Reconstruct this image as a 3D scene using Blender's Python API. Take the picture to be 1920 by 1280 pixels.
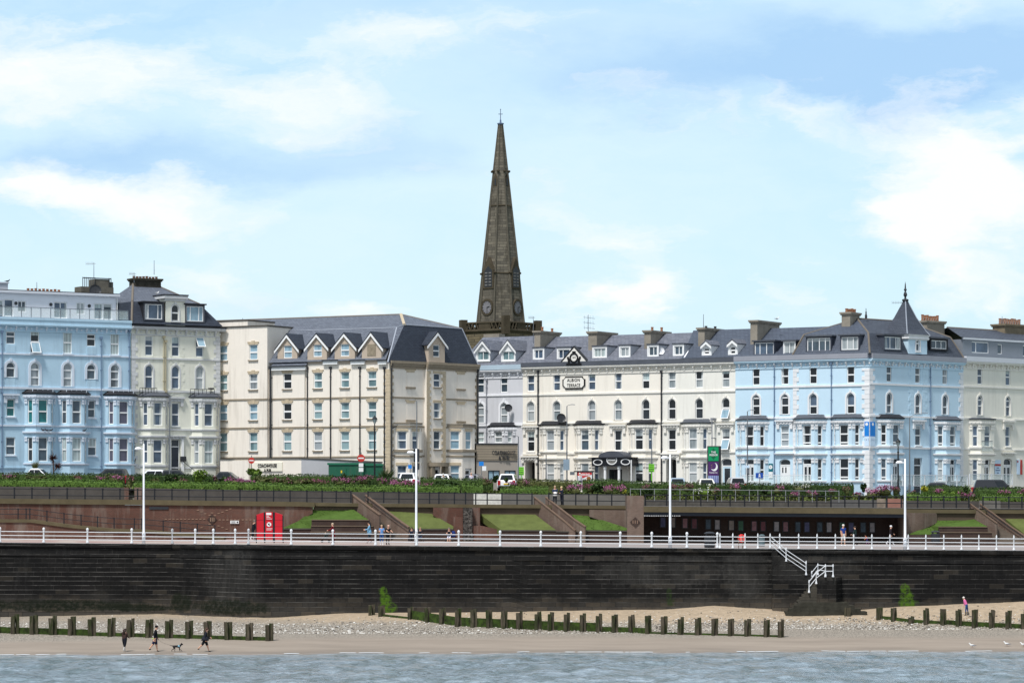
import bpy, bmesh, math, random
from mathutils import Vector, Matrix
sc = bpy.context.scene
for o in list(bpy.data.objects):
 bpy.data.objects.remove(o)
random.seed(7)
R = math.radians
# ------------------------------------------------------------------ camera
F, HZ, CZ = 5928.0, 945.0, 11.2          # focal length in photo pixels, eye-level row, eye height above the water
cam = bpy.data.objects.new('camera', bpy.data.cameras.new('camera'))
sc.collection.objects.link(cam); sc.camera = cam
cam.location = (0, 0, CZ); cam.rotation_euler = (R(90), 0, 0)
cam.data.sensor_width = 36; cam.data.lens = F / 1920 * 36
cam.data.shift_y = (HZ - 640) / 1920
cam.data.clip_start = 1; cam.data.clip_end = 20000
# ------------------------------------------------------------------ light
SUN_AZ, SUN_EL = 30, 60                   # degrees to the left of the view axis, behind the camera; elevation
world = bpy.data.worlds.new('World'); sc.world = world; world.use_nodes = True
nt = world.node_tree; nt.nodes.clear()
class NB:
 """small helper to write node trees"""
 def __init__(s, nt): s.nt = nt
 def n(s, t, **kw):
  nd = s.nt.nodes.new(t)
  for k, v in kw.items():
   if k.startswith('i_'):
    key = k[2:]; key = int(key) if key.isdigit() else key.replace('_', ' ')
    s.set(nd.inputs[key], v)
   else: setattr(nd, k, v)
  return nd
 def set(s, sock, v):
  if hasattr(v, 'node'): s.nt.links.new(v, sock)
  else: sock.default_value = v
 def m(s, op, a, b=None, c=None, clamp=False):
  nd = s.nt.nodes.new('ShaderNodeMath'); nd.operation = op; nd.use_clamp = clamp
  for i, v in enumerate((a, b, c)):
   if v is not None: s.set(nd.inputs[i], v)
  return nd.outputs[0]
 def mix(s, f, a, b, mode='MIX'):
  nd = s.nt.nodes.new('ShaderNodeMix'); nd.data_type = 'RGBA'; nd.blend_type = mode
  s.set(nd.inputs[0], f)
  for i, v in ((6, a), (7, b)):
   if isinstance(v, (tuple, list)): v = (*v[:3], 1)
   s.set(nd.inputs[i], v)
  return nd.outputs[2]
 def ramp(s, f, stops, interp='LINEAR'):
  nd = s.nt.nodes.new('ShaderNodeValToRGB'); cr = nd.color_ramp; cr.interpolation = interp
  while len(cr.elements) < len(stops): cr.elements.new(0.5)
  for e, (p, c) in zip(cr.elements, stops):
   e.position = p; e.color = (c, c, c, 1) if not isinstance(c, (tuple, list)) else (*c[:3], 1)
  s.set(nd.inputs[0], f)
  return nd.outputs[0]
 def noise(s, vec, scale, detail=4, rough=.5, dist=0):
  nd = s.n('ShaderNodeTexNoise'); nd.inputs['Scale'].default_value = scale
  nd.inputs['Detail'].default_value = detail; nd.inputs['Roughness'].default_value = rough
  nd.inputs['Distortion'].default_value = dist
  if vec is not None: s.nt.links.new(vec, nd.inputs['Vector'])
  return nd
 def mapping(s, vec, scale=(1, 1, 1), loc=(0, 0, 0), rot=(0, 0, 0)):
  nd = s.n('ShaderNodeMapping'); s.nt.links.new(vec, nd.inputs[0])
  nd.inputs['Scale'].default_value = scale; nd.inputs['Location'].default_value = loc
  nd.inputs['Rotation'].default_value = rot
  return nd.outputs[0]
def build_world():
 b = NB(nt)
 out = b.n('ShaderNodeOutputWorld'); bg = b.n('ShaderNodeBackground')
 sky = b.n('ShaderNodeTexSky', sky_type='NISHITA', sun_disc=False)
 sky.sun_elevation = R(SUN_EL); sky.sun_rotation = R(180 + SUN_AZ)
 sky.air_density = 1.3; sky.dust_density = 0.6; sky.ozone_density = 2.0
 tc = b.n('ShaderNodeTexCoord'); vec = tc.outputs['Generated']
 sep = b.n('ShaderNodeSeparateXYZ', i_0=vec)
 x, y, z = sep.outputs
 hor = b.m('SQRT', b.m('ADD', b.m('MULTIPLY', x, x), b.m('MULTIPLY', y, y)))
 hor = b.m('MAXIMUM', hor, 0.02)
 el = b.m('DIVIDE', z, hor)                       # tangent of the elevation
 # cloud coordinates: tangent plane of the view for the part of the sky in front, continuous all round
 az = b.m('ARCTAN2', x, y)
 comb = b.n('ShaderNodeCombineXYZ', i_0=az, i_1=el, i_2=0.0)
 cv = comb.outputs[0]
 warp = b.noise(b.mapping(cv, (11, 26, 1)), 1.0, 7, .6)
 wsub = b.n('ShaderNodeVectorMath', operation='SUBTRACT'); b.nt.links.new(warp.outputs['Color'], wsub.inputs[0]); wsub.inputs[1].default_value = (.5, .5, .5)
 wm = b.n('ShaderNodeVectorMath', operation='MULTIPLY'); b.nt.links.new(wsub.outputs[0], wm.inputs[0]); wm.inputs[1].default_value = (.13, .05, 0)
 wa = b.n('ShaderNodeVectorMath', operation='ADD'); b.nt.links.new(cv, wa.inputs[0]); b.nt.links.new(wm.outputs[0], wa.inputs[1])
 wv = wa.outputs[0]
 ws = b.n('ShaderNodeSeparateXYZ', i_0=wv)
 def blob(px, py, rx, ry, gain=1.0):              # a soft cloud bank centred on a direction
  a0 = (px - 960) / F; e0 = (HZ - py) / F
  dx = b.m('DIVIDE', b.m('SUBTRACT', ws.outputs[0], a0), rx / F)
  dy = b.m('DIVIDE', b.m('SUBTRACT', ws.outputs[1], e0), ry / F)
  d2 = b.m('ADD', b.m('MULTIPLY', dx, dx), b.m('MULTIPLY', dy, dy))
  return b.m('MULTIPLY', b.m('EXPONENT', b.m('MULTIPLY', d2, -1.0)), gain)
 def total(lst):
  t = lst[0]
  for q in lst[1:]: t = b.m('ADD', t, q)
  return t
 fine = b.noise(b.mapping(wv, (17, 38, 1), (3.1, .7, 0)), 1.0, 9, .62).outputs[0]
 broad = b.noise(b.mapping(wv, (5, 16, 1), (1.7, 2.2, 0)), 1.0, 5, .55).outputs[0]
 white = total([blob(1810, 330, 150, 120, 1.0), blob(1760, 500, 80, 120, .8), blob(110, 350, 190, 48, 1.0), blob(370, 380, 140, 45, .8),
                   blob(120, 90, 280, 90, .55), blob(330, 130, 300, 60, .4), blob(560, 165, 150, 36, .55), blob(520, 235, 120, 30, .45), blob(1170, 545, 70, 55, .8), blob(640, 585, 90, 30, .8),
                   blob(1150, 440, 150, 40, .45), blob(1400, 540, 60, 45, .5), blob(370, 520, 120, 40, .4), blob(1500, 215, 120, 30, .3),
                   blob(800, 80, 260, 40, .35), blob(1300, 20, 240, 25, .4), blob(1900, 520, 100, 90, .6), blob(1050, 200, 200, 60, .25)])
 grey = total([blob(1500, 130, 420, 52, 1.0), blob(1850, 140, 300, 80, .9), blob(200, 285, 270, 50, .75), blob(520, 310, 260, 40, .45),
                  blob(1150, 185, 200, 45, .45), blob(700, 240, 160, 60, .4), blob(800, 20, 500, 40, .3), blob(1650, 60, 380, 45, .6)])
 wmask = b.ramp(b.m('ADD', white, b.m('MULTIPLY', b.m('SUBTRACT', fine, .5), 2.0)), [(.2, 0), (.9, 1)])
 gmask = b.ramp(b.m('ADD', grey, b.m('MULTIPLY', b.m('SUBTRACT', b.m('ADD', b.m('MULTIPLY', broad, .5), b.m('MULTIPLY', fine, .5)), .5), 1.6)), [(.1, 0), (.95, 1)])
 veil = b.ramp(b.m('ADD', b.m('MULTIPLY', broad, .6), b.m('MULTIPLY', fine, .4)), [(.38, 0), (.62, .85)])
 # cloud radiance is given before the 0.1 background strength
 hi = b.ramp(el, [(.075, 0), (.17, 1)])
 base = b.mix(0.85, sky.outputs[0], b.mix(hi, (6.0, 8.7, 10.1), (4.3, 7.0, 9.9)))
 hz = b.ramp(el, [(0.0, 1), (.11, 0.45), (.17, 0)])
 c = b.mix(b.m('MULTIPLY', hz, .55), base, (7.2, 8.9, 9.9))
 c = b.mix(veil, c, (7.2, 8.9, 9.9))
 c = b.mix(b.m('MULTIPLY', gmask, .9), c, (3.9, 6.2, 9.0))
 c = b.mix(wmask, c, (9.3, 9.6, 9.9))
 # unseen sky overhead and behind, dulled to cut the ambient light on shaded walls
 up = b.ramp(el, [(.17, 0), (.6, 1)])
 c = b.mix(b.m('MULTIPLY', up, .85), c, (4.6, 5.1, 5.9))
 back = b.ramp(y, [(0.0, 1), (.5, 0)])
 c = b.mix(b.m('MULTIPLY', back, .6), c, (5.4, 6.0, 6.8))
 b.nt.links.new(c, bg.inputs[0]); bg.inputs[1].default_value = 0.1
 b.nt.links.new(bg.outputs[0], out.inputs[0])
build_world()
sun = bpy.data.objects.new('sun', bpy.data.lights.new('sun', 'SUN')); sc.collection.objects.link(sun)
sun.data.energy = 3.8; sun.data.angle = R(10.0); sun.data.color = (1, .98, .96)
sd = Vector((-math.sin(R(SUN_AZ)) * math.cos(R(SUN_EL)), -math.cos(R(SUN_AZ)) * math.cos(R(SUN_EL)), math.sin(R(SUN_EL))))
sun.rotation_euler = sd.to_track_quat('Z', 'Y').to_euler(); sun.location = (-80, -40, 90)
vs = sc.view_settings; vs.view_transform = 'Standard'; vs.look = 'None'; vs.exposure = 0.1; vs.gamma = 1
vs.use_curve_mapping = False
# ------------------------------------------------------------------ materials
def C(r, g, b):                            # sRGB 0-255 to linear
 f = lambda c: (c / 255 / 12.92) if c <= 10 else ((c / 255 + .055) / 1.055) ** 2.4
 return (f(r), f(g), f(b))
MATS = {}
def newmat(name, rough=.7, spec=.3, metal=0):
 m = bpy.data.materials.new(name); m.use_nodes = True
 nt = m.node_tree; bs = nt.nodes['Principled BSDF']
 bs.inputs['Roughness'].default_value = rough; bs.inputs['Specular IOR Level'].default_value = spec
 bs.inputs['Metallic'].default_value = metal
 MATS[name] = m
 return m, NB(nt), bs
def objco(b): return b.n('ShaderNodeNewGeometry').outputs['Position']
def plain(name, col, rough=.6, spec=.3, var=.12, scale=1.2, metal=0, streak=0, streakcol=(.12, .11, .09)):
 """painted or rendered surface: slow colour drift, fine grain and (optionally) rain streaks"""
 if name in MATS: return MATS[name]
 m, b, bs = newmat(name, rough, spec, metal)
 p = objco(b)
 n1 = b.noise(p, scale, 5, .6).outputs[0]
 n2 = b.noise(p, scale * 14, 3, .6).outputs[0]
 f = b.m('ADD', b.m('MULTIPLY', n1, .7), b.m('MULTIPLY', n2, .3))
 k = b.ramp(f, [(.3, 0), (.7, 1)])
 c = b.mix(k, tuple(v * (1 - var) for v in col), tuple(min(.95, v * (1 + var * .6)) for v in col))
 if streak:
  s = b.noise(b.mapping(p, (1.6, 1.6, .12)), 1.3, 5, .65).outputs[0]
  s2 = b.noise(p, .25, 3, .5).outputs[0]
  s = b.ramp(b.m('MULTIPLY', s, b.m('ADD', s2, .5)), [(.52, 0), (.8, 1)])
  c = b.mix(b.m('MULTIPLY', s, streak), c, streakcol)
 b.nt.links.new(c, bs.inputs['Base Color'])
 return m
def bricky(name, c1, c2, mortar, bw=.23, bh=.075, msize=.012, rough=.85, bump=.3, stain=.3, staincol=(.3, .28, .25), along=None):
 """coursed masonry laid along the wall: u is measured along x+y of the face, v is height"""
 if name in MATS: return MATS[name]
 m, b, bs = newmat(name, rough, .2)
 p = objco(b); s = b.n('ShaderNodeSeparateXYZ', i_0=p)
 u = s.outputs[0] if along is None else b.m('ADD', b.m('MULTIPLY', s.outputs[0], along[0]), b.m('MULTIPLY', s.outputs[1], along[1]))
 v = b.n('ShaderNodeCombineXYZ', i_0=u, i_1=s.outputs[2]).outputs[0]
 bt = b.n('ShaderNodeTexBrick'); b.nt.links.new(v, bt.inputs[0])
 bt.inputs['Scale'].default_value = 1; bt.inputs['Brick Width'].default_value = bw; bt.inputs['Row Height'].default_value = bh
 bt.inputs['Mortar Size'].default_value = msize; bt.inputs['Mortar Smooth'].default_value = .2; bt.inputs['Bias'].default_value = 0
 bt.inputs['Color1'].default_value = (*c1, 1); bt.inputs['Color2'].default_value = (*c2, 1); bt.inputs['Mortar'].default_value = (*mortar, 1)
 n1 = b.noise(p, .35, 5, .6).outputs[0]; n2 = b.noise(b.mapping(p, (1.5, 1.5, .25)), .8, 6, .65).outputs[0]
 c = b.mix(b.ramp(n1, [(.35, 0), (.7, .6)]), bt.outputs[0], tuple(v * .55 for v in c1))
 c = b.mix(b.m('MULTIPLY', b.ramp(n2, [(.5, 0), (.72, 1)]), stain), c, staincol)
 b.nt.links.new(c, bs.inputs['Base Color'])
 bp = b.n('ShaderNodeBump', i_Strength=bump, i_Distance=.03); b.nt.links.new(b.m('ADD', bt.outputs[1], b.m('MULTIPLY', n2, -.6)), bp.inputs['Height']); bp.invert = True
 b.nt.links.new(bp.outputs[0], bs.inputs['Normal'])
 return m
def slate(name, c1, c2, along=(1, 0), lich=.15):
 if name in MATS: return MATS[name]
 m, b, bs = newmat(name, .62, .25)
 p = objco(b); s = b.n('ShaderNodeSeparateXYZ', i_0=p)
 u = b.m('ADD', b.m('MULTIPLY', s.outputs[0], along[0]), b.m('MULTIPLY', s.outputs[1], along[1]))
 v = b.n('ShaderNodeCombineXYZ', i_0=u, i_1=s.outputs[2]).outputs[0]
 bt = b.n('ShaderNodeTexBrick'); b.nt.links.new(v, bt.inputs[0])
 bt.inputs['Scale'].default_value = 1; bt.inputs['Brick Width'].default_value = .3; bt.inputs['Row Height'].default_value = .17
 bt.inputs['Mortar Size'].default_value = .012; bt.inputs['Bias'].default_value = 0
 bt.inputs['Color1'].default_value = (*c1, 1); bt.inputs['Color2'].default_value = (*c2, 1)
 bt.inputs['Mortar'].default_value = (*(q * .45 for q in c1), 1)
 n = b.noise(p, .6, 6, .65).outputs[0]; n2 = b.noise(p, 2.6, 5, .7).outputs[0]
 c = b.mix(b.ramp(n, [(.35, 0), (.65, .7)]), bt.outputs[0], tuple(q * .7 for q in c2))
 c = b.mix(b.m('MULTIPLY', b.ramp(n2, [(.58, 0), (.7, 1)]), lich), c, (.3, .3, .28))
 b.nt.links.new(c, bs.inputs['Base Color'])
 bp = b.n('ShaderNodeBump', i_Strength=.35, i_Distance=.02); bp.invert = True; b.nt.links.new(bt.outputs[1], bp.inputs['Height'])
 b.nt.links.new(bp.outputs[0], bs.inputs['Normal'])
 return m
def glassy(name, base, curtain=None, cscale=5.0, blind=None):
 """window pane: dark room behind glass, or sky reflection painted in; optional curtain folds seen through it"""
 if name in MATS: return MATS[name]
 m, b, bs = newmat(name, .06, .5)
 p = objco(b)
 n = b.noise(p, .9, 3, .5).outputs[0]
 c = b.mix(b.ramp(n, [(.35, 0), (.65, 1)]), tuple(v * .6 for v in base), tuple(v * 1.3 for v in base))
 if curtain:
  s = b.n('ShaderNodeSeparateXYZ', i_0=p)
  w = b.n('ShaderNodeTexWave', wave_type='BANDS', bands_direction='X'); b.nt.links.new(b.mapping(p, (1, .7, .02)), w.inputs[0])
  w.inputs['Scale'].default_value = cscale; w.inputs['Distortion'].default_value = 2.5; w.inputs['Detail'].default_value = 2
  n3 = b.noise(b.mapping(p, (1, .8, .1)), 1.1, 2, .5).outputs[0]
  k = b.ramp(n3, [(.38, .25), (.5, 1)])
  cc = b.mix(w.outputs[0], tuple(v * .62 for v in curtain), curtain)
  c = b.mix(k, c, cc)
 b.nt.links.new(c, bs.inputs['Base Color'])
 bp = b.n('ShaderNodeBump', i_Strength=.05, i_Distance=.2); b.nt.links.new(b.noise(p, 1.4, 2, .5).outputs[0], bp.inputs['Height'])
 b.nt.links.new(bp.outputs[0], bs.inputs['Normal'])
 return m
def leafy(name, c1, c2, rough=.6):
 if name in MATS: return MATS[name]
 m, b, bs = newmat(name, rough, .2)
 g = b.n('ShaderNodeNewGeometry')
 n = b.noise(g.outputs['Position'], .9, 4, .6).outputs[0]
 f = b.m('ADD', b.m('MULTIPLY', g.outputs['Random Per Island'], .55), b.m('MULTIPLY', n, .5))
 b.nt.links.new(b.mix(b.ramp(f, [(.25, 0), (.8, 1)]), c1, c2), bs.inputs['Base Color'])
 bs.inputs['Subsurface Weight'].default_value = 0
 return m
# ------------------------------------------------------------------ mesh helpers
class MB:
 def __init__(s, T=None): s.v = []; s.f = []; s.T = T; s.mi = 0; s.ms = {}
 def slot(s, i): s.ms[len(s.f)] = i
 def pt(s, p):
  s.v.append(tuple(s.T(*p)) if s.T else tuple(p)); return len(s.v) - 1
 def poly(s, pts): s.f.append(tuple(s.pt(p) for p in pts))
 def box(s, x0, x1, y0, y1, z0, z1):
  i = [s.pt(p) for p in ((x0, y0, z0), (x1, y0, z0), (x1, y1, z0), (x0, y1, z0), (x0, y0, z1), (x1, y0, z1), (x1, y1, z1), (x0, y1, z1))]
  for q in ((0, 3, 2, 1), (4, 5, 6, 7), (0, 1, 5, 4), (1, 2, 6, 5), (2, 3, 7, 6), (3, 0, 4, 7)): s.f.append(tuple(i[k] for k in q))
 def loft(s, loops, close=True, cap0=True, cap1=True):
  idx = [[s.pt(p) for p in L] for L in loops]; n = len(idx[0])
  for a, b in zip(idx, idx[1:]):
   for k in range(n if close else n - 1):
    s.f.append((a[k], a[(k + 1) % n], b[(k + 1) % n], b[k]))
  if cap0 and close: s.f.append(tuple(reversed(idx[0])))
  if cap1 and close: s.f.append(tuple(idx[-1]))
 def prism(s, pts2, z0, z1):                # footprint polygon extruded upwards
  s.loft([[(x, y, z0) for x, y in pts2], [(x, y, z1) for x, y in pts2]])
 def slab(s, pts2, y0, y1):                 # outline in (x, z) extruded along y
  s.loft([[(x, y0, z) for x, z in pts2], [(x, y1, z) for x, z in pts2]])
 def tube(s, p0, p1, r0, r1=None, n=8):
  r1 = r0 if r1 is None else r1
  p0, p1 = Vector(p0), Vector(p1); d = (p1 - p0)
  if d.length < 1e-6: return
  d.normalize(); a = d.orthogonal().normalized(); c = d.cross(a)
  L = []
  for p, r in ((p0, r0), (p1, r1)):
   L.append([p + (a * math.cos(t) + c * math.sin(t)) * r for t in [2 * math.pi * k / n for k in range(n)]])
  s.loft(L)
 def path(s, pts, r, n=6):
  for a, b in zip(pts, pts[1:]): s.tube(a, b, r, r, n)
 def lathe(s, prof, c=(0, 0, 0), n=12):
  s.loft([[(c[0] + r * math.cos(2 * math.pi * k / n), c[1] + r * math.sin(2 * math.pi * k / n), c[2] + z) for k in range(n)] for r, z in prof])
 def ball(s, c, rx, ry=None, rz=None, n=10, m=6):
  ry = rx if ry is None else ry; rz = rx if rz is None else rz
  s.loft([[(c[0] + rx * math.sin(math.pi * j / m) * math.cos(2 * math.pi * k / n), c[1] + ry * math.sin(math.pi * j / m) * math.sin(2 * math.pi * k / n), c[2] - rz * math.cos(math.pi * j / m)) for k in range(n)] for j in range(1, m)])
 def mesh(s, name, off=(0, 0, 0)):
  me = bpy.data.meshes.new(name)
  me.from_pydata([(x - off[0], y - off[1], z - off[2]) for x, y, z in s.v], [], s.f); me.update()
  st = sorted(s.ms.items())
  if st:
   cur = 0; k = 0
   for i, q in enumerate(me.polygons):
    while k < len(st) and st[k][0] <= i: cur = st[k][1]; k += 1
    q.material_index = cur
  return me
 def build(s, name, mat, parent=None, smooth=False, label=None, kind=None, cat=None, group=None):
  off = (0, 0, 0)
  if parent is not None:
   p = parent
   while p.parent: p = p.parent
   off = p.location
  me = s.mesh(name, off)
  if mat:
   for mm in (mat if isinstance(mat, (list, tuple)) else [mat]): me.materials.append(mm)
  if smooth:
   for q in me.polygons: q.use_smooth = True
  bm = bmesh.new(); bm.from_mesh(me); bmesh.ops.recalc_face_normals(bm, faces=bm.faces); bm.to_mesh(me); bm.free()
  o = bpy.data.objects.new(name, me); sc.collection.objects.link(o)
  if parent is not None: o.parent = parent
  tag(o, label, cat, group, kind)
  return o
def tag(o, label=None, cat=None, group=None, kind=None):
 if label: o['label'] = label
 if cat: o['category'] = cat
 if group: o['group'] = group
 if kind: o['kind'] = kind
 return o
def thing(name, loc, label, cat, group=None, rz=0):
 o = bpy.data.objects.new(name, None); sc.collection.objects.link(o); o.location = loc; o.rotation_euler.z = rz
 o.empty_display_size = .3
 return tag(o, label, cat, group)
def copy_tree(o, parent=None):
 c = o.copy(); sc.collection.objects.link(c); c.parent = parent
 for ch in o.children: copy_tree(ch, c)
 return c
def at(px, py, Y): return Vector(((px - 960) * Y / F, Y, CZ - (py - HZ) * Y / F))
def X(px, Y): return (px - 960) * Y / F
def Zat(py, Y): return CZ - (py - HZ) * Y / F
def lerp(x, tab):
 if x <= tab[0][0]: return tab[0][1]
 for (a, u), (b, v) in zip(tab, tab[1:]):
  if x <= b: return u + (v - u) * (x - a) / (b - a)
 return tab[-1][1]
def text_mesh(s, size, extr=.02, align='CENTER', shear=0, bold=0):
 cu = bpy.data.curves.new('lettering', 'FONT'); cu.body = s; cu.size = size; cu.extrude = extr; cu.align_x = align; cu.align_y = 'CENTER'
 cu.shear = shear; cu.offset = bold; cu.resolution_u = 3; cu.space_character = 1.12
 ob = bpy.data.objects.new('lettering', cu); sc.collection.objects.link(ob)
 dg = bpy.context.evaluated_depsgraph_get(); me = bpy.data.meshes.new_from_object(ob.evaluated_get(dg))
 bpy.data.objects.remove(ob); bpy.data.curves.remove(cu)
 return me
def lettering(s, size, mat, parent, pos, ux, extr=.02, wscale=1.0, name='lettering', **kw):
 """text standing upright in the world at pos, running along the unit vector ux"""
 me = text_mesh(s, size, extr, **kw)
 ux = Vector(ux).normalized(); n = Vector((ux.y, -ux.x, 0))
 r = parent
 while r.parent: r = r.parent
 off = Vector(pos) - r.location
 for v in me.vertices:
  v.co = off + ux * (v.co.x * wscale) + Vector((0, 0, 1)) * v.co.y + n * v.co.z
 me.materials.append(mat)
 o = bpy.data.objects.new(name, me); sc.collection.objects.link(o); o.parent = parent
 return o
# ------------------------------------------------------------------ shared levels
def fall(x): return -0.0066 * x            # the whole front falls gently to the right
def street_z(x): return 12.5 - .0125 * x
# ================================================================== buildings: tools
class Fr:
 """a facade line in plan: u runs to the right along it, w stands out of it, z is height"""
 def __init__(s, O, d):
  s.O = Vector((O[0], O[1])); s.d = Vector((d[0], d[1])).normalized(); s.n = Vector((s.d.y, -s.d.x))
 @staticmethod
 def px(p0, Y0, p1, Y1):
  a = Vector((X(p0, Y0), Y0)); b = Vector((X(p1, Y1), Y1)); return Fr(a, b - a)
 def __call__(s, u, w, z):
  p = s.O + s.d * u + s.n * w; return (p.x, p.y, z)
 def u(s, px, w=0):
  t = (px - 960) / F; o = s.O + s.n * w
  return (t * o.y - o.x) / (s.d.x - t * s.d.y)
 def z(s, px, py, w=0):
  Y = s(s.u(px, w), w, 0)[1]; return Zat(py, Y)
 def row(s, px, pt, pb, w=0): return s.z(px, pb, w), s.z(px, pt, w)
 def sub(s, a, b):                        # face from (u, w) a to b
  A = s(a[0], a[1], 0); B = s(b[0], b[1], 0); return Fr(A, (B[0] - A[0], B[1] - A[1])), math.hypot(b[0] - a[0], b[1] - a[1])
def outline(u0, u1, z0, z1, arch, t=0, k=10):
 u0 += t; u1 -= t; z0 += t
 if not arch: return [(u0, z0), (u1, z0), (u1, z1 - t), (u0, z1 - t)]
 r = (u1 - u0) / 2; rise = r * arch; zc = z1 - t - rise; uc = (u0 + u1) / 2
 return [(u0, z0), (u1, z0)] + [(uc + r * math.cos(math.pi * j / k), zc + rise * math.sin(math.pi * j / k)) for j in range(k + 1)]
def wall_mb(T, u0, u1, z0, z1, holes, depth=.17, mb=None):
 mb = mb or MB();
 hs = [h for h in holes if h[1] > u0 and h[0] < u1]
 us = sorted({u0, u1} | {min(max(h[i], u0), u1) for h in hs for i in (0, 1)}); zs = sorted({z0, z1} | {min(max(h[i], z0), z1) for h in hs for i in (2, 3)})
 P = lambda u, w, z: T(u, w, z)
 for a, b in zip(us, us[1:]):
  run = None
  for c, d in zip(zs, zs[1:]):
   m, q = (a + b) / 2, (c + d) / 2
   inside = any(h[0] < m < h[1] and h[2] < q < h[3] for h in hs)
   if not inside:
    if run is None: run = [c, d]
    else: run[1] = d
   if (inside or d == zs[-1]) and run:
    mb.poly([P(a, 0, run[0]), P(b, 0, run[0]), P(b, 0, run[1]), P(a, 0, run[1])]); run = None
 for h in hs:
  o = outline(h[0], h[1], max(h[2], z0), h[3], h[4]); n = len(o); dp = h[5] if len(h) > 5 else depth
  for k in range(n):
   p, q = o[k], o[(k + 1) % n]
   mb.poly([P(p[0], 0, p[1]), P(q[0], 0, q[1]), P(q[0], -dp, q[1]), P(p[0], -dp, p[1])])
  if h[4]:
   arc = o[2:]; mid = len(arc) // 2
   for k in range(mid): mb.poly([P(h[1], 0, h[3]), P(*(arc[k][0], 0, arc[k][1])), P(*(arc[k + 1][0], 0, arc[k + 1][1]))])
   for k in range(mid, len(arc) - 1): mb.poly([P(h[0], 0, h[3]), P(*(arc[k][0], 0, arc[k][1])), P(*(arc[k + 1][0], 0, arc[k + 1][1]))])
 return mb
WHITE = plain('white_joinery', C(238, 238, 236), .35, .4, .04)
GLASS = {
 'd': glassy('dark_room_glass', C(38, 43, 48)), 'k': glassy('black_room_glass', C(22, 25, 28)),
 'b': glassy('painted_blue_sky_glass', C(78, 94, 112)), 'm': glassy('painted_grey_sky_glass', C(70, 84, 94)),  # reflected sky painted into both pane colours
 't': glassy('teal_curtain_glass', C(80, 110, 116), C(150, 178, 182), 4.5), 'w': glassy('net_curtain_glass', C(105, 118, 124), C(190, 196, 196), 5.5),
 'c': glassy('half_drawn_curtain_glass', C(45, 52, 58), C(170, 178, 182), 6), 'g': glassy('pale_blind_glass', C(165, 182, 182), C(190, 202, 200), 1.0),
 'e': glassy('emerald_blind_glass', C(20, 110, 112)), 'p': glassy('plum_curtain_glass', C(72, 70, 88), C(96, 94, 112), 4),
 's': glassy('painted_sky_glass', C(120, 150, 165), C(160, 190, 205), 4.5)}  # pale sky reflection painted into the pane colour
RW = random.Random(19)
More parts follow.
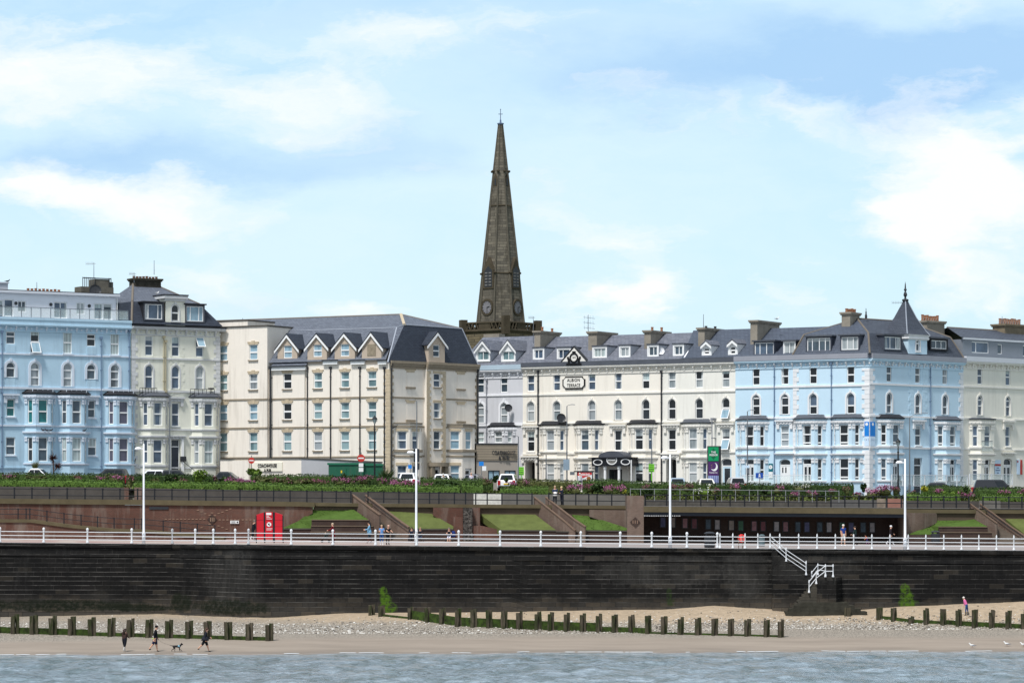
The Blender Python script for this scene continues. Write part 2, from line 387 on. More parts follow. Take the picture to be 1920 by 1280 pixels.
class Build:
 def __init__(s, name, fr, px0, label, wall, trim, cat='building', group='seafront buildings behind the promenade'):
  z = street_z(fr(fr.u(px0), 0, 0)[0])
  s.fr = fr; s.root = thing(name, fr(fr.u(px0), 0, z), label, cat, group); s.wall = wall; s.trim = trim; s.holes = []; s.zb = z - .6
 def window(s, uc, z0, z1, wd, arch=0, glass='d', T=None, holes=None, rails=(.5,), mull=(), sill=True, sur=0, surmat=None, t=.085, rt=.13, w0=0., tilt=None, bars=None, frame=None, name='window', glass2=None, sillmat=None):
  T0 = T or s.fr; T = (lambda u, w, z: T0(u, w + w0, z)); hl = s.holes if holes is None else holes
  u0, u1 = uc - wd / 2, uc + wd / 2
  if hl is not False: hl.append((u0, u1, z0, z1, arch))
  fm = frame or WHITE
  o, i = outline(u0, u1, z0, z1, arch), outline(u0, u1, z0, z1, arch, t)
  mb = MB(T); mb.loft([[(u, -.085, z) for u, z in o], [(u, -.085, z) for u, z in i], [(u, -.16, z) for u, z in i]], True, False, False)
  for r in rails:
   zr = z0 + (z1 - z0) * r; mb.box(u0 + t, u1 - t, -.155, -.075, zr - rt / 2, zr + rt / 2)
  for q in mull:
   uu = u0 + wd * q; mb.box(uu - .04, uu + .04, -.155, -.08, z0 + t, z1 - t - (wd * .2 if arch else 0))
  win = mb.build(name, fm, s.root)
  zsplit = z0 + (z1 - z0) * rails[0] if rails else None
  if glass2 and zsplit:
   mb = MB(T); mb.poly([(u0, -.14, z0), (u1, -.14, z0), (u1, -.14, zsplit), (u0, -.14, zsplit)]); mb.build('pane', GLASS[glass2], win)
   top = outline(u0, u1, zsplit, z1, arch, .01); mb = MB(T); mb.poly([(u, -.14, z) for u, z in top]); mb.build('pane', GLASS[glass], win)
  else:
   mb = MB(T); mb.poly([(u, -.14, z) for u, z in outline(u0, u1, z0, z1, arch, .01)]); mb.build('pane', GLASS[glass], win)
  q = RW.random()
  if glass in 'dmbk' and wd > .6 and z1 - z0 > 1.2 and not arch:
   mb = MB(T); e = .137
   if q < .28: zc = z1 - t - (z1 - z0) * RW.uniform(.12, .4); mb.poly([(u0 + t, -e, zc), (u1 - t, -e, zc), (u1 - t, -e, z1 - t), (u0 + t, -e, z1 - t)]); mb.build('blind', GLASS['g' if q < .14 else 'w'], win)
   elif q < .55:
    k = wd * RW.uniform(.1, .24); a = RW.choice((0, 1, 2))
    if a != 1: mb.poly([(u0 + t, -e, z0 + t), (u0 + t + k, -e, z0 + t), (u0 + t + k * .7, -e, z1 - t), (u0 + t, -e, z1 - t)])
    if a != 0: mb.poly([(u1 - t - k, -e, z0 + t), (u1 - t, -e, z0 + t), (u1 - t, -e, z1 - t), (u1 - t - k * .7, -e, z1 - t)])
    mb.build('curtain', GLASS['w'], win)
  if sill:
   mb = MB(T); mb.box(u0 - .1, u1 + .1, -.05, .13, z0 - .13, z0 - .003); mb.build('sill', sillmat or s.trim, win)
  if sur:
   a, b = outline(u0 - sur, u1 + sur, z0 + .002, z1 + sur, arch), outline(u0 + .004, u1 - .004, z0 + .002, z1 - .004, arch)
   mb = MB(T); mb.loft([[(u, -.02, z) for u, z in a], [(u, .06, z) for u, z in a], [(u, .06, z) for u, z in b], [(u, -.02, z) for u, z in b]], True, False, False)
   if arch: mb.box(uc - .11, uc + .11, .0, .12, z1 + sur * .3, z1 + sur + .14)
   mb.build('surround', surmat or s.trim, win)
  if tilt:                                   # a sash hung open at the top, its foot pushed outwards: (z low, z high, throw)
   a, b, th = tilt
   mb = MB(T); k = .07
   A = lambda u, z, e=0: (u, -.06 + th * (b - z) / (b - a) + e, z)
   for (p, q, r_, y) in ((u0, u0 + k, a, b), (u1 - k, u1, a, b), (u0 + k, u1 - k, a, a + k), (u0 + k, u1 - k, b - k, b)):
    mb.loft([[A(p, r_), A(q, r_), A(q, y), A(p, y)], [A(p, r_, .05), A(q, r_, .05), A(q, y, .05), A(p, y, .05)]])
   so = mb.build('open_sash', fm, win)
   mb = MB(T); mb.poly([A(u0 + k, a + k, .02), A(u1 - k, a + k, .02), A(u1 - k, b - k, .02), A(u0 + k, b - k, .02)]); so2 = mb.build('open_sash_glass', GLASS['s' if tilt[2] > 0 else 'b'], win)
  return win
 def door(s, uc, z0, z1, wd, mat, glass=True, T=None, fan=0, arch=0, sidelight=0, name='door', double=False, w0=0, holes=None, dark=False):
  T0 = T or s.fr; T = lambda u, w, z: T0(u, w + w0, z)
  u0, u1 = uc - wd / 2, uc + wd / 2; zt = z1 + fan
  hl = s.holes if holes is None else holes
  if hl is not False: hl.append((u0, u1, z0, zt, arch, .3))
  mb = MB(T); o, i = outline(u0, u1, z0, zt, arch), outline(u0, u1, z0 - .08, zt, arch, .08); i[0] = (i[0][0], z0); i[1] = (i[1][0], z0)
  mb.loft([[(u, -.2, z) for u, z in o], [(u, -.2, z) for u, z in i], [(u, -.29, z) for u, z in i]], True, False, False)
  if fan: mb.box(u0 + .08, u1 - .08, -.28, -.2, z1 - .05, z1 + .05)
  d = mb.build('door_frame', WHITE, s.root)
  leaves = [(u0 + .08, u1 - .08)] if not double else [(u0 + .08, uc - .02), (uc + .02, u1 - .08)]
  for a, b in leaves:
   mb = MB(T); mb.box(a, b, -.27, -.22, z0, z1 - .05); dr = mb.build(name, mat, s.root)
   if glass:
    mb = MB(T); g = (b - a) * .18
    mb.box(a + g, b - g, -.22, -.212, z0 + (.25 if double else .95), z1 - .25); mb.build('door_glass', GLASS['d'], dr)
   mb = MB(T); mb.box(b - .12, b - .07, -.22, -.16, z0 + .95, z0 + 1.1); mb.build('handle', METAL_D, dr)
  if fan:
   mb = MB(T); mb.poly([(u, -.26, z) for u, z in outline(u0 + .08, u1 - .08, z1 + .05, zt, arch, .0)]); mb.build('fanlight', GLASS['d'], d)
  return d
 def course(s, u0, u1, z0, z1, e, name='string_course', T=None, mat=None):
  mb = MB(T or s.fr); mb.box(u0, u1, -.05, e, z0, z1); return mb.build(name, mat or s.trim, s.root)
 def cornice(s, u0, u1, zb, zt, T=None, e=.42, step=1.05, mat=None, bmat=None, gut=None, endl=0, endr=0, gutz=.35):
  T = T or s.fr; h = zt - zb
  mb = MB(T); mb.box(u0, u1, -.05, .08, zb - .12, zb); mb.box(u0 - endl, u1 + endr, -.05, e * .7, zb + h * .62, zb + h * .8); mb.box(u0 - endl, u1 + endr, -.05, e, zb + h * .8, zt)
  mb.slot(1); n = max(2, int((u1 - u0) / step))
  for k in range(n):
   u = u0 + (k + .5) * (u1 - u0) / n
   mb.box(u - .08, u + .08, -.02, e * .62, zb + h * .36, zb + h * .62); mb.box(u - .07, u + .07, -.02, e * .34, zb + h * .04, zb + h * .36)
   mb.box(u + (u1 - u0) / n * .5 - .09, u + (u1 - u0) / n * .5 + .09, -.02, .09, zb + h * .2, zb + h * .42)
  mb.build('cornice', [mat or s.trim, bmat or s.trim], s.root)
  if gut:
   mb = MB(T); mb.box(u0 - endl, u1 + endr, -.3, e + .05, zt + .003, zt + gutz); mb.build('gutter', gut, s.root)
 def dentil(s, T, u0, u1, z, e=.16, mb=None):
  own = mb is None; mb = mb or MB(T)
  n = max(3, int((u1 - u0) / .34))
  for k in range(n):
   u = u0 + (k + .5) * (u1 - u0) / n; mb.box(u - .07, u + .07, 0, e, z, z + .14)
  return mb
 def hood(s, uc, wd, z0, z1, brack=None, T=None):
  """moulded head over an opening: shelf, dentils, two scroll capitals"""
  T = T or s.fr; u0, u1 = uc - wd / 2, uc + wd / 2; h = z1 - z0
  mb = MB(T); mb.box(u0, u1, -.03, .3, z1 - h * .35, z1); mb.box(u0 + .1, u1 - .1, -.03, .16, z0, z1 - h * .35)
  s.dentil(T, u0 + .15, u1 - .15, z0 + h * .2, .23, mb)
  if brack:
   for a in (u0 + .12, u1 - .42): mb.box(a, a + .3, -.03, .17, z0 - brack, z0)
  mb.build('window_hood', s.trim, s.root)
 def bay(s, pl, pr, dp, rows, zroof, glass, trims, roofmat, front=1.0, cant=.5, T=None, cap=True, door=None, base=None, cantwin=(True, True), wall=None, rails=(.5,), roofh=.45, pale=None):
  """canted bay: rows = [(z0, z1)] of its windows, trims = [(z0, z1, projection)] round it; pl/pr: photo columns of its front corners"""
  fr = T or s.fr; a, b = fr.u(pl, dp), fr.u(pr, dp); zb = s.zb if base is None else base
  poly = lambda e: [(a - dp - 1.414 * e, -.02), (a - .414 * e, dp + e), (b + .414 * e, dp + e), (b + dp + 1.414 * e, -.02)]
  faces = [fr.sub((a - dp, 0), (a, dp)), fr.sub((a, dp), (b, dp)), fr.sub((b, dp), (b + dp, 0))]
  mb = MB(); capm = MB()
  for k, (ff, L) in enumerate(faces):
   hl = []
   for j, (z0, z1) in enumerate(rows):
    wd = front if k == 1 else cant
    if k != 1 and not cantwin[0 if k == 0 else 1]: continue
    g = glass[j] if isinstance(glass[j], str) else glass[j]
    if k == 1 and door and j == door[0]:
     s.door(L / 2, door[1], z1 - .55, wd, WHITE, True, ff, .55, 0, double=True, holes=hl)
    else:
     gg = g[k % len(g)] if len(g) > 1 else g
     s.window(L / 2, z0, z1, wd, 0, gg, ff, hl, rails if k == 1 else rails, sill=False)
    if cap:
     for c0, c1 in ((.02, L / 2 - wd / 2 - .02), (L / 2 + wd / 2 + .02, L - .02)):
      if c1 - c0 > .12:
       capm.T = ff; capm.box(c0, c1, -.02, .09, z1 - .42, z1 - .02); capm.box(c0 - .0, c1 + .0, -.02, .13, z1 - .12, z1 + .03)
   wall_mb(ff, 0, L, zb, zroof, hl, mb=mb)
  for ff, L in faces:
   n = max(3, int(L / .34)); capm.T = ff
   for k in range(n): u = (k + .5) * L / n; capm.box(u - .06, u + .06, -.02, .2, zroof - .36, zroof - .2)
  mb.slot(1); n0 = len(mb.v); mb.v += capm.v; mb.f += [tuple(i + n0 for i in q) for q in capm.f]
  bw = mb.build('bay_wall', [wall or s.wall, s.trim], s.root)
  for z0, z1, e in trims:
   mb = MB(fr); mb.loft([[(u, w, z0) for u, w in poly(e * .55)], [(u, w, z0 + (z1 - z0) * .45) for u, w in poly(e)], [(u, w, z1) for u, w in poly(e)]])
   mb.build('bay_moulding', s.trim, bw)
  mb = MB(fr); mb.loft([[(u, w, zroof) for u, w in poly(.2)], [(u, w, zroof + .09) for u, w in poly(.24)], [(u, min(w, dp * .55), zroof + roofh) for u, w in poly(-.15)]])
  mb.build('bay_roof', roofmat, s.root)
  return a, b
 def pipe(s, px, py0, py1, mat=None, r=.055, w=.12, T=None):
  fr = T or s.fr; u = fr.u(px, w); z0, z1 = fr.z(px, py1, w), fr.z(px, py0, w)
  mb = MB(fr); mb.tube((u, w, z0), (u, w, z1), r, r, 8)
  z = z0 + 1
  while z < z1: mb.box(u - .08, u + .08, 0, w + .06, z, z + .08); z += 2.4
  mb.box(u - .12, u + .12, .02, w + .12, z1 - .1, z1 + .15)
  return mb.build('drainpipe', mat or METAL_D, s.root)
 def quoins(s, u0, u1, z0, z1, e=.05, h=.42, T=None, flip=False, mat=None):
  mb = MB(T or s.fr); z = z0; k = 0; m = (u0 + u1) / 2
  while z < z1 - .2:
   long = (k % 2 == 0)
   if flip: a, b = (u0 if long else u0 + (u1 - u0) * .35, u1)
   else: a, b = (u0, u1 if long else u1 - (u1 - u0) * .35)
   mb.box(a, b, -.02, e, z + .012, min(z + h - .012, z1)); z += h; k += 1
  return mb.build('quoins', mat or s.trim, s.root)
 def finish(s, u0, u1, z1, depth=9, T=None, name='wall', mat=None, sides=True):
  T = T or s.fr
  mb = wall_mb(T, u0, u1, s.zb, z1, s.holes); s.holes = []
  if sides:
   for u in (u0, u1): mb.poly([T(u, 0, s.zb), T(u, -depth, s.zb), T(u, -depth, z1), T(u, 0, z1)])
   mb.poly([T(u0, -depth, s.zb), T(u1, -depth, s.zb), T(u1, -depth, z1), T(u0, -depth, z1)])
  return mb.build(name, mat or s.wall, s.root)
 def dormer(s, pl, pr, pt, pb, w, D, cols, facemat=None, cheek=None, roofmat=None, T=None, glass='m', gable=0, over=.15, win=None, frame=.14, eave=None, cheekwin=False):
  """roof window box standing w in front of the slope, running D back into it; gable = photo row of its apex"""
  fr = T or s.fr; u0, u1 = fr.u(pl, w), fr.u(pr, w); z0, z1 = fr.row((pl + pr) / 2, pt, pb, w)
  T2 = lambda u, ww, z: fr(u, ww + w, z)
  hl = []; apex = fr.z((pl + pr) / 2, gable, w) if gable else 0
  d = MB(T2)
  # cheeks and back go into the roof
  d.poly([(u0, 0, z0), (u0, -D, z0), (u0, -D, z1), (u0, 0, z1)]); d.poly([(u1, 0, z0), (u1, -D, z0), (u1, -D, z1), (u1, 0, z1)])
  do = d.build('dormer', cheek or LEAD, s.root)
  if win: a, b, c, e, ncol = fr.u(win[0], w), fr.u(win[1], w), fr.z(win[0], win[3], w), fr.z(win[0], win[2], w), cols
  else: a, b, c, e, ncol = u0 + frame, u1 - frame, z0 + frame, z1 - frame, cols
  mulls = [k / ncol for k in range(1, ncol)] if isinstance(ncol, int) else ncol
  if ncol: s.window((a + b) / 2, c, e, b - a, 0, glass, T2, hl, (.5,) if ncol == 1 else (), mulls, sill=False)
  mb = wall_mb(T2, u0, u1, z0, z1, hl, .16)
  if gable:
   uc = (u0 + u1) / 2; hw = lambda z: (uc - u0) * (apex - z) / (apex - z1)
   if ncol and e > z1:
    mb.poly([T2(u0, 0, z1), T2(a, 0, z1), T2(a, 0, e), T2(uc - hw(e), 0, e)]); mb.poly([T2(b, 0, z1), T2(u1, 0, z1), T2(uc + hw(e), 0, e), T2(b, 0, e)])
    mb.poly([T2(uc - hw(e), 0, e), T2(uc + hw(e), 0, e), T2(uc, 0, apex)])
   else: mb.poly([T2(u0, 0, z1), T2(u1, 0, z1), T2(uc, 0, apex)])
  mb.build('dormer_front', facemat or WHITE, do)
  rm = MB(T2)
  if gable:
   uc = (u0 + u1) / 2; ov = over; k = (apex - z1) / (uc - u0)
   for sg in (-1, 1):
    ue = uc + sg * (uc - u0 + ov); ze = z1 - k * ov
    L = [(uc, .18, apex + .03), (ue, .18, ze + .03), (ue, -D, ze + .03), (uc, -D, apex + .03)]
    rm.loft([L, [(p[0], p[1], p[2] + .1) for p in L]])
   rm.build('dormer_roof', roofmat or SLATE, do)
   bb = MB(T2)
   for sg in (-1, 1):
    ue = uc + sg * (uc - u0 + ov); ze = z1 - k * ov
    L = [(uc, .14, apex - .06), (ue, .14, ze - .06), (ue, .14, ze - .3), (uc, .14, apex - .32)]
    bb.loft([L, [(p[0], .21, p[2]) for p in L]])
   bb.build('bargeboard', WHITE, do)
  else:
   rm.box(u0 - over, u1 + over, -D, over, z1 + .002, z1 + .14); rm.build('dormer_roof', roofmat or LEAD, do)
  return do
 def chimney(s, pl, pr, pt, pb, w, D, mat, pots=0, T=None, potmat=None, cap=True, pw=None, poth=.55, potlist=None):
  fr = T or s.fr; u0, u1 = fr.u(pl, w), fr.u(pr, w); z0, z1 = fr.row((pl + pr) / 2, pt, pb, w)
  mb = MB(fr); mb.box(u0, u1, w - D, w, z0 - 1.5, z1 - .3)
  if cap: mb.box(u0 - .1, u1 + .1, w - D - .1, w + .1, z1 - .3, z1 - .17); mb.box(u0 - .18, u1 + .18, w - D - .18, w + .18, z1 - .17, z1)
  else: mb.box(u0, u1, w - D, w, z1 - .3, z1)
  c = mb.build('chimney', mat, s.root)
  for k in range(pots):
   mb = MB(fr); f = (k + .5) / pots
   if D > (u1 - u0): uu, ww = (u0 + u1) / 2, w - D * f
   else: uu, ww = u0 + (u1 - u0) * f, w - D / 2
   p = fr(uu, ww, 0); h = poth * random.uniform(.85, 1.15)
   mb.T = None; mb.lathe([(.13, 0), (.15, .08), (.12, .12), (.13, h - .08), (.16, h - .04), (.14, h), (.09, h), (.09, h - .2)], (p[0], p[1], z1), 10)
   mb.build('chimney_pot', potmat or POT, c)
  return c
 def aerial(s, px, pt, pb, w, T=None, kind='yagi', wd=.8):
  fr = T or s.fr; u = fr.u(px, w); z0, z1 = fr.row(px, pt, pb, w); p = fr(u, w, 0)
  mb = MB(); mb.tube((p[0], p[1], z0), (p[0], p[1], z1), .035, .025, 6)
  if kind == 'yagi':
   mb.tube((p[0] - wd, p[1], z1 - .12), (p[0] + .2, p[1], z1 - .12), .022, .022, 5)
   for k in range(6):
    x = p[0] - wd + k * wd / 6; mb.tube((x, p[1] - .02, z1 - .28), (x, p[1] + .02, z1 + .04), .012, .012, 4)
  elif kind == 'array':
   for k in range(3):
    z = z1 - .25 - k * (z1 - z0) * .3; mb.tube((p[0] - .5, p[1], z), (p[0] + .7, p[1], z - .15), .02, .02, 5)
    for q in range(4): x = p[0] - .4 + q * .3; mb.tube((x, p[1], z - .22), (x, p[1], z + .18), .014, .014, 4)
  return mb.build('aerial', STEEL, s.root)
METAL_D = plain('dark_pipe_paint', C(44, 46, 50), .45, .4, .1)
STEEL = plain('galvanised_steel', C(105, 112, 120), .4, .5, .15)
LEAD = plain('lead_grey', C(78, 82, 90), .6, .3, .2, 1.0, 0, .3)
POT = plain('terracotta', C(158, 112, 86), .8, .2, .3, 2.5)
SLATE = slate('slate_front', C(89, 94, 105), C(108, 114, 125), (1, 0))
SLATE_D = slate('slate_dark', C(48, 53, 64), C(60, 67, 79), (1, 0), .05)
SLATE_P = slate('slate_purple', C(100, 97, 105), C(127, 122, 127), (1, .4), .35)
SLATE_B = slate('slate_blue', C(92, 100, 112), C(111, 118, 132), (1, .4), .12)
BLACKP = plain('black_felt', C(34, 35, 40), .6, .3, .25)
RENDER_CH = plain('weathered_chimney_render', C(156, 148, 135), .9, .1, .3, 1.0, .25)
def dish(b, px, py, r, w=.5, T=None, mat=None):
 fr = T or b.fr; u = fr.u(px, w); z = fr.z(px, py, w); p = Vector(fr(u, w, z))
 mb = MB(); n = Vector((.25, -1, .25)).normalized(); a = n.orthogonal().normalized(); c = n.cross(a)
 L = [[p + n * (h) + (a * math.cos(t) + c * math.sin(t)) * q for t in [2 * math.pi * k / 14 for k in range(14)]] for q, h in ((r, .12), (r * .7, .03), (r * .2, 0))]
 mb.loft(L, True, False, True); mb.tube(p, p + Vector((0, .45, -.3)), .03, .03, 6); mb.tube(p - Vector((0, 0, r)), p + n * .5, .015, .015, 5)
 return mb.build('satellite_dish', mat or METAL_D, b.root)
# ================================================================== buildings: the left group
FL = Fr.px(0, 310.5, 412, 323.2); FC = Fr.px(412, 324.5, 731, 313.8); FCR = Fr.px(731, 313.8, 897, 323)
FA = Fr.px(980, 332, 1630, 312); FB = Fr.px(1630, 312, 1806, 322.4)
def W(fr, px, py, w): return fr(fr.u(px, w), w, fr.z(px, py, w))
def polys(b, name, mat, lst, parent=None):
 mb = MB()
 for L in lst: mb.poly(L)
 return mb.build(name, mat, parent or b.root)
# ---- pale blue hotel with glazed balcony and white attic
BLUE_L = plain('pale_blue_render', C(182, 210, 226), .75, .2, .07, .6, 0, .3, C(110, 125, 140))
TRIM_L = plain('pale_blue_white_trim', C(212, 220, 230), .7, .2, .08, 1.2, 0, .15)
b = Build('blue_hotel', FL, 120, 'long pale blue hotel with a white boarded attic behind a glass balcony', BLUE_L, TRIM_L)
f = FL; u0, u1 = f.u(-175), f.u(245)
tall, short = f.row(127, 623, 663), f.row(127, 625, 648)
gl = {20: 'm', 65.6: 'd', 126.8: 'g', 171: 'd', 215.3: 'g'}
for px in (-150, -105, -58, -22, 20, 65.6, 126.8, 171, 215.3):
 is_t = px in (65.6, 126.8, 215.3, -105, -58)
 r = tall if is_t else short
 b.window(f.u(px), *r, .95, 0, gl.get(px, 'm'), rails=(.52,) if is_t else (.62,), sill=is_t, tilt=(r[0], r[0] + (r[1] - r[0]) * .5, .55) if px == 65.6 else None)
 r = f.row(127, 681, 724.5) if is_t else f.row(127, 681.5, 710)
 b.window(f.u(px), *r, .95, 1, 'c' if is_t else 'm', rails=(.36, .7) if is_t else (.62,), sill=False, sur=.24)
 if not is_t:
  b.window(f.u(px), *f.row(171, 750.5, 783), .88, 0, 'e' if px < 100 else 'm'); b.window(f.u(px), *f.row(171, 821, 854), 1.0 if px < 100 else 1.15, 0, 'm' if px < 100 else 'g', glass2='m')
  b.hood(f.u(px), 1.7, *f.row(171, 741, 750), brack=.42)
  for (pt, pb) in ((711.5, 727), (649.5, 663), (784, 797)):
   z0, z1 = f.row(127, pt, pb); b.course(f.u(px) - .5, f.u(px) + .5, z0, z1, .035, 'panel', mat=BLUE_L)
b.course(u0, u1, *f.row(127, 664.5, 667.5), .1); b.course(u0, u1, *f.row(127, 727, 731), .16)
b.course(u0, u1, *f.row(127, 797.5, 800.5), .12); b.course(u0, u1, *f.row(127, 876, 878), .1, mat=BLUE_L)
rr = [f.row(94 + 50, 750, 794, .83), f.row(144, 820, 865, .83)]
trm = [(f.z(144, 748, .83), f.z(144, 741.5, .83), .16), (f.z(144, 801, .83), f.z(144, 797, .83), .14), (f.z(144, 814, .83), f.z(144, 809, .83), .2), (f.z(144, 872, .83), f.z(144, 868, .83), .12)]
for pl, pr, g in ((-104, -77, ['mm', 'mm']), (-57, -30, ['dm', 'mm']), (67, 94.5, ['ee', 'dm']), (130.5, 157.5, ['mm', 'gg']), (218.5, 245.5, ['pp', 'pp'])):
 b.bay(pl, pr, .83, rr, f.z(144, 739.5, .83), g, trm, BLACKP, 1.0, .52)
 mb = MB(f); ua, ub = f.u(pl, .6) - .3, f.u(pr, .6) + .3; z = f.z(144, 733, .5)
 for k in range(5): uu = ua + (ub - ua) * k / 4; mb.box(uu - .03, uu + .03, .5, .56, z - .3, z + .15)
 mb.box(ua, ub, .5, .56, z + .15, z + .2); mb.build('roof_rail', TRIM_L, b.root)
zc0, zc1 = f.row(127, 610, 622)
b.cornice(u0, u1, zc0, zc1, e=.38, step=1.05, bmat=TRIM_L, mat=BLUE_L)
zp = f.z(127, 597.5); mb = MB(f); mb.box(u0, u1, -.25, .3, zc1 + .003, zp - .25); mb.box(u0, u1, -.25, .36, zp - .25, zp); mb.build('parapet', BLUE_L, b.root)
b.finish(u0, u1, zp - .02, 9)
polys(b, 'roof_terrace', LEAD, [[f(u0, -.2, zp - .3), f(u1, -.2, zp - .3), f(u1, -9, zp - .3), f(u0, -9, zp - .3)]])
# attic
CLAP = plain('white_clapboard', C(232, 234, 240), .55, .3, .05)
T = lambda u, w, z: f(u, w - 2.2, z)
ua, ub = f.u(-175, -2.2), f.u(217.5, -2.2); hl = []
za = lambda py: f.z(127, py, -2.2)
for a, c, pt, pb, n, g in ((-12, 7, 567, 601, 1, 'm'), (7.5, 25.5, 565, 597, 1, 'b'), (33, 49, 567, 588, 2, 'm'), (101, 126, 566.5, 597, 2, 'b'), (143, 159, 566.5, 588.5, 2, 'w'), (176.5, 193, 566.5, 597, 1, 'b'), (193.5, 210.5, 566.5, 597, 1, 'm')):
 x0, x1 = f.u(a, -2.2), f.u(c, -2.2)
 b.window((x0 + x1) / 2, za(pb), za(pt), x1 - x0, 0, g, T, hl, (), (.5,) if n == 2 else (), sill=False, t=.1)
zt = za(551)
mb = wall_mb(T, ua, ub, zp - .3, zt, hl); mb.poly([T(ub, 0, zp - .3), T(ub, -6, zp - .3), T(ub, -6, zt), T(ub, 0, zt)])
z = zp - .2
while z < zt - .1: mb.T = T; mb.box(ua, ub - .02, .0, .012, z, z + .03) if False else None; z += .2
b_att = mb.build('attic_wall', CLAP, b.root)
mb = MB(T); mb.box(ua, ub + .25, -6.2, .3, zt, zt + .1); mb.box(ua, ub + .3, .3, .36, zt - .12, zt + .12); mb.build('attic_roof', plain('pale_fascia', C(205, 208, 214), .5, .3, .05), b.root)
mb = MB(T); mb.box(ua, ub + .2, -6.1, .25, zt + .1, zt + .2); mb.build('roof_felt', BLACKP, b.root)
mb = MB(T); mb.tube((ub + .08, .1, zp - .3), (ub + .08, .1, zt), .05); mb.build('drainpipe', WHITE, b.root)
for px in (29.5, 95, 167):
 p = T(f.u(px, -2.2), .03, za(572)); mb = MB(); q = f.n
 mb.tube(p, (p[0] + q.x * .06, p[1] + q.y * .06, p[2]), .17, .17, 14); mb.build('round_vent', METAL_D, b.root)
BGLASS = bpy.data.materials.new('balustrade_glass'); BGLASS.use_nodes = True
_n = BGLASS.node_tree; _b = _n.nodes['Principled BSDF']; _b.inputs['Base Color'].default_value = (.75, .86, .84, 1); _b.inputs['Roughness'].default_value = .03; _b.inputs['Alpha'].default_value = .22
mb = MB(f); mp = MB(f)
px = -160
while px < 245:
 u = f.u(px, .1); mp.box(u - .025, u + .025, .08, .13, zp, zp + 1.0); px += 18.2
mb.box(u0, f.u(240, .1), .09, .105, zp + .08, zp + .98); mp.box(u0, f.u(240, .1), .07, .13, zp + .98, zp + 1.03)
g = mp.build('balcony_railing', STEEL, b.root); mb.build('glass_panel', BGLASS, g)
b.chimney(52, 117, 546, 553, -4.5, .8, plain('red_brick_stack', C(120, 84, 68), .9, .1, .3, 3), 9, cap=False, poth=.28)
STK = plain('broken_render_stack', C(126, 122, 112), .95, .1, .5, 1.1, .6)
b.chimney(152, 213, 538, 552, -3.6, 1.6, STK, 0, cap=False)
mb = MB(f); ua, ub, w = f.u(178, -3.7), f.u(206, -3.7), -3.7; z0, z1 = f.row(180, 523, 540, w); mb.box(ua, ub, w - 1.4, w, z0, z1); mb.box(ub + .003, f.u(213, w), w - 1.4, w - .1, z0, z1 - .25); mb.build('chimney', STK, b.root)
mb = MB(f); ua, ub = f.u(155, w), f.u(208, w)
for k in range(15): uu = ua + (ub - ua) * k / 14; (mb.box(uu - .03, uu + .03, w, w + .05, z0, z1 + .15) if k < 7 or k > 12 else None)
mb.box(ua, ub, w - .02, w + .06, z1 + .03, z1 + .12); mb.box(ua, f.u(178, w), w, w + .06, z0, z0 + .08); mb.build('stack_guard', METAL_D, b.root)
dish(b, 178.5, 545, .62, -3.1); b.aerial(176, 492, 522, -4); b.aerial(69, 529, 545, -4.6, kind='rod')
mb = MB(f); ua, ub = f.u(-30, -5), f.u(15, -5); z0, z1 = f.row(5, 531, 550, -5); mb.box(ua, ub, -7, -5, z0, z1); mb.box(ua, ub + .1, -7.1, -4.9, z1, z1 + .12); mb.build('stair_head', plain('pale_grey_render', C(200, 204, 212), .7, .2, .1), b.root)
for px, a, c in ((4, 622, 893), (190, 634, 893), (242.5, 620, 893)): b.pipe(px, a, c, plain('blue_grey_pipe', C(110, 132, 158), .5, .3, .1), w=.12)
# ---- cream corner house
CREAM_L = plain('faded_cream_render', C(228, 227, 212), .8, .2, .08, .6, 0, .45, C(150, 148, 132))
TRIM_C = plain('greyed_white_trim', C(205, 206, 206), .8, .2, .12, 1.2, 0, .3)
b = Build('cream_corner_house', FL, 330, 'tall cream corner house with a black mansard roof and vertical lettering on its quoins', CREAM_L, TRIM_C)
u0, u1 = f.u(246), f.u(412)
for px, g, tl in ((279.4, 'b', 0), (329.2, 'b', 0), (374.4, 'b', 1)):
 r = f.row(329, 631, 668); b.window(f.u(px), *r, .88, 0, g, sill=False, tilt=(r[0] + (r[1] - r[0]) * .52, r[1], .6) if tl else None)
 b.window(f.u(px), *f.row(329, 685.5, 729), .88, 1, 'b' if px < 340 else 'w', sill=False, sur=.14)
b.course(u0, u1, *f.row(329, 671.5, 674.5), .1); b.course(u0, u1, *f.row(329, 732, 735.5), .16); b.course(u0, u1, *f.row(329, 803.5, 807), .14); b.course(u0, u1, *f.row(329, 875, 878), .1)
b.window(f.u(329), *f.row(329, 755, 799), .85, 0, 'b'); b.hood(f.u(329), 1.9, *f.row(329, 744, 753), brack=.45)
DK = plain('navy_door', C(40, 46, 58), .35, .5, .1)
b.door(f.u(329.5), f.z(329, 880), f.z(329, 837), .95, DK, False, fan=.75)
b.hood(f.u(329.5), 2.2, *f.row(329, 816, 823)); mb = MB(f)
for sg in (-1, 1): mb.box(f.u(329.5) + sg * .72 - .13, f.u(329.5) + sg * .72 + .13, -.02, .16, b.zb, f.z(329, 823))
mb.build('door_surround', WHITE, b.root)
mb = MB(f)
for k in range(5): mb.box(f.u(322), f.u(337), .0, 1.6 - k * .3, b.zb + .1 + k * .16, b.zb + .26 + k * .16)
mb.build('entrance_steps', TRIM_C, b.root)
mb = MB(f); mb.path([(f.u(340, .3), .25, f.z(340, 862, .3)), (f.u(345, .3), .3, f.z(345, 866, .3)), (f.u(364, 2.2), 2.2, f.z(364, 881, 2.2))], .035); mb.build('handrail', METAL_D, b.root)
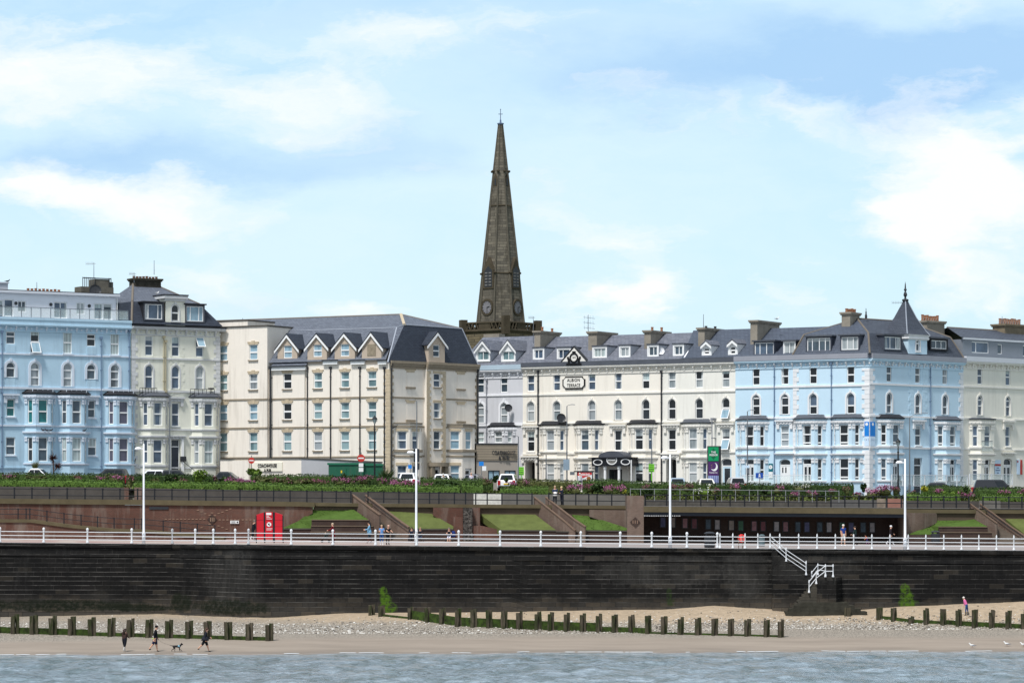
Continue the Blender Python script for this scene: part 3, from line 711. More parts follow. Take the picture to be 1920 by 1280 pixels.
mb = MB(f); ub = f.u(343.5, .1); zz = f.z(343, 859, .1); mb.box(ub - .3, ub + .3, .02, .2, zz - .3, zz + .2); mb.build('letter_box', METAL_D, b.root)
rr = [f.row(297, 754, 797.5, .83), f.row(297, 824, 868, .83)]
trm = [(f.z(297, 753, .83), f.z(297, 746, .83), .16), (f.z(297, 807, .83), f.z(297, 803, .83), .14), (f.z(297, 821, .83), f.z(297, 816, .83), .2), (f.z(297, 876, .83), f.z(297, 871, .83), .12)]
b.bay(282.5, 309.5, .83, rr, f.z(297, 743.5, .83), ['bb', 'bb'], trm, LEAD, 1.0, .52); b.bay(378.7, 404.5, .83, rr, f.z(297, 743.5, .83), ['bb', 'wg'], trm, LEAD, 1.0, .52)
for pl, pr in ((262, 294), (357, 402)):
 mb = MB(f); z = f.z(330, 737, .5); ua, ub = f.u(pl, .5), f.u(pr, .5)
 for k in range(7): uu = ua + (ub - ua) * k / 6; mb.box(uu - .02, uu + .02, .5, .54, z - .3, z + .45)
 mb.box(ua, ub, .5, .54, z + .45, z + .5); mb.build('roof_rail', METAL_D, b.root)
mb = MB(f); mb.tube((f.u(397, .4), .4, f.z(397, 735, .4)), (f.u(397, .4), .4, f.z(397, 729, .4)), .03); mb.box(f.u(392, .4), f.u(400, .4), .2, .6, f.z(397, 729, .4), f.z(397, 727, .4)); mb.build('roof_light_bracket', METAL_D, b.root)
zc0, zc1 = f.row(329, 614, 628); b.cornice(u0, u1, zc0, zc1, e=.5, step=1.1, endr=.5, gut=BLACKP, gutz=.16)
zq = f.z(329, 631)
b.quoins(u0 + .02, u0 + .7, b.zb, zq, flip=False); b.quoins(u1 - .7, u1 + .04, b.zb, zq, flip=True)
b.quoins(f.u(319), f.u(326) - .25, f.z(329, 731), zq, e=.03, flip=True, mat=CREAM_L); b.quoins(f.u(338) - .1, f.u(346), f.z(329, 731), zq, e=.03, mat=CREAM_L)
b.finish(u0, u1, zc1, 9.5)
e = -.1
A, B_, Cc, D_ = W(f, 247, 608, e), W(f, 412.5, 612, .1), None, None
ml, mr = W(f, 248, 565, -1.2), W(f, 374, 568, -1.2); rl, rr_ = W(f, 249.5, 532, -4.8), W(f, 290, 532, -4.8)
zE, zM, zR = f.z(329, 609, 0), ml[2], rl[2]
e0 = [f(u0, .1, zE), f(u1 + .3, .1, zE), f(u1 + .3, -9.8, zE), f(u0, -9.8, zE)]
um0, um1 = f.u(248, -1.2), f.u(374, -1.2)
m0 = [f(um0, -1.2, zM), f(um1, -1.2, zM), f(um1, -8.4, zM), f(um0, -8.4, zM)]
ur0, ur1 = f.u(249.5, -4.8), f.u(290, -4.8)
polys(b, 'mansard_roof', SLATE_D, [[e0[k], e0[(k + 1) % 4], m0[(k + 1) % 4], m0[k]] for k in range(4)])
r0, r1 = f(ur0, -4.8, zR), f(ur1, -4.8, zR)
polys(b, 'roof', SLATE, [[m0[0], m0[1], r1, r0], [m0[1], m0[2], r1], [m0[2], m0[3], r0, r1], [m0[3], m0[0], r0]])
mb = MB(); hipm = plain('stone_ridge_tile', C(120, 112, 102), .9, .1, .2)
mb.tube(e0[0], m0[0], .12, .12, 6); mb.tube(m0[0], r0, .12, .12, 6); mb.tube(r0, r1, .1, .1, 6); mb.tube(m0[1], r1, .09, .09, 6); mb.build('ridge_tiles', hipm, b.root)
b.dormer(269.5, 307, 567.5, 601, .0, 2.6, (.2, .76), LEAD, BLACKP, BLACKP, f, 'b'); b.dormer(347.5, 384, 571.5, 605, .0, 2.6, (.24, .74), LEAD, BLACKP, BLACKP, f, 's')
b.holes = []; T = lambda u, w, z: f(u, w - .05, z)
b.window(f.u(329), *f.row(329, 571, 602, -.05), .85, 1, 'd', T, b.holes, sill=True, sur=.1)
ua, ub, z0, z1 = f.u(310.5, -.05), f.u(347, -.05), zE - .1, f.z(329, 560, -.05)
mb = wall_mb(T, ua, ub, z0, z1, b.holes); b.holes = []
for u in (ua, ub): mb.poly([T(u, 0, z0), T(u, -3, z0), T(u, -3, z1), T(u, 0, z1)])
mb.build('stone_dormer', CREAM_L, b.root); mb = MB(T); mb.box(ua - .25, ub + .2, -3, .3, z1, z1 + .3); mb.box(ua - .12, ub + .1, -.1, .14, z1 - .25, z1 - .002); mb.build('dormer_cornice', TRIM_C, b.root)
mb = MB(T); mb.box(ua - .3, ub + .25, -3.2, .35, z1 + .303, z1 + .42); mb.build('dormer_cap', BLACKP, b.root)
b.chimney(254, 302, 522, 533, -4.2, 1.5, plain('black_stone_stack', C(78, 74, 66), .95, .1, .5, 2.2, .4), 8, poth=.26, potmat=plain('sooty_brick', C(120, 90, 74), .95, .1, .4, 5))
b.aerial(289, 488, 515, -5, kind='rod'); b.aerial(251.5, 511, 530, -4.2, wd=.5)
for px in (307.5, 311): b.pipe(px, 632 if px < 310 else 640, 733, plain('cream_pipe', C(178, 168, 138), .6, .3, .1))
b.pipe(311, 733, 893, plain('cream_pipe', C(178, 168, 138), .6, .3, .1))
BLK = plain('black_lettering', C(16, 16, 18), .4, .4, .05)
for k, ch in enumerate('FARINA'):
 for px in (251, 406.5):
  if px > 300 and False: continue
  uu = f.u(px, .06); z = f.z(px, (831 if px < 300 else 833) + k * 8, .06)
  lettering(ch, .5, BLK, b.root, f(uu, .075, z), (f.d.x, f.d.y, 0), .02, .8, shear=.3, bold=.02)
# ---- rendered inn with gabled dormers
INN = plain('warm_cream_render', C(238, 229, 216), .8, .2, .05, .5, 0, .3, C(140, 130, 118))
STONE = plain('sandstone_dressing', C(196, 180, 154), .85, .1, .2, 3); STONE_G = plain('weathered_sandstone', C(150, 138, 120), .85, .1, .2, 3)
DORM = plain('taupe_render', C(190, 174, 156), .8, .2, .08, 1, 0, .15)
b = Build('rendered_inn', FC, 640, 'large cream rendered inn with gabled roof windows and a dark hipped slate roof', INN, STONE_G)
f = FC; u0, um1, um2, u1 = f.u(400), f.u(506.5), f.u(573), f.u(731)
rows = [f.row(475, 646.5, 675), f.row(475, 701.5, 730.5), f.row(475, 757.5, 787.5), f.row(475, 811, 845.5)]
Tl = lambda u, w, z: f(u, w + .5, z); Tm = lambda u, w, z: f(u, w + .18, z)
gs = {418.5: 'tttt', 475: 'tctt', 538.8: 'tctt', 596: 'tttc', 646.7: 'tctt', 697.7: 'sstt'}
gs = {418.5: 'stst', 475: 'scst', 538.8: 'skkt', 596: 'tttc', 646.7: 'tttt', 697.7: 'sttt'}
hL, hM, hR = [], [], []
for px in gs:
 blk = 0 if px < 506 else 1 if px < 573 else 2; T = (Tl, Tm, f)[blk]; hl = (hL, hM, hR)[blk]
 for j, r in enumerate(rows):
  if blk > 0 and j == 0: continue
  uu = f.u(px, (.5, .18, 0)[blk])
  b.window(uu, *r, 1.02, 0, gs[px][j], T, hl, t=.08, rt=.17)
  mb = MB(T); mb.box(uu - .62, uu + .62, -.02, .05, r[1] + .003, r[1] + .26); mb.box(uu - .72, uu + .72, -.02, .06, r[1] + .18, r[1] + .3); mb.box(uu - .2, uu + .2, -.02, .08, r[1] + .01, r[1] + .4); mb.build('lintel', STONE, b.root)
zl, ze = f.z(460, 613, .5), f.z(640, 678)
mb = wall_mb(Tl, u0, um1, b.zb, zl, hL); mb.poly([Tl(um1, 0, b.zb), Tl(um1, -4.6, b.zb), Tl(um1, -4.6, zl), Tl(um1, 0, zl)]); mb.T = Tl; mb.poly([(u0, 0, zl), (um1, 0, zl), (um1, -4.6, zl), (u0, -4.6, zl)]); mb.T = None
wall_mb(Tm, um1 - .2, um2, b.zb, f.z(540, 691, .18), hM, mb=mb); mb.poly([Tm(um2, 0, b.zb), Tm(um2, -.4, b.zb), Tm(um2, -.4, ze), Tm(um2, 0, ze)])
wall_mb(f, um2, u1, b.zb, ze, hR, mb=mb); mb.build('wall', INN, b.root)
mb = MB(Tl); mb.box(u0, um1 + .1, -4.7, .1, zl, zl + .13); mb.box(u0, f.u(466, .5), -4.7, .12, zl + .622, zl + .75); mb.build('parapet_coping', plain('dark_coping', C(84, 80, 74), .8, .2, .2), b.root)
mb = MB(Tl); mb.box(u0, f.u(465, .5), -4.7, .06, zl, zl + .62); mb.build('parapet', INN, b.root)
for pt, pb in ((747.5, 750.5), (801, 804), (856.5, 859.5)):
 z0, z1 = f.row(475, pt, pb); mb = MB(Tl); mb.box(u0, um1, -.02, .07, z0, z1); mb.T = Tm; mb.box(um1, um2, -.02, .07, z0, z1); mb.T = f; mb.box(um2, u1 - .5, -.02, .07, z0, z1); mb.build('string_course', STONE_G, b.root)
for px, T, w in ((506.8, f, .45), (576, f, .1), (619.5, f, .1), (674.5, f, .1), (720.5, f, .1)): b.pipe(px, 690 if px > 510 else 690, 860 if px < 700 else 893, r=.1 if px < 510 else .06, w=w)
# roof: eaves, mansard break, ridge
SL = SLATE
zE = f.z(650, 676)
pE0, pE1 = f(um1, .25, zE), f(u1 + .1, .25, zE)
Eb = W(FCR, 899, 689, .1)
wB = -3.4
pB0, pB1 = W(f, 400, 624, wB), W(f, 744, 614, wB)
K = W(FCR, 758, 608.5, -.9); KR = W(FCR, 866, 616, -.9); ER0 = W(FCR, 727, 679.5, .15); ER1 = W(FCR, 899, 689.5, .15)
RG0, RG1 = at(400, 602, 332), at(752, 589.5, 323)
polys(b, 'mansard_roof', SL, [[pE0, f(u1 - .3, .25, zE), pB1, f(um1, wB, f.z(506, 620, wB))]])
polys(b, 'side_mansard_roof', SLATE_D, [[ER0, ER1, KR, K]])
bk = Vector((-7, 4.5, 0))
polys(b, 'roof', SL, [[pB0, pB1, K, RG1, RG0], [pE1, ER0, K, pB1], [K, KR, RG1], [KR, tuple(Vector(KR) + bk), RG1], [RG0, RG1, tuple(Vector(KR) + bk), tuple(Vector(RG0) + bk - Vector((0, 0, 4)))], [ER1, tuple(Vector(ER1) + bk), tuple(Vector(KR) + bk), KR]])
mb = MB(); mb.tube(K, RG1, .16, .16, 6); mb.build('hip_tiles', STONE, b.root)
mb = MB(); mb.tube(pB1, K, .07, .07, 5); mb.tube(ER0, pB1, .1, .1, 5); mb.tube(pB0, pB1, .05, .05, 5); mb.tube(K, KR, .07, .07, 5); mb.tube(ER1, KR, .08, .08, 5); mb.build('lead_flashing', plain('bright_lead', C(150, 156, 166), .5, .4, .2), b.root)
mb = MB(); mb.tube(RG0, RG1, .1, .1, 5); mb.tube(RG1, KR, .09, .09, 5); mb.build('ridge_tiles', hipm, b.root)
b.aerial(455, 596, 606, -8, kind='rod')
# eaves boards between the wall dormers
ed = [(507.5, 572), (605, 632), (657, 683), (708, 724)]
for a, c in ed:
 w = .45 if a < 510 else .28; uu, vv = f.u(a, w), f.u(c, w); z = f.z((a + c) / 2, 687.5 if a < 510 else 676.5, w)
 mb = MB(f); mb.box(uu, vv, w - .3, w, z - .34, z); eb = mb.build('eaves_board', WHITE, b.root)
 mb = MB(f); mb.box(uu - .05, vv + .05, w - .32, w + .13, z, z + .12); mb.build('gutter', METAL_D, eb)
w = .45; pa = [f(f.u(507.5, w), w, f.z(540, 686, w)), f(f.u(573, w), w, f.z(540, 686, w)), f(f.u(573, w), -1.1, f.z(560, 664, -1.1)), f(f.u(507.5, w), -1.1, f.z(540, 664, -1.1))]
polys(b, 'skirt_roof', SL, [pa])
for pl, pr, ap, wt, w, zb_, win in ((520.5, 557.3, 627, 0, -.15, 674, (531.5, 547.5, 647.7, 671.5)), (576.5, 612.7, 626, 0, .06, 682, (587, 603.5, 646, 669)), (627.5, 665.3, 625, 0, .06, 682, (638, 654.7, 645, 668)), (678.5, 715, 623.5, 0, .06, 682, None)):
 eav = 651 if pl < 560 else 648
 d = b.dormer(pl, pr, eav, zb_, w, 3.4, 1 if win else 0, DORM, DORM, SLATE_D, f, 's', gable=ap, over=.3, win=win or (688.5, 704.5, 645, 667), frame=.2)
mb = MB(f); T = f; ua, ub = f.u(688.5, .09), f.u(704.5, .09); mb.box(ua, ub, .0, .09, f.z(697, 667, .09), f.z(697, 645, .09)); mb.build('blocked_opening', plain('mossy_patch', C(168, 156, 136), .95, .1, .35, 4, .5, ), b.root)
# right-hand face of the inn
g = FCR; INN_S = INN
hl = []; gu1 = g.u(897)
for (pt, pb) in ((700.5, 726), (755, 784), (808, 842)):
 r = g.row(819.5, pt, pb); uu = g.u(819.5, .35); b.window(uu, *r, .95, 0, 'b' if pt < 800 else 'm', lambda u, w, z: g(u, w + .35, z), [] , t=.08, rt=.15)
tu0, tu1 = g.u(800, .35), g.u(835.5, .35); Tt = lambda u, w, z: g(u, w + .35, z); th = []
for (pt, pb) in ((700.5, 726), (755, 784), (808, 842)):
 r = g.row(819.5, pt, pb); uu = g.u(819.5, .35); th.append((uu - .475, uu + .475, r[0], r[1], 0)); mb = MB(Tt); mb.box(uu - .6, uu + .6, -.02, .05, r[1], r[1] + .26); mb.build('lintel', STONE, b.root)
zt = g.z(819, 689, .35)
dz0, dz1 = g.row(820, 876, 900); b.door(g.u(820, .35), dz0 - .3, dz1, 1.0, WHITE, True, Tt, fan=.35, holes=th)
mb = wall_mb(Tt, tu0, tu1, b.zb, zt, th)
for u in (tu0, tu1): mb.poly([Tt(u, 0, b.zb), Tt(u, -.5, b.zb), Tt(u, -.5, zt), Tt(u, 0, zt)])
wall_mb(g, 0, gu1, b.zb, g.z(819, 688), [], mb=mb); p0 = g(gu1, 0, 0); mb.poly([g(gu1, 0, b.zb), g(gu1, -8, b.zb), g(gu1, -8, g.z(890, 690)), g(gu1, 0, g.z(890, 690))]); mb.build('side_wall', INN, b.root)
b.quoins(tu0, tu0 + .6, b.zb, zt - .3, T=Tt, mat=STONE, h=.32); b.quoins(tu1 - .6, tu1, b.zb, zt - .3, T=Tt, mat=STONE, h=.32, flip=True)
b.quoins(-.04, .5, b.zb, g.z(740, 693), T=g, mat=STONE, h=.34); b.quoins(u1 - .75, u1 + .03, b.zb, f.z(727, 692), T=f, mat=STONE, h=.34, flip=True); b.quoins(gu1 - .5, gu1, b.zb, g.z(890, 700), T=g, mat=STONE_G, h=.34, flip=True)
for (a, c) in ((0, tu0), (tu0, tu1), (tu1, gu1)):
 w = .35 if a == tu0 else 0
 for (pt, pb) in ((746, 749), (799, 802), (853.5, 856.5)):
  if a == tu0: continue
  z0, z1 = g.row(819, pt, pb); b.course(a, c, z0, z1, .07, T=g, mat=STONE_G)
 z0 = g.z(819, 689); mb = MB(g); mb.box(a, c, -.05, w + .12, z0 - .25, z0); mb.box(a, c, -.05, w + .22, z0 + .002, z0 + .24); mb.box(a, c, -.05, w + .32, z0 + .242, z0 + .5); mb.build('eaves_cornice', STONE_G, b.root)
for px in (769.5, 864):
 for (pt, pb, pl) in ((700, 727, 694), (757, 788, 749)):
  uu = g.u(px); z0, z1 = g.row(819, pt, pb)
  mb = MB(g); mb.box(uu - .55, uu + .55, -.01, .05, z1, z1 + .28); mb.box(uu - .75, uu + .75, -.01, .055, z1 + .2, z1 + .33); mb.build('lintel', STONE, b.root)
  mb = MB(g); mb.box(uu - .5, uu + .5, -.01, .02, z0, z1 - .003); mb.build('blind_window', INN, b.root)
  mb = MB(g); mb.box(uu - .65, uu + .65, -.01, .12, z0 - .18, z0); mb.build('sill', STONE_G, b.root)
for pl, pr, gl_ in ((768, 790, 'b'), (867, 890, 's')):
 ua, ub = g.u(pl, .95), g.u(pr, .95); dp = .95; zr = g.z(800, 795, .95)
 fc = [g.sub((ua - dp * 1.25, 0), (ua, dp)), g.sub((ua, dp), (ub, dp)), g.sub((ub, dp), (min(ub + dp, gu1 + .6), 0))]; mb = MB()
 for k, (ff, L) in enumerate(fc):
  hh = []
  for j, (pt, pb) in enumerate(((808, 842), (872, 901))):
   z0, z1 = g.row(pl, pt, pb, .9); wd = (.95, .85, .5)[k]
   if j == 1 and k == 1 and pl > 800: b.door(L / 2, z0 - .4, z1 - .3, .95, WHITE, True, ff, holes=hh); continue
   b.window(L / 2, z0, z1, wd, 0, gl_, ff, hh, sill=False, t=.08, rt=.13)
   m2 = MB(ff); m2.box(L / 2 - wd * .65, L / 2 + wd * .65, -.01, .05, z1 + .003, z1 + .28); m2.build('lintel', STONE, b.root)
  wall_mb(ff, 0, L, b.zb, zr, hh, mb=mb)
 bw = mb.build('bay_wall', INN, b.root); fp = lambda e: [(ua - dp * 1.25 - e * 1.3, -.02), (ua - .41 * e, dp + e), (ub + .41 * e, dp + e), (ub + dp + e, -.02)]
 for (pt, pb, e_) in ((797.5, 801, .1), (842.5, 847, .16), (853.5, 857, .08)):
  z0, z1 = g.row(pl, pt, pb, .9); mb = MB(g); mb.loft([[(u, w, z0) for u, w in fp(e_)], [(u, w, z1) for u, w in fp(e_)]]); mb.build('bay_moulding', STONE_G, bw)
 mb = MB(g); mb.loft([[(u, w, zr) for u, w in fp(.12)], [(u, w, zr + .12) for u, w in fp(.14)]]); mb.build('bay_roof', STONE_G, b.root)
mb = MB(Tt); uc = g.u(819, .35); zc = g.z(819, 874, .35)
mb.loft([[(uc + 1.35 * math.cos(a), .1 + .95 * math.sin(a), zz) for a in [math.pi * k / 10 for k in range(11)]] for zz in (zc, zc + .38)])
mb.build('curved_porch', STONE_G, b.root); mb = MB(Tt)
for s_ in (-1, 1): mb.box(uc + s_ * .95 - .22, uc + s_ * .95 + .22, 0, .5, b.zb, zc)
mb.build('porch_pier', STONE_G, b.root)
b.dormer(803.5, 834, 643.5, 686, .3, 3.2, 1, DORM, DORM, SLATE_D, g, 'm', gable=623, over=.3, win=(812.3, 825, 646, 668.7))
b.pipe(734.5, 684, 893, T=g, w=.1, r=.07); b.pipe(896, 695, 893, T=g, w=.12, r=.08)
mb = MB(g); mb.path([(g.u(735, .1), .1, g.z(735, 803, .1)), (g.u(741, .1), .15, g.z(741, 799, .1)), (g.u(747, .15), .2, g.z(747, 796, .1))], .05); uu = g.u(746.5, .2); z = g.z(746.5, 791, .2); mb.lathe([(.1, -.35), (.28, .1), (.3, .3), (.0, .3)], g(uu, .3, z)); mb.build('rain_hopper', METAL_D, b.root)
# single-storey front extension
EXT = Fr.px(413, 320.7, 565, 314.8)
z = b.root.location.z; b2 = Build('low_extension', EXT, 500, 'low cream flat-roofed extension carrying a raised pub name panel', INN, STONE_G)
zt = EXT.z(480, 860.5); e0_, e1_ = 0, EXT.u(565)
R2 = Vector((X(719, 314.3), 314.3))
b2.finish(e0_, e1_, zt, 3.0, sides=False)
A1 = EXT(e1_, 0, 0); RF = Fr(A1, (R2.x - A1[0], R2.y - A1[1])); Lr = (R2 - Vector(A1[:2])).length
polys(b2, 'side_wall', plain('shaded_grey_render', C(182, 182, 184), .8, .2, .06, .5, 0, .25), [[RF(0, 0, b2.zb), RF(Lr, 0, b2.zb), RF(Lr, 0, zt - .42), RF(0, 0, zt)]])  # shade of this return face is put into its grey colour
mb = MB(); mb.T = EXT; mb.box(e0_, e1_ + .05, -.3, .09, zt, zt + .11); mb.T = RF; mb.loft([[(0, .07, zt + .003), (0, -.3, zt + .003), (0, -.3, zt + .113), (0, .07, zt + .113)], [(Lr, .07, zt - .42), (Lr, -.3, zt - .42), (Lr, -.3, zt - .3), (Lr, .07, zt - .3)]]); mb.T = None; mb.build('coping', plain('dark_coping', C(84, 80, 74), .8, .2, .2), b2.root)
polys(b2, 'flat_roof', LEAD, [[EXT(0, 0, zt + .02), EXT(e1_, 0, zt + .02), (R2.x, R2.y, zt - .4), (R2.x - 1, R2.y + 3, zt - .2), EXT(0, -5.5, zt + .02)]])
mb = MB(EXT); mb.box(EXT.u(439.5), EXT.u(470), -.02, .3, b2.zb, zt - .12); mb.build('wall_pier', INN, b2.root)
mb = MB(EXT); ua, ub = EXT.u(473, .35), EXT.u(526, .35); z0, z1 = EXT.row(500, 866.5, 883, .35); mb.box(ua, ub, .0, .12, z0, z1); pn = mb.build('name_panel', plain('panel_cream', C(238, 232, 214), .5, .3, .03), b2.root)
lettering('COACHHOUSE', .5, BLK, pn, EXT((ua + ub) / 2 - .05, .15, z1 - .33), (EXT.d.x, EXT.d.y, 0), .03, .66, bold=.004); lettering('& PUB', .42, BLK, pn, EXT((ua + ub) / 2, .15, z1 - .8), (EXT.d.x, EXT.d.y, 0), .03, .7, bold=.004)
# link block
FK = Fr.px(893, 321.5, 970.5, 322)
TAUPE = plain('taupe_boarding', C(150, 138, 120), .7, .2, .12, 1.5); TAUPE2 = plain('taupe_lower_render', C(158, 150, 140), .8, .2, .05, 1)
b = Build('link_block', FK, 930, 'low taupe flat-roofed block with dark lettering between inn and grey house', TAUPE, TAUPE)
zt, zm = FK.z(930, 833), FK.z(930, 862.5); ue = FK.u(970.5)
for pl, pr in ((915, 937), (946, 967)):
 ua, ub = FK.u(pl), FK.u(pr); b.window((ua + ub) / 2, *FK.row(930, 881.5, 903), ub - ua, 0, 's', rails=(), mull=(.45,), sill=False, frame=METAL_D)
b.finish(0, ue, zm, 8, mat=TAUPE2)
mb = MB(FK); mb.box(0, ue, -8, .1, zm + .003, zt); mb.build('boarded_front', TAUPE, b.root)
mb = MB(FK); zz = zm + .1
while zz < zt - .05: mb.box(.0, ue + .01, .1, .112, zz, zz + .015); zz += .26
mb.box(-.02, ue + .05, -8, .16, zt + .002, zt + .12); mb.build('roof_edge', METAL_D, b.root)
lettering('COACHHOUSE', .56, METAL_D, b.root, FK(FK.u(944.5, .15), .2, FK.z(944, 848.5, .15)), (1, .02, 0), .04, .58, bold=.01); lettering('& PUB', .52, METAL_D, b.root, FK(FK.u(944.5, .15), .2, FK.z(944, 858, .15)), (1, .02, 0), .04, .68, bold=.01)
# ================================================================== buildings: the right-hand terrace
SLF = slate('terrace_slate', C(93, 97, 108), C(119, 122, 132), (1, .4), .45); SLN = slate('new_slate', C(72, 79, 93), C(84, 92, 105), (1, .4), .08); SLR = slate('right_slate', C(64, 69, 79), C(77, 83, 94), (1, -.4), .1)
CHEEK = plain('pale_cheek', C(176, 180, 186), .6, .3, .08)
f = FA
ALB = [('c', 995.3), ('c', 1044), ('c', 1109.7), ('c', 1159), ('c', 1211), ('c', 1260), ('c', 1311), ('c', 1361)]
def roof_simple(b, fr, pl, pr, ze, wr, zr, mat, we=.35):
 ua, ub = fr.u(pl), fr.u(pr)
 return polys(b, 'roof', mat, [[fr(ua, we, ze), fr(ub, we, ze), fr(ub, wr, zr), fr(ua, wr, zr)], [fr(ua, wr, zr), fr(ub, wr, zr), fr(ub, 2 * wr, ze), fr(ua, 2 * wr, ze)], [fr(ua, we, ze), fr(ua, wr, zr), fr(ua, 2 * wr, ze)], [fr(ub, we, ze), fr(ub, wr, zr), fr(ub, 2 * wr, ze)]])
# ---- grey house
GREY = plain('pale_grey_paint', C(208, 208, 211), .75, .2, .05, .6, 0, .12); TRW = plain('bright_white_trim', C(236, 236, 238), .6, .25, .05)
b = Build('grey_house', f, 940, 'pale grey terraced house with two white gabled roof windows', GREY, TRW)
u0, u1 = f.u(886), f.u(980.3)
for px in (901, 945):
 b.window(f.u(px), *f.row(945, 703.5, 735.5), .86, 0, 'm', sill=False); b.window(f.u(px), *f.row(945, 755, 792.5), .88, 1, 'c', rails=(.4, .78), sill=False, sur=.22)
 b.window(f.u(px), *f.row(945, 809, 829), .86, 0, 'g')
zc0, zc1 = f.row(945, 693, 706); b.cornice(u0, u1, zc0 - .05, zc1, e=.4, step=.95, gut=plain('pale_blue_gutter', C(178, 196, 208), .5, .3, .1), gutz=.5)
b.course(u0, u1, *f.row(945, 739, 742), .1); b.course(u0, u1, *f.row(945, 794.5, 798), .14)
trm = [(f.z(945, 808, .83), f.z(945, 801, .83), .16), (f.z(945, 852, .83), f.z(945, 848, .83), .12)]
b.bay(922.7, 946, .83, [f.row(935, 809, 829.5, .83)], f.z(935, 799.5, .83), ['gw'], trm, BLACKP, .95, .5)
b.finish(u0, u1, zc1, 10)
zr = f.z(960, 631, -5); roof_simple(b, f, 860, 981, zc1 + .5, -5, zr, SLF)
for pl, pr, ap in ((892, 919, 638.7), (939.7, 966.5, 638)): b.dormer(pl, pr, 656, 678, -.1, 4.6, 2, WHITE, CHEEK, SLF, f, 't', gable=ap, over=.14, frame=.16)
b.chimney(906.6, 936, 626, 640, -5.4, 1.2, RENDER_CH, 0, cap=False)
b.pipe(912, 712, 830, plain('grey_pipe', C(140, 142, 148), .5)); dish(b, 953, 765, .42, .6); b.aerial(1000, 593, 650, -3.6, kind='yagi', wd=.5)
# ---- terrace houses
CR1 = plain('cream_paint', C(241, 234, 221), .75, .2, .05, .5, 0, .3, C(175, 165, 150)); CR2 = plain('ivory_paint', C(236, 233, 223), .75, .2, .06, .5, 0, .35, C(170, 165, 155)); TRC = plain('ivory_trim', C(234, 230, 221), .7, .2, .06, 1.2, 0, .15)
top, arc, fst, gnd = f.row(1110, 699.5, 731), f.row(1110, 750.5, 788), f.row(1159, 806, 844.5), f.row(1159, 868, 905)
zc0, zc1 = f.row(1110, 685, 699)
bay1, bay0 = f.row(1200, 804, 843, .83), f.row(1200, 867.5, 905, .83)
def terrace(b, cols, u0, u1, bays, glass, roofm):
 for px, gs in cols:
  u = f.u(px)
  b.window(u, *top, .86, 0, gs[0], sill=False, glass2=gs[4] if len(gs) > 4 else None); tl = None
  b.window(u, *arc, .88, 1, gs[1], sill=False, sur=.13, rails=(.52,), tilt=(arc[0], arc[0] + .95, .45) if 't' in gs[5:] else None)
  if gs[2] != '-':
   b.window(u, *fst, .9, 0, gs[2], tilt=(fst[0], fst[0] + 1.05, .5) if 't' in gs[5:] else None); b.hood(u, 2.05, *f.row(1159, 796, 803.5), brack=.5)
 zz = lambda py, w=.83: f.z(1200, py, w)
 trm = [(zz(803), zz(797), .16), (zz(848), zz(844), .14), (zz(861), zz(856.5), .2)]
 for pl, pr, rm, g, kw in bays: b.bay(pl, pr, .83, [bay1, bay0], zz(794.5), g, trm, rm, .95, .48, **kw)
 b.course(u0, u1, *f.row(1159, 739 - 3.7, 742 - 3.7), .1) ; b.course(u0, u1, *f.row(1159, 790.5, 793), .14); b.course(u0, u1, *f.row(1159, 847.5, 850.5), .12)
 b.cornice(u0, u1, zc0, zc1, e=.4, step=.95, gut=plain('slate_gutter', C(84, 88, 96), .6, .3, .2), gutz=.45)
ze = zc1 + .45; zr = f.z(1200, 626.5, -5)
u0, um, u1 = f.u(980.3), f.u(1240.5), f.u(1379)
b = Build('cream_hotel', f, 1110, 'long cream terraced hotel with a black entrance canopy and a black edged name plaque', CR1, TRC)
# deep open porch and canopy doorway first (they cut the wall)
def porch(b, pl, pr, pt):
 ua, ub = f.u(pl), f.u(pr); z1 = f.z(pl, pt); b.holes.append((ua, ub, b.zb, z1, .35, 1.5))
 mb = MB(f); mb.poly([(ua, -1.5, b.zb), (ub, -1.5, b.zb), (ub, -1.5, z1), (ua, -1.5, z1)]); mb.build('porch_back', METAL_D, b.root)
 mb = MB(f); uc = ua + (ub - ua) * .62; mb.box(uc - .5, uc + .4, -1.49, -1.42, b.zb + .5, b.zb + 2.7); d = mb.build('door', DK, b.root); mb = MB(f); mb.box(uc - .42, uc - .36, -1.42, -1.36, b.zb + 1.5, b.zb + 1.65); mb.build('handle', STEEL, d)
 b.hood((ua + ub) / 2, ub - ua + 1.0, z1 + .15, z1 + .6, brack=.3)
porch(b, 984.6, 1003, 865)
terrace(b, [(995.3, 'bwdd'), (1044, 'bw-d'), (1109.7, 'bc-d'), (1159, 'bwkk'), (1211, 'gd-d' + 'k')], u0, um,
  [(1019.5, 1044, BLACKP, ['bcb'[:2], 'ww'], {}), (1084, 1109, BLACKP, ['bm', 'bb'], {}), (1186, 1210, BLACKP, ['bk', 'dk'], {})], None, SLF)
uc = f.u(1147); b.door(uc + .35, b.zb + .5, f.z(1150, 878), 1.7, METAL_D, True, double=True, fan=.0)
b.finish(u0, um, zc1, 10)
roof_simple(b, f, 980.3, 1240.5, ze, -5, zr, SLF)
for pl, pr, pt, pb, n, g in ((999, 1020.5, 652.5, 675.5, (.46,), 'b'), (1044, 1070.5, 652, 675, (.4,), 'b'), (1110.5, 1138, 649.5, 672.5, (.6,), 'g'), (1160.5, 1182, 648, 671.5, (.55,), 'w'), (1213.5, 1235, 646.5, 670, (.55,), 'm')):
 b.dormer(pl, pr, pt, pb, -.25, 3.5, n, WHITE, CHEEK, LEAD, f, g, frame=.17, over=.06)
for pl, pr, pt, pb, n in ((1002, 1013, 620, 651, 2), (1103, 1119, 621, 650, 0), (1208, 1220, 619, 646, 2)): b.chimney(pl, pr, pt, pb, -1.9, 4.2, RENDER_CH, n, poth=.4)
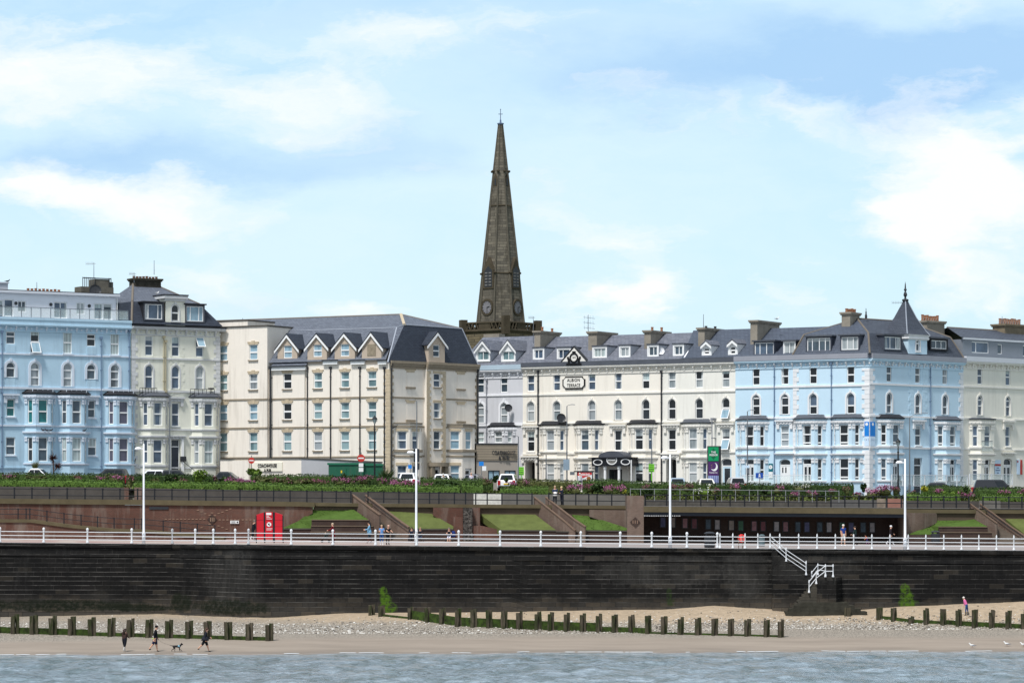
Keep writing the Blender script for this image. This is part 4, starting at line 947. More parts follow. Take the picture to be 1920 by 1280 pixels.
mb = MB(f); ua, ub, uc = f.u(1054, .35), f.u(1100, .35), f.u(1077, .35); z0, z1 = f.row(1077, 652, 683.5, .35)
mb.slab([(ua, z0), (ub, z0), (ub - .05, z0 + .35), (uc, z1), (ua + .05, z0 + .35)], .1, .42); gb = mb.build('gable_pediment', TRC, b.root)
mb = MB(f)
for p, q in (((ua - .08, z0 + .3), (uc, z1 + .12)), ((uc, z1 + .12), (ub + .08, z0 + .3))): mb.loft([[(p[0], .0, p[1]), (p[0], .48, p[1]), (p[0], .48, p[1] + .1), (p[0], .0, p[1] + .1)], [(q[0], .0, q[1]), (q[0], .48, q[1]), (q[0], .48, q[1] + .1), (q[0], .0, q[1] + .1)]])
mb.build('pediment_edge', METAL_D, gb)
mb = MB(f); zc = f.z(1077, 670.5, .45)
ring = lambda r, y: [(uc + r * math.cos(a), y, zc + r * math.sin(a)) for a in [2 * math.pi * k / 24 for k in range(24)]]
mb.loft([ring(.52, .42), ring(.52, .5), ring(.36, .5), ring(.36, .42)], True, False, False)
mb.box(uc - .9, uc + .9, .42, .49, zc - .78, zc - .56); mb.box(uc - .72, uc - .47, .42, .485, zc - .56, zc - .05); mb.box(uc + .47, uc + .72, .42, .485, zc - .56, zc - .05); mb.box(uc - .82, uc - .6, .42, .48, zc - .12, zc + .12); mb.box(uc + .6, uc + .82, .42, .48, zc - .12, zc + .12); mb.box(uc - .2, uc + .2, .42, .48, zc + .48, zc + .68)
mb.build('emblem', BLK, gb); mb = MB(f); mb.poly(ring(.37, .44)); mb.build('emblem_disc', TRC, gb)
lettering('1873', .22, BLK, gb, f(uc, .46, zc + .02), (f.d.x, f.d.y, 0), .01, .9)
mb = MB(f); ua, ub = f.u(1054.5, .1), f.u(1097, .1); z0, z1 = f.row(1076, 705.3, 729.3, .1); c = .32
oct_ = lambda e: [(ua + c + e * .4, z0 + e), (ub - c - e * .4, z0 + e), (ub - c * .75 - e * .3, z0 + c * .75 + e * .3), (ub - e, z0 + c + e * .4), (ub - e, z1 - c - e * .4), (ub - c * .75 - e * .3, z1 - c * .75 - e * .3), (ub - c - e * .4, z1 - e), (ua + c + e * .4, z1 - e), (ua + c * .75 + e * .3, z1 - c * .75 - e * .3), (ua + e, z1 - c - e * .4), (ua + e, z0 + c + e * .4), (ua + c * .75 + e * .3, z0 + c * .75 + e * .3)]
mb.slab(oct_(0), .0, .1); pq = mb.build('name_plaque', BLK, b.root); mb = MB(f); mb.slab(oct_(.15), .09, .115); mb.build('plaque_face', plain('plaque_white', C(240, 236, 226), .6, .2, .03), pq)
uc = (ua + ub) / 2
lettering('ALBION', .47, BLK, pq, f(uc, .13, (z0 + z1) / 2 + .26), (f.d.x, f.d.y, 0), .012, .84, bold=.006); lettering('TERRACE', .47, BLK, pq, f(uc, .13, (z0 + z1) / 2 - .28), (f.d.x, f.d.y, 0), .012, .74, bold=.006)
for px in (1008.7, 1240): b.pipe(px, 697, 905, r=.08)
dish(b, 1052, 784, .5, .7); b.aerial(1103, 590, 622, -2.2, kind='array'); dish(b, 1238.5, 658, .4, -.6, mat=TRW)
# canopy
CAN = plain('black_canopy_paint', C(22, 23, 30), .35, .5, .08)
w = 2.0; ua, ub = f.u(1109.5, w), f.u(1186, w); z0, z1 = f.row(1147, 858.5, 873.5, w); uc = f.u(1146.5, w); mb = MB(f)
pts = [(ua, z0), (ub, z0), (ub, z1)] + [(uc + 1.45 * math.cos(a), z1 - .02 + .62 * math.sin(a)) for a in [math.pi * k / 14 for k in range(15)]] + [(ua, z1)]
mb.slab(pts, w - .12, w); mb.box(ua, ua + .1, 0, w - .12, z0, z1); mb.box(ub - .1, ub, 0, w - .12, z0, z1); mb.box(ua - .35, ub + .12, 0, w + .15, z1 + .003, z1 + .1)
cn = mb.build('entrance_canopy', CAN, b.root)
mb = MB(f); mb.loft([[(uc + 1.52 * math.cos(a), y, z1 + .1 + .62 * math.sin(a)) for a in [math.pi * k / 12 for k in range(13)]] for y in (w + .05, 0)]); mb.build('canopy_roof', LEAD, cn)
def oval(uo, zo, ra, rb, t, mat, parent, fill=None):
 m = MB(f); e = lambda a, c, y: [(uo + a * math.cos(q), y, zo + c * math.sin(q)) for q in [2 * math.pi * k / 28 for k in range(28)]]
 m.loft([e(ra, rb, w), e(ra, rb, w + .04), e(ra - t, rb - t, w + .04), e(ra - t, rb - t, w)], True, False, False); m.build('oval_frame', mat, parent)
 if fill: m = MB(f); m.poly(e(ra - t, rb - t, w + .02)); m.build('oval_plate', fill, parent)
oval(uc + .05, z1 - .18, .62, .5, .1, WHITE, cn, plain('grey_plate', C(120, 118, 114), .5, .3, .1)); oval(f.u(1121, w), (z0 + z1) / 2, .55, .32, .09, WHITE, cn); oval(f.u(1173, w), (z0 + z1) / 2 + .02, .55, .32, .09, WHITE, cn)
lettering('EXPANSE', .2, WHITE, cn, f(uc + .05, w + .04, z1 - .2), (f.d.x, f.d.y, 0), .01, .95, bold=.008)
mb = MB(f)
for px in (1134.5, 1160.7): u = f.u(px, w - .3); p = f(u, w - .3, 0); mb.T = None; mb.lathe([(.2, 0), (.2, .25), (.15, .3), (.135, z0 - b.zb - .35), (.2, z0 - b.zb - .28), (.2, z0 - b.zb)], (p[0], p[1], b.zb), 14)
mb.build('column', WHITE, cn)
mb = MB(f); u = f.u(1184, w + .05); mb.box(u - .05, u + .05, w + .03, w + .13, b.zb, z1 - .2); mb.build('white_post', WHITE, cn)
# ivory pair
b = Build('ivory_house', f, 1310, 'ivory terraced house with an arched open porch and pointed white roof windows', CR2, TRC)
porch(b, 1249, 1268, 860)
terrace(b, [(1260, 'wkkk'), (1311, 'kd-d' + 'w'), (1361, 'kkdd' + 'wt')], um, u1, [(1286.5, 1312, LEAD, ['bw', 'bw'], {})], None, SLN)
b.door(f.u(1362), b.zb + .45, f.z(1362, 873), 1.15, plain('pale_blue_door', C(196, 220, 232), .4, .4, .05), True, fan=.75, arch=.45)
b.finish(um, u1, zc1, 10); roof_simple(b, f, 1240.5, 1300, ze, -5, zr, SLF)
ua, ub = f.u(1284), f.u(1395); polys(b, 'new_roof', SLN, [[f(ua - .2, .37, ze + .03), f(ub, .37, ze + .03), f(ub, -5, zr + .22), f(f.u(1300, -5), -5, zr + .22)], [f(f.u(1300, -5), -5, zr + .22), f(ub, -5, zr + .22), f(ub, -10, ze), f(f.u(1300, -10), -10, ze)], [f(ub, .37, ze), f(ub, -5, zr + .22), f(ub, -10, ze)]])
mb = MB(); mb.tube(f(f.u(1286), .37, ze + .08), f(f.u(1306, -4), -4, zr - .7), .09, .09, 5); mb.build('parapet_edge', TRW, b.root)
b.dormer(1261.5, 1282.5, 645.5, 668.5, -.25, 3.5, (.55,), WHITE, CHEEK, LEAD, f, 'm', frame=.17, over=.06)
for pl, pr in ((1315.7, 1334), (1365, 1383)): b.dormer(pl, pr, 648 if pl < 1340 else 645, 668.5 if pl < 1340 else 668, -.05, 2.9, 1, WHITE, WHITE, SLF, f, 'd', gable=639.5 if pl < 1340 else 637, over=.05, frame=.24)
b.chimney(1309, 1321, 614, 643, -1.9, 4.2, RENDER_CH, 2, poth=.25, potmat=METAL_D); b.aerial(1319, 589, 614, -3, kind='rod')
b.pipe(1335, 786, 840, plain('grey_pipe', C(140, 142, 148), .5), w=.8)
# ---- blue corner hotel
BLUE = plain('sky_blue_paint', C(199, 224, 238), .7, .2, .05, .5, 0, .1, C(150, 165, 180)); TRB = plain('blue_hotel_white_trim', C(230, 230, 230), .7, .2, .05, 1.2, 0, .12)
b = Build('blue_corner_hotel', f, 1600, 'light blue corner hotel with white quoins and a slated turret', BLUE, TRB)
u0, u1 = f.u(1379), f.u(1630)
top, arc = f.row(1525, 688, 719.5), f.row(1525, 738, 776.5)
for px in (1417.7, 1471.6, 1524.7, 1595):
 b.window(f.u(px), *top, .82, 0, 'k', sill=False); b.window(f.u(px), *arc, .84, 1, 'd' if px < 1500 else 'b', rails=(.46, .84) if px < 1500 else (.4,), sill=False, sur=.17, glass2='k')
b.window(f.u(1471.6), *f.row(1471.6, 797.5, 836.5), .9, 0, 'c', rails=(.32, .65)); b.hood(f.u(1471.6), 2.0, *f.row(1471.6, 787, 795.5), brack=.45)
b.door(f.u(1471.5), b.zb + .5, f.z(1471, 871.5), 1.2, WHITE, False, fan=.6, arch=.5); b.hood(f.u(1471.5), 2.1, *f.row(1471, 849, 853.5))
mb = MB(f); uu = f.u(1470.5, -.2); zz = f.z(1470, 884)
for s_ in (-1, 1): mb.box(uu + s_ * .17 - .07, uu + s_ * .17 + .07, -.215, -.205, zz - .1, zz + .45)
mb.box(uu - .25, uu + .25, -.215, -.205, zz + .6, zz + .78); mb.build('door_lights', GLASS['k'], b.root)
r1, r0 = f.row(1530, 796.5, 835, .83), f.row(1530, 859.5, 900, .83)
zz = lambda py: f.z(1530, py, .83)
trm = [(zz(795), zz(789), .16), (zz(841), zz(835.5), .14), (zz(854), zz(849.5), .2), (zz(905), zz(900.5), .12)]
b.bay(1391.5, 1419, .83, [r1, r0], zz(785), ['kk', 'kk'], trm, LEAD, .98, .5, door=(1, b.zb + .4)); b.bay(1498.5, 1527, .83, [r1, r0], zz(785), ['dk', 'dk'], trm, LEAD, .98, .5, rails=(.14, .55), door=(1, b.zb + .4)); b.bay(1568, 1597, .83, [r1, r0], zz(785), ['dk', 'dk'], trm, LEAD, .98, .5, rails=(.14, .55))
b.course(u0, u1, *f.row(1525, 722, 725.5), .1); b.course(u0, u1, *f.row(1525, 780, 783.5), .14); b.course(u0, u1, *f.row(1525, 837, 840.5), .12)
zc0, zc1 = f.row(1525, 674, 687); GUT = plain('grey_gutter_board', C(150, 152, 160), .6, .3, .1)
b.cornice(u0, u1, zc0, zc1, e=.4, step=.95, mat=BLUE, bmat=TRB, gut=GUT, gutz=.5)
for k, (za, zb_) in enumerate(((b.zb, zz(841)), (f.z(1525, 836), zc0 - .3))): b.quoins(u1 - .8, u1 + .05, za, zb_, flip=True, h=.46)
b.quoins(f.u(1487), f.u(1498), f.z(1490, 905), zc0 - .2, h=.46)
mats_wall = b.finish(u0, u1, zc1, 11)
g = FB; gu = g.u(1806)
top, arc = g.row(1721, 686.5, 718), g.row(1721, 738.5, 776)
for px in (1667.3, 1721, 1772):
 b.window(g.u(px), *top, .82, 0, 'm' if px < 1700 else 'c', g, sill=False); b.window(g.u(px), *arc, .84, 1, 'm', g, rails=(.4,), sill=False, sur=.17)
b.window(g.u(1721.5), *g.row(1721, 797, 835), .92, 0, 'm', g); b.hood(g.u(1721.5), 2.0, *g.row(1721, 787, 795.5), brack=.45, T=g)
b.door(g.u(1721.5), b.zb + .3, g.z(1721, 872), 1.3, METAL_D, True, g, fan=.75);
r1, r0 = g.row(1668, 795, 834, .83), g.row(1668, 859, 900, .83); zz = lambda py: g.z(1668, py, .83)
trm = [(zz(793.5), zz(787.5), .16), (zz(840), zz(834.5), .14), (zz(852.5), zz(848), .2), (zz(904), zz(899.5), .12)]
b.bay(1668, 1692.5, .83, [r1, r0], zz(784.5), ['km', 'mk'], trm, BLACKP, .98, .55, T=g, rails=(.14, .55), door=(1, b.zb + .4)); b.bay(1774, 1799.5, .83, [r1, r0], zz(784.5), ['mm', 'wm'], trm, LEAD, .98, .55, T=g, rails=(.14, .55), door=(1, b.zb + .4))
b.course(0, gu, *g.row(1721, 721, 724.5), .1, T=g); b.course(0, gu, *g.row(1721, 780, 783.5), .14, T=g); b.course(0, gu, *g.row(1721, 838, 841.5), .12, T=g)
b.cornice(0.02, gu, zc0, zc1, T=g, e=.4, step=.95, mat=BLUE, bmat=TRB, gut=GUT, gutz=.5)
b.quoins(-.05, .8, b.zb, zc0 - .3, T=g, h=.46); b.quoins(gu - .75, gu - .02, b.zb, zc0 - .3, T=g, h=.46, flip=True)
b.quoins(g.u(1703), g.u(1713), g.z(1710, 783), zc0 - .2, T=g, e=.03, mat=BLUE, flip=True); b.quoins(g.u(1729), g.u(1738), g.z(1710, 783), zc0 - .2, T=g, e=.03, mat=BLUE)
b.finish(0, gu, zc1, 10, T=g, name='side_wall')
for px, T_ in ((1451.5, f), (1558.5, f), (1745, g)): b.pipe(px, 681, 905, plain('blue_grey_pipe', C(110, 132, 158), .5, .3, .1), T=T_)
ze = zc1 + .5
cE = f(u1 + .2, .35, ze)
# left lower roof of the hotel
zr = f.z(1440, 615.5, -5); ua, ub = f.u(1379), f.u(1500)
polys(b, 'left_roof', SLN, [[f(ua, .36, ze), f(ub + 1, .36, ze), f(f.u(1560, -5), -5, zr), f(ua + .5, -5, zr)], [f(ua + .5, -5, zr), f(f.u(1560, -5), -5, zr), f(f.u(1560, -5), -10, ze), f(ua + .5, -10, ze)]])
# mansard round the corner
L0, L1, K1 = f(f.u(1486, .36), .36, ze), W(f, 1508, 628, -.75), W(f, 1628, 622.5, -1.0)
zM = (L1[2] + K1[2]) / 2; K1 = (K1[0], K1[1], zM); L1 = (L1[0], L1[1], zM)
R0 = g(g.u(1807, .36), .36, ze); R1 = g(g.u(1782, -.75), -.75, zM)
A1 = W(f, 1607, 597, -4.2); A0 = W(f, 1577, 602, -5.5); A2 = W(g, 1700, 599, -4.2); A3 = W(g, 1735, 606, -4.2)
zA = A1[2]; A1 = (A1[0], A1[1], zA); A2 = (A2[0], A2[1], zA); B1 = f(f.u(1513, -9), -9, zM); B2 = g(g.u(1782, -9), -9, zM)
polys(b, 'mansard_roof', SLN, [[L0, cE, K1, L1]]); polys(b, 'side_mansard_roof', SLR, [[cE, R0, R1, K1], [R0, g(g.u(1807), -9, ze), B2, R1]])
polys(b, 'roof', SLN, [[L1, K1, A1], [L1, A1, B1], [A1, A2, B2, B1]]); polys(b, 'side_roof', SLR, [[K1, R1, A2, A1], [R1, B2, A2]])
mb = MB()
for p, q, r in ((cE, K1, .1), (K1, A1, .09), (A1, A2, .09), (L0, L1, .1), (L1, A1, .07), (A2, R1, .1), (R1, R0, .09)): mb.tube(p, q, r, r, 5)
mb.build('ridge_tiles', hipm, b.root)
mb = MB(); mb.lathe([(.12, 0), (.12, .3), (.06, .5), (.08, .62), (.03, .75), (.03, 1.0), (.0, 1.05)], (A1[0] + .9, A1[1], zA), 8); mb.build('finial', METAL_D, b.root)
DC = plain('slate_cheek', C(70, 75, 86), .6, .3, .15)
b.dormer(1413, 1452, 640, 668, .1, 3.3, (.27, .62), DC, DC, LEAD, f, 'b', frame=.1); b.dormer(1468.5, 1491.5, 639.5, 666.5, .05, 3.3, 2, WHITE, DC, LEAD, f, 'w', frame=.08)
b.dormer(1511, 1558.5, 631, 661, .2, 2.6, (.22, .52, .78), DC, DC, LEAD, f, 'm', frame=.12); b.dormer(1575, 1611, 629, 658, .2, 2.6, (.36, .7), DC, DC, LEAD, f, 'w', frame=.12)
b.dormer(1657.5, 1691, 629, 657, .2, 2.6, (.36, .72), DC, DC, LEAD, g, 'b', frame=.12); b.dormer(1744.5, 1777.5, 635, 657, .2, 2.6, (.32, .66), BLACKP, BLACKP, LEAD, g, 'm', frame=.16)
for pl, pr, pt, pb, w, D, n, fr, m in ((1407, 1420, 600, 636, -1.9, 5.2, 0, f, RENDER_CH), (1578, 1594, 585, 611, -2.4, 2.3, 7, f, RENDER_CH)): b.chimney(pl, pr, pt, pb, w, D, m, n, fr, poth=.4)
b.chimney(1738, 1771, 601.5, 622, -4.2, 1.5, RENDER_CH, 7, g, poth=.62)
# turret
w = .25; ua, ub = g.u(1705, w), g.u(1740, w); r = (ub - ua); z0, zt = zc1 + .5, g.z(1720, 627, w); zap = g.z(1703, 563, -1.2)
cx, cy = (ua + ub) / 2 - .15, w - r / 2 - .1
cp = g(cx, cy, 0); ang = math.atan2(g.d.y, g.d.x)
def oct8(rad, z, k8=8): return [(cp[0] + rad * math.cos(ang + math.pi / 8 + 2 * math.pi * k / 8), cp[1] + rad * math.sin(ang + math.pi / 8 + 2 * math.pi * k / 8), z) for k in range(8)]
rad = r / 2 / math.cos(math.pi / 8) * 1.12
q4 = lambda e, z: [g(cx - r / 2 - e, w + e, z), g(cx + r / 2 + e, w + e, z), g(cx + r / 2 + e, w - r * 1.1, z), g(cx - r / 2 - e, w - r * 1.1, z)]
hl = []; T = lambda u, ww, z: g(u, ww + w, z)
b.window(cx, *g.row(1720, 637, 658, w), .62, 1, 'm', T, hl, rails=(.68,), sill=True, sur=.13)
mb = wall_mb(T, cx - r / 2, cx + r / 2, z0 - .4, zt, hl)
for u in (cx - r / 2, cx + r / 2): mb.poly([T(u, 0, z0 - .4), T(u, -r * 1.1, z0 - .4), T(u, -r * 1.1, zt), T(u, 0, zt)])
tw = mb.build('turret_wall', BLUE, b.root)
mb = MB(); mb.loft([q4(.1, zt - .55), q4(.18, zt - .4), q4(.1, zt - .25), q4(.26, zt - .02)]); mb.build('turret_moulding', TRB, tw)
def cone(z, e): return [g(cx + e * sx, cy + e * sy, z) for sx, sy in ((-1, .95), (1, .95), (1, -1), (-1, -1))]
h = zap - zt; mb = MB(); mb.loft([cone(zt, r * .5 + .3), cone(zt + h * .12, r * .5 + .0), cone(zt + h * .5, r * .27), cone(zap, .12)]); sp = mb.build('turret_roof', SLR, b.root)
mb = MB(); mb.lathe([(.3, -.1), (.34, .02), (.3, .1), (.1, .16), (.1, .35), (.2, .5), (.16, .7), (.07, .9), (.16, 1.05), (.08, 1.2), (.05, 1.6), (.0, 1.9)], (g(cx, cy, 0)[0], g(cx, cy, 0)[1], zap), 10); mb.build('finial', METAL_D, sp)
mb = MB()
for (sx, sy) in ((-1, .95), (1, .95)):
 for a, c in (((zt, r * .5 + .3), (zt + h * .12, r * .5 + .0)), ((zt + h * .12, r * .5 + .0), (zt + h * .5, r * .27)), ((zt + h * .5, r * .27), (zap, .12))): mb.tube(g(cx + a[1] * sx, cy + a[1] * sy, a[0]), g(cx + c[1] * sx, cy + c[1] * sy, c[0]), .06, .06, 5)
mb.build('hip_rolls', plain('bright_lead', C(150, 156, 166), .5, .4, .2), sp)
b.aerial(1691, 565, 600, -4, T=g, wd=1.0)
# banners and signs on the corner
BAN = plain('blue_banner', C(28, 128, 212), .5, .3, .05); BAN2 = plain('pale_banner', C(205, 225, 242), .5, .3, .03)
for fr, pl, pr in ((f, 1620.8, 1629.2), (g, 1632.2, 1641)):
 T = fr; ua, ub = fr.u(pl, .1), fr.u(pr, .1); z0, z1 = fr.row(1630, 790.3, 817.5, .1)
 mb = MB(T); mb.box(ua, ub, .06, .1, z0, z1); bn = mb.build('banner', BAN, b.root); mb = MB(T); mb.box(ua, ub, .06, .098, z0 - .95, z0 - .003); mb.build('banner_foot', BAN2, bn)
 mb = MB(T); um_ = (ua + ub) / 2; zc = z1 - .24; mb.loft([[(um_ + q * math.cos(a), y, zc + q * math.sin(a)) for a in [2 * math.pi * k / 16 for k in range(16)]] for q, y in ((.15, .1), (.15, .108))]); mb.build('banner_emblem', WHITE, bn)
 lettering('{ x }', .28, plain('slate_blue_ink', C(70, 95, 135), .5), bn, T(um_, .104, z0 - .32), (T.d.x, T.d.y, 0), .003, .8)
mb = MB(f); ua, ub = f.u(1441, .1), f.u(1448.7, .1); z0, z1 = f.row(1445, 868.5, 884, .1); mb.box(ua, ub, .05, .1, z0, z1); sg = mb.build('wall_sign', plain('teal_sign', C(22, 108, 120), .5, .3, .04), b.root)
mb = MB(f); mb.box(ua, ub, .05, .098, z0 - .6, z0 - .003); mb.build('sign_foot', WHITE, sg); mb = MB(f); zc = z1 - .36; um_ = (ua + ub) / 2
mb.loft([[(um_ + q * math.cos(a), y, zc + q * math.sin(a)) for a in [2 * math.pi * k / 16 for k in range(16)]] for q, y in ((.2, .1), (.2, .108), (.08, .108), (.08, .1))]); mb.build('sign_emblem', WHITE, sg); lettering('{ x }', .3, plain('slate_blue_ink', C(70, 95, 135), .5), sg, f(um_, .104, z0 - .3), (f.d.x, f.d.y, 0), .003, .8)
# ---- right-hand cream house
CRG = plain('greyed_cream_paint', C(236, 232, 219), .75, .2, .06, .6, 0, .25, C(165, 162, 150))
b = Build('pale_stone_house', g, 1870, 'greyish cream terraced house with a wide grey attic, at the right edge', CRG, TRC)
u0, u1 = gu, g.u(2090)
top, arc = g.row(1890, 691, 722.5), g.row(1890, 743.5, 780)
for px in (1837.4, 1890, 1945, 1997, 2050):
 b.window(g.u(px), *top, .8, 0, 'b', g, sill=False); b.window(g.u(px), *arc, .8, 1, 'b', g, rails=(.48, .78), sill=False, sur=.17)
b.window(g.u(1890), *g.row(1890, 799, 837), .9, 0, 'b', g); b.hood(g.u(1890), 2.0, *g.row(1890, 788, 796.5), brack=.45, T=g)
b.door(g.u(1890), b.zb + .6, g.z(1890, 871.5), 1.45, WHITE, True, g, fan=.7, arch=.55, double=True); b.hood(g.u(1890), 2.2, *g.row(1890, 848, 853), T=g)
r1, r0 = g.row(1839, 797.5, 836.5, .83), g.row(1839, 861, 901, .83); zz = lambda py: g.z(1839, py, .83)
trm = [(zz(796), zz(789.5), .16), (zz(842), zz(837), .14), (zz(853.5), zz(849.5), .2)]
b.bay(1839, 1864, .83, [r1, r0], zz(786), ['bb', 'bb'], trm, LEAD, 1.0, .55, T=g, door=(1, b.zb + .4), roofh=.2)
mb = MB(g); ua, ub = g.u(1841, .95), g.u(1861, .95); z0 = zz(845); mb.box(ua, ub, .95, .97, z0, z0 + 1.0); mb.build('balcony_glass', BGLASS, b.root); mb = MB(g); mb.box(ua, ub, .93, 1.0, z0 + 1.0, z0 + 1.05); mb.build('balcony_rail', STEEL, b.root)
zc0, zc1 = g.row(1870, 680, 692); b.cornice(u0, u1, zc0, zc1, T=g, e=.4, step=.95, gut=plain('pale_fascia', C(205, 208, 214), .5, .3, .05), gutz=.5)
for (pt, pb) in ((725, 728), (784, 787), (841, 844)): b.course(u0, u1, *g.row(1870, pt, pb), .1, T=g)
b.finish(u0, u1, zc1, 10, T=g)
T = lambda u, w, z: g(u, w - .5, z); hl = []; GR = plain('grey_attic_cladding', C(128, 134, 142), .6, .3, .08)
for pl, pr, pt, pb, m, gl_ in ((1822, 1854.5, 641.5, 662.5, (.27,), 'b'), (1870.5, 1879.5, 643.5, 662.5, (), 'm'), (1918, 1945, 643, 664, (.5,), 'b')):
 ua, ub = g.u(pl, -.5), g.u(pr, -.5); b.window((ua + ub) / 2, *g.row(1850, pt, pb, -.5), ub - ua, 0, gl_, T, hl, (), m, sill=False)
ua, ub = g.u(1805, -.5), u1; z0, z1 = zc1 + .3, g.z(1850, 638.5, -.5)
mb = wall_mb(T, ua, ub, z0, z1, hl); mb.poly([T(ua, 0, z0), T(ua, -4, z0), T(ua, -4, z1), T(ua, 0, z1)]); mb.build('attic_wall', GR, b.root)
mb = MB(T); mb.box(ua, ub, -.1, .12, z1 + .002, z1 + .2); mb.build('attic_fascia', plain('pale_fascia', C(205, 208, 214), .5, .3, .05), b.root)
zr = g.z(1850, 618.5, -4.5); ul = g.u(1776, -4.5)
polys(b, 'roof', SLR, [[T(ua - .4, .1, z1 + .22), T(ub, .1, z1 + .22), g(ub, -4.5, zr), g(ul, -4.5, zr)], [g(ul, -4.5, zr), g(ub, -4.5, zr), g(ub, -10, z1), g(ul, -10, z1)]])
mb = MB(); mb.tube(g(ul, -4.5, zr), g(g.u(1908, -4.5), -4.5, zr), .1, .1, 5); mb.build('ridge_tiles', hipm, b.root)
b.chimney(1884, 1925, 608, 622, -3.4, 1.6, plain('buff_stone_stack', C(140, 128, 108), .9, .1, .3, 2, .4), 9, g, poth=.62, potmat=plain('buff_pot', C(158, 124, 106), .8, .1, .3, 3)); b.aerial(1879, 593, 618, -4, T=g, kind='rod')
mb = MB(g); ua, ub = g.u(1865.5, .1), g.u(1876.5, .1); z0, z1 = g.row(1871, 862, 888.5, .1); mb.box(ua, ub, .04, .1, z0, z1); sg = mb.build('wall_sign', BAN2, b.root); mb = MB(g); mb.box(ua, ub - .01, .09, .106, z1 - .62, z1 - .4); mb.build('sign_stripe', plain('brick_red_sign', C(182, 66, 58), .5, .3, .05), sg)
for k, wd in enumerate((.45, .75, .3)): mb = MB(g); um_ = (ua + ub) / 2; mb.box(um_ - wd / 2, um_ + wd / 2, .09, .104, z1 - .85 - k * .26, z1 - .76 - k * .26); mb.build('sign_line', plain('slate_blue_ink', C(70, 95, 135), .5), sg)
mb = MB(g); ua, ub = g.u(1907, .1), g.u(1912.5, .1); z0, z1 = g.row(1910, 861.5, 889, .1); mb.box(ua, ub, .04, .1, z0, z1); sg2 = mb.build('wall_sign', BAN2, b.root); mb = MB(g); ua, ub = g.u(1914, .1), g.u(1917.2, .1); mb.box(ua, ub, .04, .1, z0, z1); mb.build('red_sign_strip', plain('brick_red_sign', C(182, 66, 58), .5, .3, .05), sg2)
mb = MB(g); ua = g.u(1909.5, .1); mb.box(ua - .2, ua + .0, .095, .108, z1 - .3, z1 - .08); mb.build('sign_roof_mark', plain('brick_red_sign', C(182, 66, 58), .5, .3, .05), sg2)
# ---- church
ST = bricky('spire_stone', C(124, 117, 103), C(86, 82, 74), C(58, 56, 53), .9, .36, .02, .95, .6, .9, C(60, 56, 48), (1, .3)); STD = plain('dark_tower_stone', C(92, 84, 70), .95, .1, .4, .8, .5, streakcol=(.03, .03, .028))
YC = 400.0; cx = X(938.5, YC); zs = lambda py: Zat(py, YC); R8 = lambda px: px / 2 * YC / F
root = thing('church_spire', (cx, YC, zs(640) - 16), 'tall dark stone church spire with clock faces rising behind the terrace', 'church')
ROT = R(29.5)
def oc(px, py, rot=ROT): r = R8(px) / .966; return [(cx + r * math.cos(rot + 2 * math.pi * k / 8), YC + r * math.sin(rot + 2 * math.pi * k / 8), zs(py)) for k in range(8)]
mb = MB(); mb.loft([oc(88, 612), oc(77.6, 560), oc(35, 360), oc(7.5, 231)]); mb.build('spire', ST, root)
mb = MB()
for k in range(8):
 a, c, d, e = oc(89, 612)[k], oc(78.4, 560)[k], oc(35.6, 360)[k], oc(8, 231)[k]
 mb.tube(a, c, .16, .14, 6); mb.tube(c, d, .14, .1, 6); mb.tube(d, e, .1, .05, 6)
mb.build('spire_ribs', plain('rib_stone', C(106, 101, 90), .95, .1, .4, 1.2, .4), root)
mb = MB(); mb.loft([oc(69, 515.5), oc(71, 514), oc(69, 512.5)]); mb.loft([oc(42, 388.5), oc(43.5, 387), oc(42, 385.5)])
for py, wd in ((513, 68), (322, 27)):
 for p in oc(wd + 4, py): mb.ball((p[0], p[1], p[2]), .22, .22, .18, 6, 4)
mb.build('string_band', STD, root)
mb = MB(); p = zs(232); mb.lathe([(.3, -.2), (.42, -.05), (.42, .05), (.12, .1), (.1, .4), (.05, .6), (.04, 1.75), (.0, 1.85)], (cx, YC, p), 8); zc = p + 1.2
mb.box(cx - .28, cx + .28, YC - .03, YC + .03, zc - .04, zc + .04); mb.ball((cx, YC, p + 1.8), .07); mb.build('cross_finial', plain('blue_grey_iron', C(96, 112, 140), .5, .4, .1), root)
